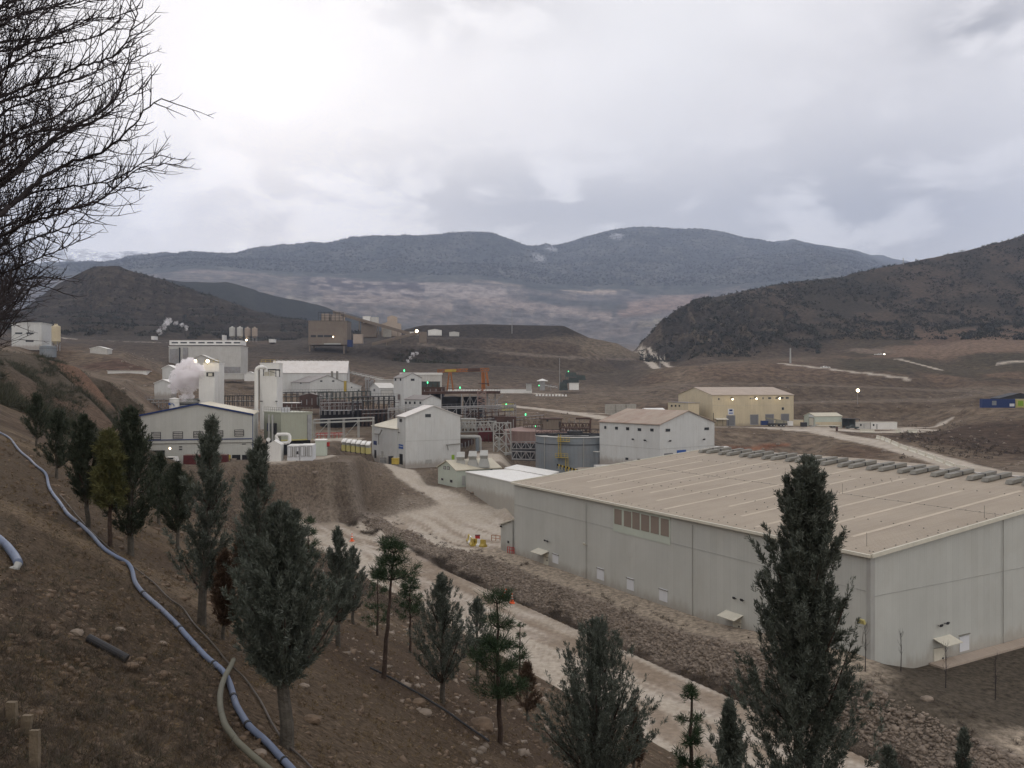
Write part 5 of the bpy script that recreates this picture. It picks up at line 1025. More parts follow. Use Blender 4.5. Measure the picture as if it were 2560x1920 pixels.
# pipe racks
def rack(label, pts, tops, hgt, Y, n, mt='steel', npipe=3, t=.22, legs=None, name='pipe_rack', group='pipe racks in the plant', deck=.9, pm='galv', dy=2.0, rail=True):
    """trestle from pts[0] to pts[1] (px, py of the deck), legs to z of the ground"""
    a, b = P(pts[0][0], pts[0][1], Y), P(pts[1][0], pts[1][1], Y if tops is None else tops); t_ = thing(name, label, 'pipe rack', a - V(0, 0, hgt), group); D = V(0, dy, 0)
    m = MB()
    for i in range(n + 1):
        p_ = a.lerp(b, i / n)
        for d_ in (V(0, 0, 0), D): m.bar(p_ + d_ - V(0, 0, hgt), p_ + d_ + V(0, 0, deck), t)
        m.bar(p_, p_ + D, t * .8); m.bar(p_ + V(0, 0, deck), p_ + D + V(0, 0, deck), t * .8)
        if i < n and hgt > 3 and i % 2 == 0: m.bar(p_ - V(0, 0, hgt), a.lerp(b, (i + 1) / n), t * .6)
    for z_ in (0, deck): m.bar(a + V(0, 0, z_), b + V(0, 0, z_), t); m.bar(a + D + V(0, 0, z_), b + D + V(0, 0, z_), t)
    m.build('frame', M[mt], t_)
    for k in range(npipe): q = V(0, dy * (k + .5) / npipe, .15 + (k % 2) * deck * .9); MB().tube([a + q, b + q], (.12, .2, .15)[k % 3], 6).build('pipe', M[pm if k % 2 == 0 else 'steel'], t_)
    if rail:
        m = MB(); m.bar(a + V(0, 0, deck + 1.0), b + V(0, 0, deck + 1.0), .06)
        for i in range(n * 2 + 1): p_ = a.lerp(b, i / n / 2) + V(0, 0, deck); m.bar(p_, p_ + V(0, 0, 1.0), .05)
        m.build('handrail', M[mt], t_)
    return t_
rack('pale steel pipe rack between the cooler block and the process building', ((783, 1058), (932, 1052)), 238, 4.6, 236, 4, 'galv', 3, .25, rail=False)
rack('dark pipe rack running behind the two white towers', ((546, 1004), (640, 1003)), None, 2, 330, 8, 'dark', 4, .22, deck=2.2)
rack('dark pipe rack in front of the large shed', ((698, 992), (830, 990)), None, 3, 350, 9, 'dark', 4, .25, deck=1.8)
rack('long green grey pipe rack left of the small garage', ((795, 996), (925, 993)), None, 3, 330, 12, 'darkgreen', 4, .25, deck=2.4)
rack('thin pipe rack left of the blue trimmed hall', ((356, 1008), (424, 1006)), None, 2, 300, 5, 'steel', 3, .2, deck=1.2)
rack('dark pipe bridge with hanging valves above the black tanks', ((880, 1003), (985, 1001)), None, 6, 280, 8, 'dark', 4, .25, deck=1.4)
rack('steel walkway crossing in front of the white tall tower', ((970, 1026), (1290, 1017)), 300, 3.5, 262, 14, 'steel', 2, .16, deck=.5)
rack('rusty pipe bridge low among the red pipes', ((1150, 1048), (1262, 1040)), None, 3, 290, 7, 'rust', 4, .25, deck=1.6, pm='rust')
rack('grey pipe trestle under the red walkway', ((1160, 1034), (1290, 1028)), None, 3.5, 300, 8, 'steel', 4, .2, deck=1.2, pm='rust')
rack('upper steel gallery above the leach tanks', ((800, 1016), (905, 1013)), None, 3, 288, 9, 'steel', 5, .16, deck=1.1, pm='rust')
rack('brown pipe trestle stepping down behind the process building', ((905, 1036), (985, 1033)), None, 4, 270, 8, 'rust', 4, .16, deck=1.3, pm='steel')
rack('thin grey cable bridge left of the cooler block', ((560, 1032), (650, 1032)), None, 2.5, 260, 8, 'steel', 3, .14, deck=1.0)
rack('dark pipe bank under the stair tower', ((1158, 1062), (1236, 1056)), None, 2.2, 278, 9, 'dark', 5, .16, deck=1.2, pm='rust')
rack('low rusty pipe bank right of the stacked ducts', ((1290, 1052), (1360, 1046)), None, 2.0, 290, 7, 'rust', 4, .14, deck=1.0, pm='steel')
for i_, (px_, pt_, pb_, Y_, wm_, lb_) in enumerate(((800, 985, 1030, 300, 3, 'slim scaffold tower left of the black tanks'), (905, 990, 1060, 292, 3, 'scaffold tower between the two black tanks'), (975, 985, 1050, 280, 3, 'scaffold tower behind the wing of the process building'), (1170, 1020, 1075, 285, 3.5, 'scaffold tower among rusty pipes under the deck'), (1222, 1000, 1070, 290, 3, 'tall scaffold tower at the right end of the deck'), (1266, 1015, 1060, 300, 2.6, 'short scaffold tower beside the faded yellow housing'))):
    p_ = P(px_, pb_, Y_); t_ = thing('scaffold_tower', lb_, 'scaffold', p_, 'scaffold towers in the plant'); hh_ = (pb_ - pt_) / F * Y_; n_ = max(3, int(hh_ / 2)); m = MB(); cs_ = [V(0, 0, 0), V(wm_, 0, 0), V(wm_, wm_, 0), V(0, wm_, 0)]
    for c_ in cs_: m.bar(p_ + c_, p_ + c_ + V(0, 0, hh_), .16)
    for k in range(1, n_ + 1):
        z_ = V(0, 0, hh_ * k / n_); z0_ = V(0, 0, hh_ * (k - 1) / n_)
        for j in range(4): m.bar(p_ + cs_[j] + z_, p_ + cs_[(j + 1) % 4] + z_, .11)
        m.bar(p_ + cs_[k % 2] + z0_, p_ + cs_[(k + 1) % 2] + z_, .1)
    m.build('frame', M[('steel', 'rust', 'steel', 'rust', 'steel', 'galv')[i_]], t_); MB().cbox(p_ + V(wm_ / 2, wm_ / 2, hh_ * .66), wm_ * .9, wm_ * .9, .12).build('platform', M['rust'], t_)
# black leach tanks and brown sheds
for i, (x, w_, yt, yb, Y, mt_, lab) in enumerate(((848, 96, 1028, 1066, 296, 'black', 'black round tank behind the pale pipe rack, left one'), (925, 90, 1026, 1066, 300, 'black', 'black round tank behind the pale pipe rack, right one'), (1128, 54, 993, 1036, 305, 'black', 'black round tank under the rust coloured deck, left one'), (1185, 54, 993, 1036, 312, 'dark', 'dark round tank under the rust coloured deck, right one'), (1090, 40, 985, 1030, 318, 'dark', 'dark tank behind the low white gabled annex'))):
    tank('leach_tank', lab, x, yb, yt, w_, Y, mt_, 32, group='leach tanks', roofm='dark', cone=.2)
MB_ = lambda: MB()
for x0, x1, y0, y1, Y, wl, rf, rs, lab in ((748, 800, 990, 1012, 335, 'rust', 'greyroof', 1.0, 'low brown shed with grey roof in front of the large shed'), (800, 862, 1003, 1028, 320, 'rust', 'rust', 0, 'dark red brown block above the black tanks, left one'), (862, 905, 1008, 1028, 315, 'rust', 'dark', 0, 'dark red brown block above the black tanks, right one'),
                                           (700, 748, 1008, 1020, 325, 'rust', 'white2', 0, 'low rusty shed with white roof edge behind the cooler block'), (1054, 1112, 969, 980, 330, 'rust', 'rust', 0, 'long rust red machinery block left of the orange gantry'), (1054, 1100, 955, 972, 335, 'darkgreen', 'dark', 0, 'dark green machinery box right of the tall white tower'),
                                           (1235, 1290, 1044, 1075, 285, 'rust', 'rust', 0, 'stacked rust red ducts at the end of the lattice bridge'), (1198, 1236, 1068, 1128, 268, 'darkred', 'rust', 0, 'dark red box tank behind the lattice bridge'), (1155, 1190, 1049, 1060, 275, 'concrete', 'galv', 0, 'pale concrete box among the rusty pipes'),
                                           (1151, 1184, 1095, 1120, 262, 'rust', 'rust', 0, 'brown plate wall under the lattice bridge'), (1258, 1284, 1008, 1020, 345, 'mutedyel', 'rust', 0, 'faded yellow housing at the right end of the deck')):
    b_x = Bf('machinery_block', lab, 'machinery', x0, x1, y0, y1, Y, wl, rf, dep=6, az=84, rise=rs, over=.15)
    for k in range(4): p_ = b_x.K + b_x.b * b_x.Lb * (k + .5) / 4; MB().tube([p_ - V(0, .4, 0), p_ + V(0, -.4, b_x.h * (.5 + .12 * k))], .16, 6).build('pipe', M['steel' if wl == 'rust' else 'rust'], b_x.t)
# rust coloured deck on steel frame
DK = thing('process_deck', 'long rust coloured steel deck carrying the orange gantry crane', 'steel platform', P(1060, 1030, 310)); a, b = P(1054, 985, 312), P(1250, 984, 300)
m = MB(); m.box(a, b - a, V(0, 12, 0), V(0, 0, .9)); m.build('deck', M['rust'], DK); m = MB(); m.bar(a + V(0, -.1, 2.0), b + V(0, -.1, 2.0), .08)
for i in range(31): p_ = a.lerp(b, i / 30) + V(0, -.1, .9); m.bar(p_, p_ + V(0, 0, 1.1), .07)
m.build('handrail', M['rust'], DK)
for i, px in enumerate((1075, 1103, 1154, 1175, 1194, 1218, 1238)):
    p_ = P(px, 985, 305); MB().bar(p_ - V(0, 0, 7.5), p_, .35).build('column', M['steel'], DK)
m = MB(); 
for x0, x1 in ((1154, 1175), (1175, 1194), (1218, 1238)): m.bar(P(x0, 990, 304.5), P(x1, 1032, 304.5), .18); m.bar(P(x1, 990, 304.5), P(x0, 1032, 304.5), .18)
m.bar(P(1238, 1008, 304), P(1258, 986, 304), .3); m.build('bracing', M['steel'], DK)
ST = thing('stair_tower', 'pink brown lattice stair tower in front of the rust coloured deck', 'stair tower', P(1194, 1022, 296)); m = MB()
for px in (1194, 1214):
    for dy in (0, 3): m.bar(P(px, 1024, 296) + V(0, dy, 0), P(px, 976, 296) + V(0, dy, 0), .2)
for k in range(7): z0_, z1_ = 1022 - k * 7, 1015 - k * 7; xx = (1194, 1214) if k % 2 else (1214, 1194); m.bar(P(xx[0], z0_, 296), P(xx[1], z1_, 296), .25); m.bar(P(1194, z1_, 296), P(1214, z1_, 296), .15)
m.build('frame', M['redtank'], ST)
m = MB(); 
GC = thing('gantry_crane', 'orange gantry crane with splayed legs standing on the rusty deck', 'gantry crane', P(1125, 976, 318))
MB().truss(P(1094, 931, 318), P(1222, 927, 318), 1.0, 16, .25, V(0, 1.6, 0)).build('beam', M['orange'], GC); MB().box(P(1112, 930, 317.6), P(1140, 929, 317.6) - P(1112, 930, 317.6), V(0, 2, 0), V(0, 0, .9)).build('trolley', M['yellow'], GC)
MB().box(P(1170, 929, 317.6), P(1200, 928, 317.6) - P(1170, 929, 317.6), V(0, 2, 0), V(0, 0, 1.2)).build('hoist', M['rust'], GC)
for x0, x1, y1 in ((1123, 1118, 975), (1127, 1133, 976), (1206, 1206, 978), (1209, 1211, 974), (1216, 1221, 965)): MB().bar(P(x0, 930, 318), P(x1, y1, 318), .75 if x0 > 1200 else .5).build('leg', M['orange'], GC)
MB().box(P(1196, 960, 317.5), V(4, 0, 0), V(0, 1.5, 0), V(0, 0, .3)).build('landing', M['rust'], GC)
# buildings around
B8 = Bld('mill_tower', 'tall narrow white tower building left of the orange gantry', 'building', 1009, 1034, 292, 945, 52, pxl=984, pxr=1054, gable='b', rise=1.6, wall='white', roof='greyroof', over=.15)
B8.win('a', (987, 946, 991, 952), (1000, 946, 1003, 952), fm='dark'); B8.win('b', (1027, 946.5, 1036, 952), fm='dark'); B8.rect('a', 996, 986, 1001, 999, 'rust', 'rusty_panel', out=.3)
B9 = Bld('gabled_annex', 'low white gabled annex with grey roof at the foot of the tall white tower', 'building', 1059, 1034, 272, 1000, 52, pxl=1012, pxr=1103, gable='b', rise=1.3, wall='white', roof='greyroof', over=.2)
B9.win('a', (1013, 1004, 1017, 1010), (1023, 1004, 1027, 1010), (1035, 1004, 1039, 1010), (1049, 1004, 1053, 1010), fm='dark'); B9.seam('b', .55)
B10 = Bld('garage', 'small white gabled garage with wide grey door left of the tall white tower', 'garage', 949, 1000, 335, 971, 70, pxl=924, pxr=990, gable='a', rise=2.0, wall='white', roof='offwhite', over=.2)
B10.rect('b', 952, 975, 983, 997, 'offwhite', 'garage_door', frame=.12, fm='dark'); B10.win('a', (934, 972, 938, 978), fm='dark')
B11 = Bf('long_store', 'long pale store with bright roof edge behind the tall white tower', 'store', 1001, 1103, 937, 970, 390, 'offwhite', 'white2', dep=10, az=87, over=.3, rt=1.0)
B12 = Bf('flat_store', 'low pale flat roofed store right of the large shed', 'store', 938, 984, 950, 970, 400, 'offwhite', 'white2', dep=8, az=86)
B13 = Bld('storage_shed', 'large shed with broad pinkish white roof behind the right white tower', 'shed', 867, 986, 470, 932.5, -8, pxl=676, Lb=30, gable='b', rise=7.0, wall='white', roof='whiteroof', over=.4)
m = MB(); g1, g2 = B13.g
for i in range(16): m.cbox(g1.lerp(g2, (i + .5) / 16) + V(0, 0, .1), 1.2, .9, .7)
tag(m.build('ridge_vents', M['vent'], B13.t), kind='stuff')
B14 = Bld('gabled_hall', 'pale blue grey gabled hall with low wing in front of the large shed', 'building', 775, 986, 430, 956, 62, pxl=716, pxr=862, gable='b', rise=3.6, wall='white', roof='greyroof', over=.3)
B14.win('b', (800, 951, 806, 954.5), (830, 951, 836, 954.5), fm='dark'); B14.win('a', (750, 956.5, 754, 959.5), fm='dark')
for px in (830, 843): MB().tube([P(px, 948, 440), P(px, 928, 440)], .6, 8).build('chimney', M['vent'], B14.t)
MB().cyl(P(863, 980, 425), .7, 5.6, 10).build('yellow_stack', M['yellow'], B14.t)
B15 = Bf('lean_to', 'low white lean-to at the right end of the gabled hall', 'shed', 868, 903, 966, 984, 425, 'white', 'white', dep=6, az=75); B15.win('b', (877, 960 + 7, 881, 970), (894, 974, 899, 977), fm='dark')
for v_ in B15.roof.data.vertices: v_.co.z += (B15.Lb - v_.co.dot(B15.b)) * .35
for v_ in B15.wall.data.vertices:
    if v_.co.z > .5: v_.co.z += (B15.Lb - v_.co.dot(B15.b)) * .35
for px in (915, 921, 926, 931): silo('process_column', {915: 'leftmost', 921: 'second', 926: 'third', 931: 'rightmost'}[px] + ' thin dark column of four between lean-to and garage', px - 2, px + 2, 950 + (px % 3) * 4, 985, 420, 'steel', 'column', 1.0, 'thin dark columns')
# long conveyor from shed to plant
def conveyor(label, p, q, w_, h_, mt='rust', legs=(), n=12, name='conveyor', deck='rust'):
    t_ = thing(name, label, 'conveyor', p); (MB().truss(p, q, h_, n, w_ * .07, V(0, w_, 0)) if p.y < 600 else MB().box(p, q - p, V(0, w_, 0), V(0, 0, h_))).build('truss' if p.y < 600 else 'gallery', M[mt], t_); MB().box(p + V(0, 0, h_ * .35), q - p, V(0, w_, 0), V(0, 0, .3)).build('belt', M[deck], t_)
    for k, hh_ in legs: o = p.lerp(q, k); MB().bar(o, o - V(0, 0, hh_), w_ * .12).build('leg', M[mt], t_); MB().bar(o + V(0, w_, 0), o + V(0, w_, -hh_), w_ * .12).build('leg', M[mt], t_)
    return t_
conveyor('pale thin conveyor sloping down right of the large shed', P(874, 934, 480), P(958, 953, 430), 1.5, 1.5, 'galv', ((.5, 6), (.8, 5)), 14, deck='white2')
conveyor('long brown conveyor sloping down from the top of the brown crusher building', P(832, 784, 728), P(1024, 838, 700), 2.6, 2.6, 'tan', ((.35, 8), (.6, 7), (.85, 6)), 26, deck='tan')
conveyor('lower brown conveyor rising towards the small brown transfer house', P(930, 864, 690), P(1048, 835, 700), 2.2, 2.4, 'tan', ((.3, 3), (.6, 4)), 18, deck='tan')
CR = Bf('crusher_building', 'big dusty brown crusher building standing on columns on the dark slope', 'crusher', 771, 868, 802, 862, 720, 'tan', 'tan', dep=22, az=88, sink=0)
CR.rect('b', 777, 837.5, 790, 843, 'dark', 'window_strip'); CR.rect('b', 794, 837.5, 808, 843, 'dark', 'window_strip'); CR.rect('b', 810, 837.5, 830, 843, 'dark', 'window_strip'); CR.rect('b', 810, 858, 852, 861.5, 'galv', 'base_ledge', out=.5); lit(CR.t, P(833, 842, 718), .5)
for px in (771, 857):
    for dy in (2, 18): MB().bar(P(px + 2, 862, 720) + V(0, dy, 0), P(px + 2, 892, 720) + V(0, dy, 0), 1.3).build('column', M['tan'], CR.t)
for k, (x0, x1, y0, y1) in enumerate(((803, 823, 784, 801), (828, 858, 786, 801))):
    p_ = P(x0, y1, 725); MB().box(p_, V((x1 - x0) / F * 725, 0, 0), V(0, 8, 0), V(0, 0, (y1 - y0) / F * 725)).build('roof_bin', M['tanroof'], CR.t)
m = MB()
for px in (796, 803, 812, 823, 828, 838, 848, 858):
    m.bar(P(px, 802, 723), P(px, 780, 723), .35)
for py in (781, 788, 795): m.bar(P(796, py, 722.8), P(859, py, 722.8), .3)
m.build('top_frame', M['dark'], CR.t)
for x0, x1, y0, y1, Y, wl, rs, lab in ((903, 941, 805, 838, 720, 'tan', 0, 'brown screening tower right of the big crusher building'), (907, 926, 791, 803, 719, 'white2', 0, 'white topped cabin on the brown screening tower'), (927, 945, 793, 804, 719, 'offwhite', 0, 'pale round shouldered cabin right of the white topped one'),
                                       (954, 1002, 810, 836, 725, 'tanroof', 2.5, 'dusty pale hopper house under the long conveyor'), (883, 906, 836, 854, 700, 'tanroof', 0, 'small tan box house at the foot of the crusher building'), (968, 992, 793, 810, 730, 'tanroof', 1.5, 'rounded tan cone hopper on the skyline right of the crusher'), (958, 977, 822, 838, 715, 'concrete', 0, 'small grey concrete bunker under the long conveyor'),
                                       (1048, 1066, 830, 852, 698, 'tan', 0, 'small brown transfer house where the two conveyors meet'), (1070, 1104, 826, 834, 720, 'white2', 1.0, 'white shed on the terrace right of the transfer house'), (1123, 1148, 831, 836, 722, 'offwhite', .6, 'long low pale trailer further right on the same terrace'),
                                       (1014, 1045, 830, 833, 715, 'white2', 0, 'thin white roofed canopy left of the transfer house'), (868, 880, 850, 862, 712, 'navy', 0, 'dark blue box beside the crusher building'), (378, 387, 841, 845, 780, 'white2', 0, 'tiny white hut on the dark terrace left of the silos'), (555, 561, 838, 846, 770, 'white2', 0, 'tiny white hut beside the leftmost silo'), (672, 686, 848, 852, 780, 'white2', 0, 'tiny flat white cabin right of the four silos')):
    Bf('mine_building', lab, 'building', x0, x1, y0, y1, Y, wl, wl, dep=8, az=86, rise=rs, over=.1)
p_ = P(1042, 828, 700); t_ = thing('yard_lamp', 'bright yard lamp near the conveyor transfer house', 'lamp', p_ - V(0, 0, 4)); MB().bar(p_ - V(0, 0, 5), p_, .3).build('post', M['steel'], t_); lit(t_, p_, 1.3)
p_ = P(616, 850, 760); t_ = thing('yard_lamp', 'yellow lamp below the four silos', 'lamp', p_ - V(0, 0, 3)); MB().bar(p_ - V(0, 0, 3), p_, .3).build('post', M['steel'], t_); lit(t_, p_, .9)
# green lamps
for i, (px, py, Y, lab) in enumerate(((1010.5, 926, 295, 'green lamp on the roof of the tall white tower'), (1069, 956, 325, 'green lamp above the dark green machinery box'), (1150, 969, 315, 'green lamp on the rusty deck between the gantry legs'), (1265.6, 1011, 335, 'green lamp at the right end of the deck'), (1314, 1036, 300, 'brightest green lamp above the brown lattice conveyor'), (1340, 1065, 262, 'green lamp over the red stained tank'), (1347.5, 963.5, 520, 'green lamp under the small canopy tower'), (1421, 928, 540, 'pale green lamp on top of the dark rig'))):
    p_ = P(px, py, Y); t_ = thing('green_lamp', lab, 'lamp', p_ - V(0, 0, 1.5), 'green plant lamps'); MB().bar(p_ - V(0, 0, 1.6), p_, .09).build('post', M['steel'], t_); MB().lathe(p_ - V(0, 0, .45), [(.1, 0), (.24, .15), (.24, .65), (.08, .8)], 10).build('lamp', M['l_green'], t_)
# grey lattice bridge and its tower
LBr = thing('lattice_bridge', 'grey steel lattice bridge from the process building to a braced tower', 'bridge', P(1151, 1092, 255)); MB().truss(P(1151, 1080, 258), P(1240, 1078, 250), 2.9, 9, .24, V(0, 2.2, 0)).build('truss', M['galv'], LBr)
m = MB(); 
for py in (1063, 1070): m.bar(P(1151, py, 257), P(1240, py - 2, 249), .16)
m.build('handrail', M['galv'], LBr)
m = MB()
for px, dy in ((1234, 0), (1265, 0), (1277, 3.5), (1248, 3.5)): m.bar(P(px, 1139, 248) + V(0, dy, 0), P(px, 1057, 248) + V(0, dy, 0), .32)
for y0, y1 in ((1057, 1084), (1084, 1110), (1110, 1136)): m.bar(P(1234, y0, 248), P(1265, y1, 248), .2); m.bar(P(1265, y0, 248), P(1234, y1, 248), .2); m.bar(P(1234, y1, 248), P(1265, y1, 248), .2); m.bar(P(1265, y0, 248), P(1277, y1, 249), .2); m.bar(P(1265, y1, 248), P(1277, y1, 249), .2)
m.bar(P(1234, 1057, 248), P(1277, 1057, 248), .3); m.build('braced_tower', M['galv'], LBr)
MB().tube([P(1151, 1092, 250), P(1188, 1092, 250), P(1198, 1093, 250), P(1200, 1098, 250), P(1200, 1128, 250)], .55, 10).build('large_pipe', M['galv'], LBr); MB().tube([P(1193, 1135, 249), P(1193, 1094, 249)], .5, 10).build('large_pipe', M['tank'], LBr)
MB().tube([P(1238, 1096, 252), P(1244, 1096, 252), P(1247, 1100, 252), P(1248, 1130, 252), P(1252, 1134, 252), P(1280, 1134, 250)], .45, 10).build('large_pipe', M['galv'], LBr)
RT, c3, r3, h3 = tank('stained_tank', 'wide tank with red stained roof left of the grey blue tank', 1340, 1110, 1080, 170, 255, 'redtank', 48, roofm='redtank', cone=1.6)
LW = thing('steel_trestle', 'low grey lattice frame under the red stained tank', 'frame', P(1280, 1150, 240)); MB().truss(P(1280, 1148, 240), P(1338, 1150, 236), 2.2, 5, .2, V(0, 2, 0)).build('lower_truss', M['steel'], LW); MB().truss(P(1280, 1122, 240), P(1338, 1122, 236), 2.0, 5, .2).build('upper_truss', M['steel'], LW); MB().box(P(1279, 1150, 244), V(7.2, -4, 0), V(0, .4, 0), V(0, 0, 5)).build('back_plate', M['dark'], LW)
for x0, x1, y0, y1, Ya, lab in ((1308, 1358, 1068, 1070, 262, 'left brown lattice conveyor ending at the brown cabin'), (1400, 1474, 1078, 1080, 252, 'right rusty lattice conveyor between brown cabin and hall')):
    conveyor(lab, P(x0, y0, Ya), P(x1, y1, Ya - 4), 2.2, 2.4, 'rust' if x0 > 1390 else 'tan', (), 9, deck='rust')
BC = Bf('brown_cabin', 'grey brown cabin with flat dark roof between the two rusty lattice conveyors', 'cabin', 1357, 1405, 1048, 1078, 258, 'tan', 'rust', dep=4, az=80, over=.3); BC.rect('b', 1366, 1046 + 3, 1371, 1054, 'dark', 'window'); BC.rect('b', 1397, 1054, 1402, 1068, 'dark', 'doorway')
MB().tube([P(1475, 1088, 246), P(1476, 1052, 246), P(1478, 1048, 246), P(1474, 1046, 246), P(1440, 1046, 248)], .28, 8).build('rusty_pipe', M['rust'], BC.t)
for k in range(5): MB().tube([P(1410 + k * 13, 1058, 249), P(1410 + k * 13, 1046, 249)], .1, 6).build('standpipe', M['vent'], BC.t)
# row of white hooded yellow units
for i in range(6):
    p_ = P(861 + i * 12, 1126 + i * 1.6, 232 - i * .8); t_ = thing('hooded_unit', ORD[i] + ' yellow skid with white curved hood in the row left of the process building', 'equipment', p_, 'white hooded yellow units')
    MB().cbox(p_, 1.1, 2.4, 1.6).build('skid_body', M['mutedyel'], t_); MB().cbox(p_ + V(0, 0, 1.6), .9, 2.0, .9).build('vessel', M['galv'], t_); MB().tube([p_ + V(-.62, y_, 0) for y_ in (-1, 1)], .25, 6).build('wheel', M['rubber'], t_)
    MB().hexa([p_ + V(-.62, -1.7, 2.35), p_ + V(.62, -1.7, 2.35), p_ + V(.62, 1.4, 3.0), p_ + V(-.62, 1.4, 3.0)], [p_ + V(-.5, -1.5, 2.75), p_ + V(.5, -1.5, 2.75), p_ + V(.55, 1.4, 3.25), p_ + V(-.55, 1.4, 3.25)]).build('hood', M['white2'], t_)
rack('low red and white barrier rail under the pale pipe rack', ((790, 1088), (858, 1087)), None, 1.0, 245, 6, 'redp', 1, .12, deck=.5, pm='white2', rail=False, name='barrier_rail')
# far right group: dark rig, canopy tower, huts, blocks
RG = thing('crushing_rig', 'dark green mobile crushing rig with lamp on the brown flat', 'crushing rig', P(1430, 976, 540))
for k, (x0, x1, y0, y1, dy) in enumerate(((1413, 1443, 931, 942, 0), (1420, 1447, 944, 957, 1), (1398, 1420, 955, 976, 0), (1440, 1465, 938, 950, 2), (1405, 1440, 950, 958, 3))):
    p_ = P(x0, y1, 540 + dy); MB().hexa([p_, p_ + V((x1 - x0) / F * 540, 0, 0), p_ + V((x1 - x0) / F * 540, 4, 0), p_ + V(0, 4, 0)], [q_ + V(0, 0, (y1 - y0) / F * 540) for q_ in (p_ + V(.6, 0, 0), p_ + V((x1 - x0) / F * 540 - .8, 0, 0), p_ + V((x1 - x0) / F * 540 - .8, 4, 0), p_ + V(.6, 4, 0))]).build(('hopper', 'crusher_body', 'feeder', 'platform', 'engine_housing')[k], M['darkgreen'], RG)
m = MB()
for px in (1402, 1414, 1424, 1440, 1446): m.bar(P(px, 972, 540), P(px, 934, 540), .35)
m.build('frame', M['darkgreen'], RG); Bf('white_hut', 'small white hut under the dark crushing rig', 'hut', 1424, 1447, 958, 969, 535, 'white2', 'white2', dep=3)
CTw = thing('canopy_tower', 'small square tower under a white pyramid roof left of the dark rig', 'tower', P(1356, 976, 520)); MB().lathe(P(1356, 953, 520), [(3.4, 0), (3.4, .35), (.2, 1.5)], 4).build('roof', M['white2'], CTw); MB().cbox(P(1356, 976, 520), 3.2, 3.2, 5.7).build('shaft', M['steel'], CTw)
conveyor('short white topped conveyor between canopy tower and dark rig', P(1360, 966, 522), P(1394, 971, 530), 2, 1.6, 'steel', ((.5, 2),), 6, deck='white2')
Bf('grey_hut', 'small pale grey hut on legs left of the canopy tower', 'hut', 1316, 1329, 960, 971, 515, 'galv', 'steel', dep=3); Bf('conveyor_gallery', 'long thin pale conveyor gallery on the flat behind the orange gantry', 'gallery', 1120, 1330, 974, 976.5, 530, 'white2', 'white2', dep=2, over=0, rt=.1)
for i in range(10):
    p_ = P(1342 + i * 8.1, 988.5 + .12 * i, 500); t_ = thing('marker_post', ORD[i] + ' small white marker block from the left in the row on the brown bench', 'marker', p_, 'white marker blocks'); MB().hexa([p_ + V(-.7, 0, -.3), p_ + V(.7, 0, -.3), p_ + V(.7, .6, -.3), p_ + V(-.7, .6, -.3)], [p_ + V(-.3, .2, .9), p_ + V(.3, .2, .9), p_ + V(.3, .4, .9), p_ + V(-.3, .4, .9)]).build('block', M['white2'], t_)
for i, (x0, lab) in enumerate(((1516, 'leftmost'), (1541, 'middle'), (1567, 'rightmost'))):
    b_x = Bf('concrete_block', lab + ' of three tall grey concrete blocks behind the red roofed hall', 'block', x0, x0 + 23.5, 1012, 1042, 405, 'concrete', 'concrete', dep=2.5, az=80, over=.02, group='tall concrete blocks'); b_x.seam('b', .5, .1, 'vent')
t_ = Bf('white_van', 'white van roof showing behind the warehouse beside the red roofed hall', 'van', 1789, 1822, 1118, 1128, 300, 'white2', 'white2', dep=2.2, over=.0); t_.rect('b', 1814, 1120, 1821, 1124, 'glass', 'window'); wheels(t_.t, [t_.K + V(x, -.1, .1) for x in (.9, 3.8)], .4, .2)
t_ = Bf('white_van', 'white vehicle roof showing between grey tank and warehouse roof', 'van', 1490, 1530, 1166, 1178, 214, 'white2', 'white2', dep=2, az=80, over=.0); t_.rect('b', 1494, 1169, 1526, 1172, 'glass', 'window'); wheels(t_.t, [t_.K + V(x, -.1, .1) for x in (.8, 3.2)], .4, .2)
# ---------------------------------------------------------------- roadside things near the warehouse
def cone(label, px, py, hpx, lean=0.0):
    p_ = hit(px, py, 60); hh_ = hpx / F * p_.y; t_ = thing('traffic_cone', label, 'traffic cone', p_, 'traffic cones'); q_ = p_ + V(lean * hh_, 0, 0); s_ = hh_
    MB().cbox(p_, s_ * .55, s_ * .55, s_ * .06).build('base', M['orangep'], t_); m = MB(); m.tube([p_ + V(0, 0, s_ * .06), q_ + V(0, 0, s_)], s_ * .2, 14, s_ * .04); m.build('body', M['orangep'], t_)
    for k in (.42, .7): a = p_.lerp(q_ + V(0, 0, s_), k); b = p_.lerp(q_ + V(0, 0, s_), k + .13); MB().tube([a, b], s_ * (.21 - .16 * k), 14, s_ * (.21 - .16 * (k + .13))).build('reflective_band', M['white2'], t_)
cone('single orange traffic cone on the bank left of the road junction', 880, 1353, 20); cone('leaning traffic cone, left of the pair on the haul road edge', 1258, 1494, 22, .35); cone('upright traffic cone, right of the pair on the haul road edge', 1280, 1508, 25)
def road_barrier(label, px0, px1, py0, py1, mt):
    a, b = hit(px0, py0, 120), hit(px1, py1, 120); b.z = a.z + (b.z - a.z); t_ = thing('road_barrier', label, 'barrier', a); jersey(MB(), a, b, 1.35, .9).build('body', M[mt], t_); jersey(MB(), a.lerp(b, .35) + V(0, 0, .012), a.lerp(b, .62) + V(0, 0, .012), 1.35, .93).build('white_band', M['white2'], t_)
road_barrier('yellow and white road barrier, left one of two by the warehouse end', 1171, 1183, 1352, 1366, 'yellow'); road_barrier('yellow and white road barrier in front of the red water box', 1185, 1213, 1364, 1368, 'yellow')
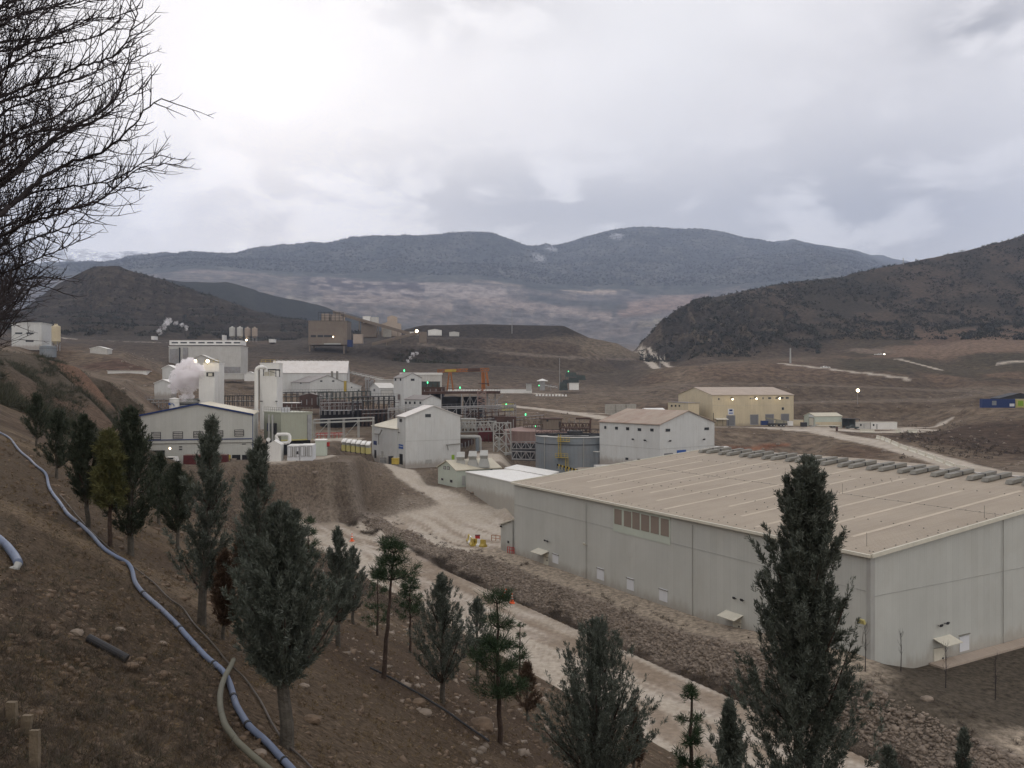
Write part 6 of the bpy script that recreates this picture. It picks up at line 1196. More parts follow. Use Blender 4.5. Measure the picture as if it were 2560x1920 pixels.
p_ = hit(1194, 1358, 120); t_ = thing('water_box', 'upright red box standing behind the yellow road barriers', 'box', p_); MB().cbox(p_, .9, .6, 1.5).build('body', M['redp'], t_); MB().cbox(p_ + V(0, 0, 1.5), 1.0, .7, .12).build('lid', M['darkred'], t_)
def gate(name, label, px0, px1, pyt, pyb, mt, n=2):
    a = hit(px0, pyb - 2, 120); b = hit(px1, pyb, 120); b.y = a.y - 1; b.z = a.z; t_ = thing(name, label, 'railing', a); h_ = (pyb - pyt) / F * a.y
    for k in range(n + 1): q_ = a.lerp(b, k / n); MB().bar(q_ - V(0, 0, .3), q_ + V(0, 0, h_), .12).build('post', M[mt], t_)
    for z_ in (.5, 1): MB().bar(a + V(0, 0, h_ * z_ * .97), b + V(0, 0, h_ * z_ * .97), .08).build('rail', M[mt], t_)
gate('wooden_rail', 'small yellow brown rail fence left of the warehouse lean-to', 1229, 1250, 1339, 1354, 'orange'); gate('safety_cage', 'small red railing at the warehouse corner', 1269, 1285, 1368, 1384, 'redp', 3)
# ---------------------------------------------------------------- vegetation
def leaf_mat(name, c1, c2, sc=5.0, c3=None):
    m = bpy.data.materials.new(name); m.use_nodes = True; t = NT(m.node_tree); t.n.clear(); out = t.add('ShaderNodeOutputMaterial')
    ob = t.add('ShaderNodeTexCoord').outputs['Object']; c = t.mix(t.mapr(t.noise(ob, sc, 3, .6), .35, .65), c4(c1), c4(c2))
    if c3: c = t.mix(t.mapr(t.noise(ob, sc * 4, 2, .5), .55, .7, 0, .6), c, c4(c3))
    b = t.add('ShaderNodeBsdfPrincipled', {'Roughness': .7, 'Specular IOR Level': .2, 'Base Color': c}); t.l.new(b.outputs[0], out.inputs[0]); return m
M['cyp'] = leaf_mat('blue green cypress scales', (.062, .074, .058), (.125, .140, .116), 5, (.18, .195, .17)); M['cypd'] = leaf_mat('dark green cypress scales', (.030, .040, .026), (.062, .072, .050), 5)
M['pine'] = leaf_mat('dark pine needles', (.022, .040, .018), (.045, .070, .034), 6); M['brown'] = leaf_mat('rust brown dead foliage', (.065, .042, .028), (.105, .068, .045), 6); M['cedar'] = leaf_mat('yellow green cedar needles', (.065, .070, .028), (.12, .115, .045), 5)
M['bark'] = mat('grey brown bark', (.085, .075, .062), .9, .3, 12, bump=.5, bscale=30); M['barkd'] = mat('dark bark', (.055, .038, .030), .9, .3, 12, bump=.5, bscale=30); M['twig'] = mat('dark bare twigs', (.032, .025, .026), .85, .25, 6)
M['dry'] = leaf_mat('dry straw grass', (.085, .058, .032), (.165, .12, .066), 3); M['drygrey'] = leaf_mat('grey dry twigs', (.055, .043, .034), (.11, .088, .068), 3); M['drygreen'] = leaf_mat('dull sage shrubs', (.035, .038, .024), (.07, .068, .045), 3)
M['scrub'] = leaf_mat('dark hill scrub', (.020, .023, .017), (.042, .042, .030), .05); M['rock'] = mat('pale broken rock', (.215, .175, .14), .9, .35, 1.5, bump=.3, bscale=8); M['rockd'] = mat('brown field stone', (.14, .10, .07), .9, .35, 3, bump=.3, bscale=20)
def rvec(n): v = rng.normal(size=(n, 3)); return v / np.linalg.norm(v, axis=1)[:, None]
def nrm(v): return v / np.maximum(np.linalg.norm(v, axis=1), 1e-9)[:, None]
def blades(p, d, L, w_):
    """lozenge blades: base p, direction d, length L, width w_"""
    n = len(p); s_ = nrm(np.cross(d, rvec(n))) * (w_[:, None] if hasattr(w_, '__len__') else w_) / 2; L = L[:, None]
    v = np.stack([p, p + d * L * .45 + s_, p + d * L, p + d * L * .45 - s_], 1).reshape(-1, 3); return v, np.arange(n * 4).reshape(n, 4)
def cypress_arrays(h, wd, cb, nb, ns, nm, ls, bw, lean=(0, 0), open_=.0, up_=1.0, tip=.35, lobes=4, shape=None):
    """h height, wd crown width, cb crown base height"""
    hh = rng.random(nb) ** .85 * (h - cb) * .96 + cb; f = np.clip((hh - cb) / (h - cb), 0, 1); az = rng.random(nb) * 2 * math.pi
    # crown outline: swelling low down, ragged tapering top; lobed around and along
    lob = 1 + .28 * np.sin(az * lobes + f * 7) + rng.normal(size=nb) * .22
    prof = np.interp(f, *zip(*(shape or [(0, .6), (.08, .86), (.2, 1.02), (.4, .92), (.6, .68), (.8, .40), (.92, .2), (1, .05)])))
    R_ = np.maximum(prof * lob * wd * .36, .03 * wd)
    el = R(38) + f * R(28) * up_ + rng.normal(size=nb) * .12; lead = rng.random(nb) < .09; el = np.minimum(np.where(lead, el + .22, el), 1.22); R_ = np.where(lead, R_ * 1.12, R_); bl = R_ / np.cos(el) ; bl = np.minimum(bl, h * .36); hh = np.maximum(hh - bl * np.sin(el) * 1.25, cb * .75)
    d0 = np.stack([np.cos(az) * np.cos(el), np.sin(az) * np.cos(el), np.sin(el)], 1)
    base = np.stack([lean[0] * hh / h, lean[1] * hh / h, hh], 1)
    t = (rng.random((nb, ns)) ** .7) * (1 - open_ * .3) + .12; curve = np.stack([np.zeros((nb, ns)), np.zeros((nb, ns)), (t ** 2) * bl[:, None] * .22], -1)
    sp = base[:, None] + d0[:, None] * (t * bl[:, None])[..., None] + curve + rng.normal(size=(nb, ns, 3)) * (.032 * wd * (1.15 - t))[..., None]
    sd_ = d0[:, None] + np.array([0, 0, .35]) + rng.normal(size=(nb, ns, 3)) * .30; sp = sp.reshape(-1, 3); sd_ = nrm(sd_.reshape(-1, 3))
    # leading shoot
    k = max(nb * ns // 14, 20); z = cb + (h - cb) * (.5 + .48 * rng.random(k)); q = np.stack([lean[0] * z / h + rng.normal(size=k) * .016 * wd, lean[1] * z / h + rng.normal(size=k) * .018 * wd, z], 1)
    sp = np.vstack([sp, q]); sd_ = np.vstack([sd_, nrm(np.array([0, 0, 1.0]) + rng.normal(size=(k, 3)) * .3)]); n = len(sp)
    P_ = np.repeat(sp, nm, 0) + np.repeat(sd_, nm, 0) * (rng.random((n * nm, 1)) * ls * 1.3) + rng.normal(size=(n * nm, 3)) * ls * .16
    D_ = nrm(np.repeat(sd_, nm, 0) + rng.normal(size=(n * nm, 3)) * .42); L_ = ls * (.55 + .8 * rng.random(n * nm))
    brs = (base, d0, bl); v, f_ = blades(P_, D_, L_, bw * (.7 + .6 * rng.random(n * nm))); return v, f_, brs
def tree_trunk(t_, p, h, r, lean=(0, 0), mt='bark', wob=.02):
    pts_ = [p + V(lean[0] * k + random.uniform(-wob, wob), lean[1] * k + random.uniform(-wob, wob), h * k - .25 * (k == 0)) for k in [i / 10 for i in range(11)]]
    return MB().tube(pts_, lambda k: r * (1.15 - k) ** .8 + .004 if k > 0 else r * 1.35, 9).build('trunk', M[mt], t_)
def branches(t_, p, brs, r, n, mt='barkd'):
    m = MB(); b0, d0, bl = brs
    for i in range(min(n, len(bl))):
        a = p + V(*b0[i]); q = [a + V(*(d0[i] * bl[i] * k)) + V(0, 0, k * k * bl[i] * .2) for k in (0, .35, .7, .95)]; m.tube(q, r, 4, r * .25, cap=False)
    return tag(m.build('limbs', M[mt], t_), kind='stuff')
def cypress(name, label, p, h, wd, cb, q=1.0, mt='cyp', lean=(0, 0), r=None, group='planted conifers on the hillside', cat='tree', **kw):
    """q scales detail: 1 for a tree ten metres away"""
    t_ = thing(name, label, cat, p, group); r = r or h * .018
    tree_trunk(t_, p, h * .93, r, lean)
    nb = int(150 * q ** .5 * kw.pop('dens', 1)); v, f_, brs = cypress_arrays(h, wd, cb, nb, int(22 * q ** .4), int(16 * q ** .4), .052 / q ** .42, .0095 / q ** .42, lean, **kw)
    np_mesh('crown', v + np.array(p), f_, M[mt], t_); branches(t_, p, brs, r * .3, 40 if q > .4 else 16); return t_
def pine(name, label, p, h, wd, cb, q=1.0, nwh=6, mt='pine', lean=(0, 0), r=None, top=1.0, tuft=.17, per=7, group='planted conifers on the hillside'):
    t_ = thing(name, label, 'tree', p, group); r = r or h * .016; tree_trunk(t_, p, h * .97, r, lean, 'barkd'); lm = MB(); tp, td = [], []
    for i in range(nwh):
        f = i / max(nwh - 1, 1); z = cb + (h * .95 - cb) * f; R_ = wd / 2 * (1 - f * .62) * random.uniform(.7, 1.1) * (top if f > .6 else 1); n = max(3, int(per * (1 - f * .3)))
        for k in range(n):
            a = 2 * math.pi * (k + random.random()) / n; L = R_ * random.uniform(.6, 1.1); c0 = p + V(lean[0] * z / h, lean[1] * z / h, z); e = c0 + V(math.cos(a) * L, math.sin(a) * L, L * random.uniform(.2, .75)); lm.tube([c0, c0.lerp(e, .5) - V(0, 0, L * .05), e], r * .3, 4, r * .12, cap=False)
            for kk in ((.55, .95) if L > tuft else (.9,)):
                o = c0.lerp(e, kk); tp.append(o); td.append((e - c0).normalized())
                if random.random() < .5: tp.append(o + V(random.uniform(-1, 1), random.uniform(-1, 1), random.uniform(0, 1)) * tuft * .7); td.append((e - c0).normalized())
    tp.append(p + V(lean[0], lean[1], h)); td.append(V(0, 0, 1)); tag(lm.build('limbs', M['barkd'], t_), kind='stuff')
    tp, td = np.array([tuple(x) for x in tp]), np.array([tuple(x) for x in td]); n = len(tp); nm = int(95 * q)
    D_ = nrm(rvec(n * nm) + np.repeat(td, nm, 0) * .75 + np.array([0, 0, .25])); P_ = np.repeat(tp, nm, 0) + rng.normal(size=(n * nm, 3)) * tuft * .22; v, f_ = blades(P_, D_, tuft * (.55 + .5 * rng.random(n * nm)), np.full(n * nm, .0085 / q ** .6))
    np_mesh('crown', v, f_, M[mt], t_); return t_
def tpos(px, py, Y=None):
    if Y is None: return hit(px, py, 2.5)
    return on(px, Y)
def TH(p, pyt): return CZ + (960 - pyt) / F * p.y - p.z     # height that brings the tip to row pyt
def cyp(label, px, py, pyt, wpx, cbpy, Y=None, q=None, xt=None, **kw):
    p = tpos(px, py, Y); h = TH(p, pyt); wd = wpx / F * p.y; cb = max(CZ + (960 - cbpy) / F * p.y - p.z, .15); q = q or min(1.3, (10 / p.y) ** 1.1); lean = ((xt - px) / F * p.y if xt else 0, 0)
    return cypress(kw.pop('name', 'cypress_tree'), label, p, h, wd, cb, q, lean=lean, **kw)
def pin(label, px, py, pyt, wpx, cbpy, Y=None, q=None, xt=None, **kw):
    p = tpos(px, py, Y); h = TH(p, pyt); wd = wpx / F * p.y; cb = max(CZ + (960 - cbpy) / F * p.y - p.z, .1); q = q or min(1.2, 13 / p.y); lean = ((xt - px) / F * p.y if xt else 0, 0)
    return pine(kw.pop('name', 'pine_tree'), label, p, h, wd, cb, q, lean=lean, **kw)
# far left to right
cyp('dark cypress, first of the row from the left edge', 92, 1118, 985, 78, 1092, mt='cypd')
cyp('dark cypress leaning over the pipe, second from the left edge', 142, 1195, 1028, 100, 1165, mt='cypd')
cyp('broad dark cypress with bare red brown stem, third from the left edge', 221, 1322, 1040, 118, 1245, xt=205, mt='cypd')
pin('yellowish green cedar between two dark cypresses', 278, 1368, 1085, 95, 1265, xt=270, mt='cedar', nwh=10, tuft=.14, name='cedar_tree', per=9)
cyp('tall dense cypress with a spreading right flank before the blue trimmed hall', 326, 1386, 1018, 170, 1330, dens=1.3, mt='cypd')
cyp('slim dark cypress behind the tall dense one, left of the red container', 397, 1310, 1135, 84, 1265, mt='cypd'); cyp('short dark cypress below the red container', 443, 1372, 1160, 92, 1320, mt='cypd')
cyp('slender spired cypress standing against the plant embankment', 505, 1562, 1042, 150, 1462, xt=530, dens=.9, open_=.3, tip=.5)
cyp('tallest narrow cypress rising behind the big foreground one', 640, 1660, 1095, 150, 1560, xt=648, open_=.3, dens=1.2)
cyp('big foreground cypress with thick grey double trunk right of the hoses', 716, 1866, 1262, 250, 1668, xt=700, dens=1.7, r=.062, lobes=5)
pin('rounded dark pine top behind the big foreground cypress', 770, 1470, 1302, 92, 1400, nwh=4, per=8, tuft=.2)
cyp('slim blue green cypress left of the orange barked pine', 845, 1617, 1322, 92, 1545); cyp('cypress with wide fan shaped crown just left of the orange barked pine', 882, 1560, 1368, 92, 1520)
pin('umbrella topped pine with long bare reddish trunk', 957, 1694, 1366, 118, 1450, xt=984, nwh=3, top=1.9, per=9, tuft=.2)
pin('small sparse pine directly behind the umbrella topped pine', 944, 1592, 1440, 90, 1560, nwh=4, per=5, tuft=.17)
pin('dark bushy pine between umbrella pine and mid cypress', 1025, 1628, 1450, 96, 1545, nwh=5, per=8, tuft=.18)
cyp('oval blue green cypress with bare lower stem in the bottom middle', 1106, 1760, 1438, 180, 1694, dens=1.15); cyp('thin cypress partly hidden behind the tall two tiered pine', 1192, 1715, 1495, 92, 1640)
pin('tall two tiered pine with thick clumps of dark needles', 1250, 1860, 1490, 138, 1745, nwh=5, per=10, tuft=.22, xt=1243)
pin('small narrow pine just right of the two tiered pine', 1300, 1745, 1560, 48, 1700, nwh=6, per=5, tuft=.13)
cyp('rusty brown half dead bush below the small narrow pine', 1318, 1802, 1655, 84, 1775, mt='brown', dens=.6, open_=.8)
cyp('wide bushy blue cypress in the bottom centre with several leaders', 1491, 2069, 1548, 375, 1930, Y=13.5, dens=1.7, lobes=7, up_=1.25, q=.95, shape=[(0, .7), (.1, .95), (.3, 1.05), (.5, .95), (.7, .62), (.85, .28), (1, .05)])
cyp('thin rusty brown dead sapling right of the wide bushy cypress', 1585, 1950, 1770, 62, 1900, Y=17, mt='brown', dens=.45, open_=.9)
pin('young open pine with round tufts left of the biggest cypress', 1728, 2240, 1722, 108, 2080, Y=12, nwh=7, per=5, tuft=.12)
cyp('short cypress top pressed against the left of the biggest cypress', 1826, 2300, 1755, 120, 2150, Y=10.5, dens=.8)
cyp('biggest cypress towering in front of the warehouse wall', 1972, 2560, 1128, 330, 2330, Y=7.2, q=1.8, dens=2.0, xt=2022, r=.05, lobes=5, open_=.2, shape=[(0, 1.05), (.3, 1.3), (.45, 1.12), (.55, .85), (.68, .60), (.8, .55), (.9, .36), (1, .06)])
cyp('cypress tip just poking up at the bottom edge right of the biggest one', 2222, 2320, 1868, 110, 2160, Y=10, dens=.5, open_=.6)
cyp('slim cypress crown at the bottom right corner', 2412, 2180, 1825, 70, 2080, Y=14, dens=.6, open_=.5)
for px, py, pyt, lab in ((560, 1600, 1380, 'reddish leafless shrub between the slender and big cypresses'), (600, 1500, 1330, 'reddish leafless shrub behind the big foreground cypress')): cyp(lab, px, py, pyt, 90, py - 40, mt='brown', dens=.5, open_=.9, name='dead_shrub', cat='shrub')

# ---- bare tree: limbs reaching in from the left
def grow_arrays(paths, sides=5):
    vs, fs = [], []; k = 0
    for pts_, r0, r1 in paths:
        p = np.asarray(pts_, float); m = len(p); d = np.gradient(p, axis=0); d = nrm(d); ref = np.array([.3, .9, .2]); x = nrm(np.cross(d, ref)); y = np.cross(d, x); s_ = 5 if r0 > .008 else 3
        a = 2 * math.pi * np.arange(s_) / s_; rr = np.linspace(r0, r1, m)[:, None, None]; v = p[:, None] + (x[:, None] * np.cos(a)[None, :, None] + y[:, None] * np.sin(a)[None, :, None]) * rr; vs.append(v.reshape(-1, 3))
        i = np.arange((m - 1) * s_).reshape(m - 1, s_) + k; j = np.roll(i, -1, 1); fs.append(np.stack([i, j, j + s_, i + s_], -1).reshape(-1, 4)); k += m * s_
    return np.vstack(vs), np.vstack(fs)
LIMBS = [[(-300, 240), (0, 50), (130, 15), (240, -30)], [(-300, 260), (0, 62), (60, 30), (190, 8), (300, -5)], [(-300, 300), (0, 100), (100, 98), (190, 52), (300, 40), (356, 18)], [(-300, 420), (0, 178), (45, 150), (90, 125), (175, 105), (260, 88), (300, 45)],
         [(-300, 360), (0, 245), (80, 210), (200, 165), (300, 140), (345, 30)], [(-300, 520), (0, 215), (40, 120), (75, 60), (130, 20)], [(-300, 480), (0, 250), (60, 240), (130, 215), (210, 195), (300, 150)],
         [(-300, 560), (0, 455), (70, 400), (130, 355), (200, 310), (255, 280), (275, 262), (300, 215), (318, 160), (335, 95)], [(-300, 600), (0, 470), (90, 385), (150, 330), (240, 290), (285, 258), (308, 200), (335, 130), (365, 140)],
         [(-300, 640), (0, 540), (45, 495), (100, 450), (160, 410), (250, 385), (300, 350), (340, 305), (372, 270), (400, 245)], [(-300, 640), (0, 535), (80, 480), (170, 468), (280, 455), (330, 425), (370, 395), (400, 390)],
         [(-300, 660), (0, 575), (70, 540), (140, 525), (230, 515), (290, 475), (325, 430), (370, 412), (450, 410)], [(-300, 700), (0, 590), (60, 560), (110, 545), (160, 530), (250, 500), (300, 470), (345, 470)],
         [(-300, 640), (0, 345), (60, 320), (120, 300), (200, 265), (240, 215), (300, 190)], [(-300, 580), (0, 370), (80, 330), (170, 325), (250, 300), (310, 250), (360, 215)], [(-300, 700), (0, 430), (70, 372), (120, 330), (190, 300)],
         [(-300, 760), (0, 640), (50, 610), (100, 590), (160, 570), (200, 555), (215, 530)], [(-300, 800), (0, 690), (60, 660), (110, 640), (165, 620), (200, 600)], [(-300, 820), (0, 730), (50, 700), (100, 690), (150, 695)], [(-300, 830), (0, 770), (40, 740), (70, 720), (110, 715)],
         [(-300, 860), (0, 800), (30, 770), (50, 730)], [(-300, 700), (0, 620), (40, 570), (80, 540), (150, 500)], [(-300, 500), (0, 285), (50, 260), (110, 250), (180, 240), (230, 200)], [(-300, 560), (0, 400), (50, 390), (110, 380), (190, 380)], [(-300, 130), (0, 20), (60, -10)], [(-300, 180), (0, 130), (80, 110), (200, 60), (280, 45)]]
TY = 4.6; tb = V((-330 - 1280) / F * TY, TY + .3, 0); tb.z = gz(tb.x, tb.y); BT = thing('bare_tree', 'leafless dark tree whose branches sweep in from the upper left edge', 'tree', tb)
MB().tube([tb - V(0, 0, .3), tb + V(.05, 0, 1.2), P(-330, 700, TY + .3), P(-320, 450, TY + .3), P(-300, 200, TY + .2), P(-290, -100, TY + .2)], .13, 12, .06).build('trunk', M['barkd'], BT)
def resample(p, n): p = np.asarray(p); t = np.linspace(0, 1, len(p)); q = np.linspace(0, 1, n); s_ = np.stack([np.interp(q, t, p[:, i]) for i in range(3)], 1); 
def smooth_path(pp, n=40):
    p = np.array(pp, float); t = np.concatenate([[0], np.cumsum(np.linalg.norm(np.diff(p, axis=0), axis=1))]); t /= t[-1]; q = np.linspace(0, 1, n); s_ = np.stack([np.interp(q, t, p[:, i]) for i in range(p.shape[1])], 1)
    for _ in range(3): s_[1:-1] = (s_[:-2] + s_[1:-1] * 2 + s_[2:]) / 4
    return s_
twp = []; limb_n = 0
def sprout(base, dirv, L, r, depth):
    """wiry shoot that bends upwards, with side shoots"""
    n = max(5, int(L / .035)); p = [base]; d = dirv; st = L / n; 
    for i in range(n): d = d + rng.normal(size=3) * .09 + np.array([.0, 0, .062]); d /= np.linalg.norm(d); p.append(p[-1] + d * st)
    twp.append((p, r, r * .35))
    if depth > 0:
        for _ in range(int(L / (.085 if depth > 1 else .07))):
            k = rng.integers(1, n); dd = np.array(p[k + 1]) - np.array(p[k]); dd = dd / np.linalg.norm(dd); sgn = 1 if rng.random() < .62 else -1
            side = np.array([-dd[2], 0, dd[0]]) * sgn * rng.uniform(.4, .95) + np.array([0, rng.normal() * .4, 0]); v = dd * .75 + side; v /= np.linalg.norm(v); sprout(np.array(p[k]), v, L * rng.uniform(.22, .5) * (1 - .4 * k / n), r * .55, depth - 1)
for li, l_ in enumerate(LIMBS):
    Yl = TY + rng.uniform(-.5, .7); sp = smooth_path([(a, b, 0) for a, b in l_], 46); thick = (.014, .012, .010)[li % 3] if li not in (7, 8, 9) else .019
    w3 = np.array([tuple(P(a, b, Yl + .25 * math.sin(i / 6 + li))) for i, (a, b, _) in enumerate(sp)]); w3 += rng.normal(size=w3.shape) * .0035
    v, f_ = grow_arrays([(w3, thick, .0026)]); np_mesh('limb', v, f_, M['twig'], BT)
    for i in range(14, 46):
        if rng.random() < .92:
            dd = w3[min(i + 1, 45)] - w3[i - 1]; dd /= np.linalg.norm(dd)
            for _ in range(2 if i < 38 else 1):
                sgn = 1 if rng.random() < .6 else -1; side = np.array([-dd[2], 0, dd[0]]) * sgn * rng.uniform(.3, .9) + np.array([0, rng.normal() * .45, 0]); v_ = dd * .8 + side; v_ /= np.linalg.norm(v_)
                sprout(w3[i], v_, rng.uniform(.12, .42) * (1.2 - .62 * max(0, (i - 14) / 32)), 0.0036, 2 if i < 36 else 1)
v, f_ = grow_arrays(twp); tag(np_mesh('twigs', v, f_, M['twig'], BT), kind='stuff')
# low dark thicket below it at the left edge
SHp = []
twp = []
tb2 = hit(8, 1150, 5); BSH = thing('bare_bush', 'tangled dark leafless bush at the left edge under the bare tree', 'bush', tb2 + V(-.6, 0, 0))
Yb = 6.0
for k in range(34):
    a, b = rng.uniform(-180, -20), rng.uniform(820, 960); tx, ty = rng.uniform(-10, 120), rng.uniform(590, 840); p0 = np.array(P(a, b, Yb + rng.uniform(-.4, .4))); p1 = np.array(P(tx, ty, Yb + rng.uniform(-.6, .6))); d = p1 - p0; L = np.linalg.norm(d); sprout(p0, d / L + np.array([0, 0, -.12]), L, .006, 2)
v, f_ = grow_arrays(twp); tag(np_mesh('twigs', v, f_, M['twig'], BSH), kind='stuff')
MB().tube([V(*P(-150, 1060, Yb)), V(*P(-130, 960, Yb)), V(*P(-90, 880, Yb))], .03, 6, .015).build('stem', M['twig'], BSH)

# bare saplings by the warehouse
for px, py, pyt, Y, lab in ((2163, 1642, 1566, 82, 'bare sapling at the near warehouse corner'), (2252, 1660, 1582, 83, 'bare sapling against the right warehouse wall'), (2364, 1692, 1608, 81, 'bare sapling in front of the right warehouse door canopy'), (2488, 1738, 1640, 80, 'bare sapling on the dark soil at the right edge')):
    p = on(px, Y); h_ = TH(p, pyt); t_ = thing('bare_sapling', lab, 'sapling', p, 'bare saplings by the warehouse'); MB().tube([p - V(0, 0, .2), p + V(.05, 0, h_ * .5), p + V(0, 0, h_)], .05, 6, .012).build('trunk', M['twig'], t_); twp = []
    for k in range(16): z = h_ * rng.uniform(.3, .95); a = rng.uniform(0, 6.28); d = np.array([math.cos(a) * .5, math.sin(a) * .5, .85]); sprout(np.array(p) + np.array([0, 0, z]), d / np.linalg.norm(d), h_ * .2, .014, 0)
    v, f_ = grow_arrays(twp); tag(np_mesh('twigs', v, f_, M['twig'], t_), kind='stuff')

# ---- hoses and pipes on the hillside
def ground_path(pts_, lift, n=160, wob=.0):
    sp = smooth_path([(a, b, 0) for a, b in pts_], n); out = []
    for a, b, _ in sp: q = hit(a, b, 2.4); out.append([q.x, q.y, q.z + lift])
    o = np.array(out); 
    for _ in range(4): o[1:-1] = (o[:-2] + o[1:-1] * 2 + o[2:]) / 4
    return [V(*x) for x in o]
M['hoseblue'] = mat('faded blue pipe', (.13, .16, .235), .55, .12, 3, streak=.0, dirt=(.25, .22, .2), dirt_amt=.5); M['hosegrey'] = mat('dusty grey green hose', (.13, .125, .095), .7, .12, 3); M['thin'] = mat('brown grey thin pipe', (.10, .085, .075), .7, .15, 3)
BPX = [(-20, 1075), (0, 1085), (28, 1099), (38, 1118), (57, 1140), (76, 1150), (85, 1167), (117, 1185), (120, 1219), (130, 1238), (149, 1261), (168, 1291), (202, 1318), (228, 1343), (247, 1365), (266, 1384), (294, 1401), (320, 1412), (332, 1432), (334, 1457), (340, 1470), (357, 1489), (405, 1534), (447, 1575), (481, 1616), (522, 1658), (563, 1692), (577, 1726), (588, 1771), (618, 1823), (673, 1874), (715, 1920), (760, 1972)]
bp = ground_path(BPX, .05, 220); WP = thing('water_pipe', 'long faded blue water pipe winding down the whole hillside', 'pipe', bp[-1]); MB().tube(bp, lambda k: .034, 12).build('pipe', M['hoseblue'], WP, smooth=True)
for k in (60, 105, 128, 150, 168, 182, 205): MB().tube([bp[k], bp[k + 1].lerp(bp[k], .3)], .042, 12).build('coupling', M['dark'], WP)
gh = ground_path([(584, 1668), (575, 1690), (563, 1709), (550, 1750), (550, 1795), (563, 1843), (598, 1888), (636, 1922), (690, 1968)], .10, 60); o = MB().tube(gh, .030, 12).build('hose', M['hosegrey'], None, gh[-1], smooth=True); tag(o, 'thick grey green hose curving beside the blue pipe at the bottom', 'hose')
tp_ = ground_path([(150, 1240), (190, 1290), (235, 1340), (290, 1388), (364, 1445), (388, 1463), (426, 1506), (457, 1520), (481, 1561), (512, 1592), (543, 1627), (570, 1664), (612, 1699), (653, 1761), (680, 1816), (711, 1864), (756, 1902), (800, 1950)], .03, 120); o = MB().tube(tp_, .012, 8).build('irrigation_pipe', M['thin'], None, tp_[-1], smooth=True); tag(o, 'thin brown grey irrigation pipe crossing behind the blue pipe', 'pipe')
tp_ = ground_path([(-30, 1338), (0, 1360), (19, 1378), (38, 1403), (46, 1420)], .06, 30); BE = thing('broken_pipe', 'short blue pipe end with pale elbow at the left edge', 'pipe', tp_[-1]); MB().tube(tp_, .052, 12).build('pipe', M['hoseblue'], BE, smooth=True); MB().tube([tp_[-1], tp_[-1] + V(.0, -.05, -.05), tp_[-1] + V(-.12, -.12, -.10)], .045, 10).build('elbow', M['galv'], BE)
a, b = hit(220, 1606, 3), hit(318, 1658, 3); o = MB().tube([a + V(0, 0, .05), b + V(0, 0, .05)], .040, 12).build('black_pipe', M['dark'], None, a); tag(o, 'short straight black pipe offcut lying among pale stones', 'pipe')
tp_ = ground_path([(925, 1674), (980, 1702), (1050, 1742), (1120, 1786), (1180, 1830), (1222, 1858)], .05, 50); o = MB().tube(tp_, .022, 8).build('drip_line', M['dark'], None, tp_[0]); tag(o, 'black drip line running downhill between umbrella pine and two tiered pine', 'pipe')
M['stake'] = mat('weathered wood stake', (.17, .135, .095), .9, .2, 6, bump=.4, bscale=30)
for px, py, pyt, w_, lean, lab in ((26, 1815, 1760, 24, 0, 'upright wooden stake at the left edge, farthest of three'), (52, 1838, 1792, 24, .3, 'tilted wooden stake, middle one of three at the left edge'), (84, 1935, 1830, 23, 0, 'tallest wooden stake, nearest of three at the left edge')):
    p = hit(px, py, 2.4); s_ = w_ / F * p.y; h_ = (py - pyt) / F * p.y; t_ = thing('wooden_stake', lab, 'stake', p, 'wooden stakes'); MB().box(p - V(s_ / 2, 0, .15), V(s_, 0, 0), V(0, s_ * .5, 0), V(lean * h_, 0, h_ + .15)).build('post', M['stake'], t_); MB().box(p + V(-s_ / 2 + lean * h_, 0, h_), V(s_, 0, 0), V(0, s_ * .5, 0), V(0, 0, .006)).build('cut_top', M['stake'], t_)

# ---- stones, riprap, dry plants (uncountable)
def rocks(name, pos, size, mt, label, sq=.7):
    n = len(pos); base = np.array([(-1, -1, -1), (1, -1, -1), (1, 1, -1), (-1, 1, -1), (-1, -1, 1), (1, -1, 1), (1, 1, 1), (-1, 1, 1)], float) * .5
    v = base[None] * (1 + rng.uniform(-.62, .5, (n, 8, 3))) * size[:, None, None] * np.array([1, 1, sq]) * rng.uniform(.7, 1.3, (n, 1, 3)); a = rng.uniform(0, 6.28, n); ca, sa = np.cos(a), np.sin(a); tl = rng.uniform(-.5, .5, n); ct, st_ = np.cos(tl), np.sin(tl)
    y = v[..., 1] * ct[:, None] - v[..., 2] * st_[:, None]; z = v[..., 1] * st_[:, None] + v[..., 2] * ct[:, None]; v = np.stack([v[..., 0] * ca[:, None] - y * sa[:, None], v[..., 0] * sa[:, None] + y * ca[:, None], z], -1) + pos[:, None]
    f = np.array([(3, 2, 1, 0), (4, 5, 6, 7), (0, 1, 5, 4), (1, 2, 6, 5), (2, 3, 7, 6), (3, 0, 4, 7)]); f = (f[None] + 8 * np.arange(n)[:, None, None]).reshape(-1, 4)
    return tag(np_mesh(name, v.reshape(-1, 3), f, M[mt]), label, name.replace('_', ' '), kind='stuff')
def scatter(n, fn):
    out = []
    while len(out) < n:
        r_ = fn()
        if r_ is not None: out.append(r_)
    return np.array(out)
def uvp(u, v): X, Y = uv2xy(u, v); return (X, Y, gz(X, Y)) if Y > 3 and -.62 < (X / Y) < .9 else None
P_ = scatter(24000, lambda: uvp(rng.uniform(25, 178), rng.uniform(64.6, 68.0) + rng.normal() * .35)); rocks('riprap_rock', P_ + rng.normal(size=P_.shape) * .04, .11 + rng.random(len(P_)) ** 4 * .36, 'rock', 'broken grey brown rock covering the embankment below the warehouse')
def nears(lo_, hi_):
    px, py = rng.uniform(-60, 1750), rng.uniform(1100, 1990); X = px; q = hit(px, py, 2.4); _, v = uvc(q.x, q.y)
    if q.y > hi_ or q.y < lo_ or v > 46.5: return None
    return (q.x, q.y, q.z)
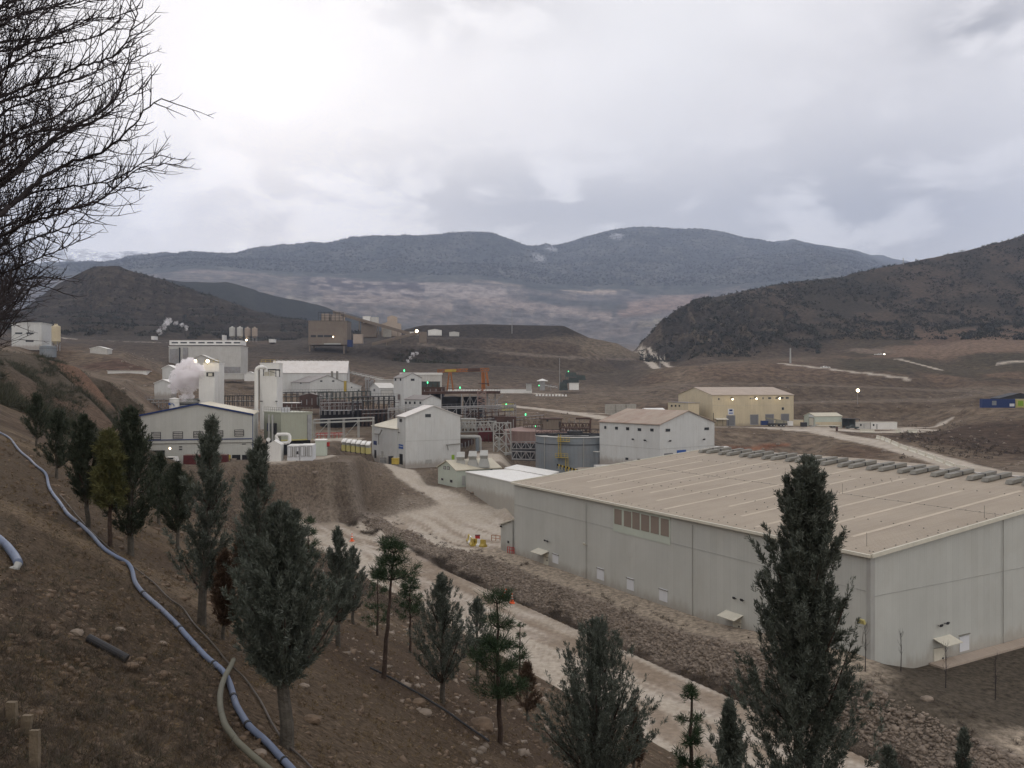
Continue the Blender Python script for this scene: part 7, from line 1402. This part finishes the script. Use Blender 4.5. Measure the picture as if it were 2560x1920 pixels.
P_ = scatter(16000, lambda: nears(2.4, 90)); cl_ = fbm(P_[:, 0] / 1.6, P_[:, 1] / 1.6, 3) + .5; vv_ = uvc(P_[:, 0], P_[:, 1])[1]; keep = (rng.random(len(P_)) < np.clip((cl_ - .36) * 3.2 + np.clip(vv_ - 8, 0, 1) * .35, .08, 1)); P_ = P_[keep]
rocks('field_stone', P_, (P_[:, 1] * .0010 + .003) * (.5 + rng.random(len(P_)) ** 7 * 5.5), 'rockd', 'brown and pale stones strewn over the planted hillside')
P_ = scatter(2600, lambda: nears(2.4, 60)); P_ = P_[uvc(P_[:, 0], P_[:, 1])[1] > 6]; rocks('field_stone', P_, (P_[:, 1] * .0018 + .004) * (.5 + rng.random(len(P_)) ** 5 * 4.0), 'rock', 'pale grey stones strewn over the planted hillside')
for px, py, s_, mt_, lab in ((192, 1585, .11, 'rock', 'pale yellowish stone above the black pipe offcut'), (300, 1578, .10, 'rock', 'flat pale stone uphill right of the black pipe offcut'), (264, 1600, .12, 'rockd', 'long tan stone just above the black pipe offcut'), (326, 1670, .13, 'rockd', 'large round tan stone at the lower end of the black pipe'), (352, 1654, .10, 'rockd', 'upright tan stone right of the black pipe end'), (404, 1690, .11, 'rockd', 'tan stone between black pipe and blue pipe'), (406, 1610, .09, 'rock', 'pale stone above the blue pipe bend'), (458, 1500, .12, 'rockd', 'tan boulder beside the thin irrigation pipe'), (760, 1718, .13, 'rock', 'round pale boulder right of the big foreground cypress trunk'),
                                (780, 1806, .18, 'rockd', 'broad half buried boulder right of the thick trunk'), (1045, 1762, .26, 'rockd', 'big round boulder by the black drip line'), (1062, 1785, .24, 'rock', 'second boulder touching the big round one by the drip line'), (1205, 1820, .45, 'rockd', 'dark slab of rock left of the two tiered pine trunk'), (650, 1886, .10, 'rock', 'pale flat brick like stone between hose and trunk'), (500, 1800, .06, 'rock', 'small pale stone left of the grey hose'), (293, 1868, .05, 'rock', 'small pale stone in the bottom left soil'), (2318, 1750, .9, 'rock', 'largest yellow tan block on the rock embankment at right')):
    p = hit(px, py, 2.4 if px < 2000 else 60); bm = bmesh.new(); bmesh.ops.create_icosphere(bm, subdivisions=2, radius=s_ / 2)
    for v_ in bm.verts: k = 1 + .35 * mnoise.noise(v_.co / s_ * 1.7 + V(px, py, 0) * .37); v_.co = V(v_.co.x * k * 1.25, v_.co.y * k, v_.co.z * k * .75)
    me = bpy.data.meshes.new('stone'); bm.to_mesh(me); bm.free(); o = link_mesh('stone', me, M[mt_], None, p + V(0, 0, s_ * .12)); tag(o, lab, 'stone', 'larger stones on the slopes')
def tufts(name, label, pos, nb_, L, w_, mt, spread=.55, upk=1.0):
    n = len(pos); P2 = np.repeat(pos, nb_, 0); L = np.asarray(L) * np.ones(n); Lr = np.repeat(L, nb_); P2 = P2 + rng.normal(size=P2.shape) * (Lr * .22)[:, None] * np.array([1, 1, .1]); D_ = nrm(rng.normal(size=P2.shape) * spread + np.array([0, 0, upk])); v, f_ = blades(P2, D_, Lr * (.4 + .7 * rng.random(len(P2))), np.repeat(np.asarray(w_) * np.ones(n), nb_)); return tag(np_mesh(name, v, f_, M[mt]), label, name.replace('_', ' '), kind='stuff')
P_ = scatter(4200, lambda: nears(2.4, 40)); k_ = fbm(P_[:, 0] / 1.1, P_[:, 1] / 1.1, 3) + .5; P_ = P_[k_ > .40]; tufts('dry_grass', 'short dry straw coloured grass on the brown hillside', P_, 16, .03 + P_[:, 1] * .0035, .0022 + P_[:, 1] * .00035, 'dry', 1.0, .7)
P_ = scatter(9000, lambda: nears(2.4, 45)); sz_ = .01 + P_[:, 1] * .0022; v, f_ = blades(P_ + np.array([0, 0, .006]) + rng.normal(size=P_.shape) * .01, nrm(rng.normal(size=P_.shape) * np.array([1, 1, .35])), sz_ * (.6 + rng.random(len(P_))), sz_ * .5); tag(np_mesh('leaf_litter', v, f_, M['dry']), 'small dead leaves and bark chips on the hillside soil', 'litter', kind='stuff')
P_ = scatter(2600, lambda: nears(2.4, 14)); P_ = P_[(P_[:, 0] / P_[:, 1] < -.33)]; tufts('dry_weeds', 'tangled dry brown weeds at the bottom left', P_, 24, .05 + rng.random(len(P_)) * .11, .003, 'drygrey', .9, .8)
P_ = scatter(900, lambda: nears(2.4, 16)); P_ = P_[(P_[:, 0] / P_[:, 1] < -.35)]; tufts('dry_weeds', 'dull green and straw weeds at the bottom left', P_, 22, .04 + rng.random(len(P_)) * .10, .0035, 'drygreen', 1.0, .8)
def strip(v0, v1, u0=15, u1=182):
    def f():
        u, v = rng.uniform(u0, u1), rng.uniform(v0, v1) + rng.normal() * .4; r_ = uvp(u, v)
        if r_ is None or vnoise(np.array(u / 3.5), np.array(v / 2.2)) < .52: return None
        return r_
    return f
P_ = scatter(620, strip(62.0, 65.0)); tufts('ditch_scrub', 'grey brown leafless scrub along the ditch beside the haul road', P_, 60, .5 + rng.random(len(P_)) * .7, .022, 'drygrey', .75, .75)
P_ = scatter(200, strip(65, 71.5)); tufts('ditch_scrub', 'small dry shrubs on the rock embankment and terrace', P_, 44, .35 + rng.random(len(P_)) * .5, .024, 'drygrey', .8, .7)
P_ = scatter(180, strip(62.3, 66, 20, 110)); tufts('ditch_scrub', 'straw coloured grass clumps in the ditch', P_, 44, .3 + rng.random(len(P_)) * .5, .02, 'dry', .8, .8)
def region(px0, px1, Y0, Y1, cond=None):
    def f():
        px = rng.uniform(px0, px1); Y = math.exp(rng.uniform(math.log(Y0), math.log(Y1))); X = (px - 1280) / F * Y; z = gz(X, Y)
        if cond and not cond(px, Y, z, 960 - F * (z - CZ) / Y): return None
        return (X, Y, z)
    return f
def noroad(px, Y): j = int((math.log(Y) - lz) / dlz); i = int((px + 620) / 4); return road[min(j, NR - 1), i] < .2
P_ = scatter(2600, region(-100, 480, 60, 240, lambda px, Y, z, py: noroad(px, Y) and vnoise(np.array(px / 60), np.array(Y / 14)) > .42)); tufts('hillside_scrub', 'dark green and brown shrubs on the far left hillside', P_, 46, .5 + rng.random(len(P_)) * 1.2, .045, 'drygreen', .8, .7)
P_ = scatter(1500, region(-100, 1200, 45, 240, lambda px, Y, z, py: noroad(px, Y) and py > 1120 and uvc((px - 1280) / F * Y, Y)[1] < 46)); tufts('hillside_scrub', 'low grey twigs and weeds on the lower hillside', P_, 30, .2 + rng.random(len(P_)) * .5, .02, 'drygrey', .9, .6)
def bushes(name, label, pos, size, mt):
    n = len(pos); nb_ = 14; c = np.repeat(pos, nb_, 0) + rng.normal(size=(n * nb_, 3)) * np.repeat(size, nb_)[:, None] * np.array([.33, .33, .22]) + np.repeat(size, nb_)[:, None] * np.array([0, 0, .3]); d = rvec(n * nb_); v, f_ = blades(c, d, np.repeat(size, nb_) * (.4 + .4 * rng.random(n * nb_)), np.repeat(size, nb_) * .35); return tag(np_mesh(name, v, f_, M[mt]), label, name.replace('_', ' '), kind='stuff')
P_ = scatter(16000, region(1600, 2860, 830, 1620, lambda px, Y, z, py: py < 905 and (py < 850 or px < 2050) and vnoise(np.array(px / 45), np.array(Y / 38)) + .3 * rng.random() > .55)); bushes('hill_scrub', 'dark scrub dotted over the right hill', P_, 1.0 + rng.random(len(P_)) ** 2 * 3.4, 'scrub')
P_ = scatter(5000, region(-100, 900, 850, 1310, lambda px, Y, z, py: vnoise(np.array(px / 40), np.array(Y / 60)) > .4)); bushes('hill_scrub', 'dark low bushes on the terraced hill at left', P_, 1.0 + rng.random(len(P_)) ** 2 * 3.0, 'scrub')
P_ = scatter(260, region(985, 1150, 690, 800, lambda px, Y, z, py: 875 < py < 950 and vnoise(np.array(px / 22), np.array(Y / 22)) > .4)); bushes('hill_scrub', 'dark bushes in the gully of the spoil hill', P_, .8 + rng.random(len(P_)) * 2, 'drygreen')
P_ = scatter(700, region(2250, 2800, 300, 440, lambda px, Y, z, py: py > 1060 and noroad(px, Y) and vnoise(np.array(px / 60), np.array(Y / 20)) > .45)); bushes('hill_scrub', 'dark brown brush in the hollow beside the light road', P_, .3 + rng.random(len(P_)) * .8, 'drygrey')
P_ = scatter(22000, region(150, 2300, 4750, 7100)); bushes('mountain_forest', 'dark forest covering the distant mountain', P_, 4 + rng.random(len(P_)) * 7, 'scrub')
P_ = scatter(5000, lambda: (lambda q: q if noroad(1280 + F * q[0] / q[1], q[1]) else None)(region(300, 2560, 190, 560)())); rocks('rubble', P_, .1 + rng.random(len(P_)) ** 4 * 1.1, 'rock', 'scattered rubble on the bare earth banks')
# ---------------------------------------------------------------- air
hz = MB(); hz.box((-16000, -300, -60), (32000, 0, 0), (0, 14400, 0), (0, 0, 3000)); o = hz.build('haze', None, None, (0, 6000, 0)); tag(o, 'thin blue valley haze', 'haze', kind='stuff')
hm = bpy.data.materials.new('valley haze'); hm.use_nodes = True; t = NT(hm.node_tree); t.n.clear(); out = t.add('ShaderNodeOutputMaterial'); pv = t.add('ShaderNodeVolumePrincipled', {'Color': (.65, .76, 1.0, 1), 'Density': HAZE, 'Anisotropy': 0.0}); t.l.new(pv.outputs[0], out.inputs['Volume']); o.data.materials.append(hm)
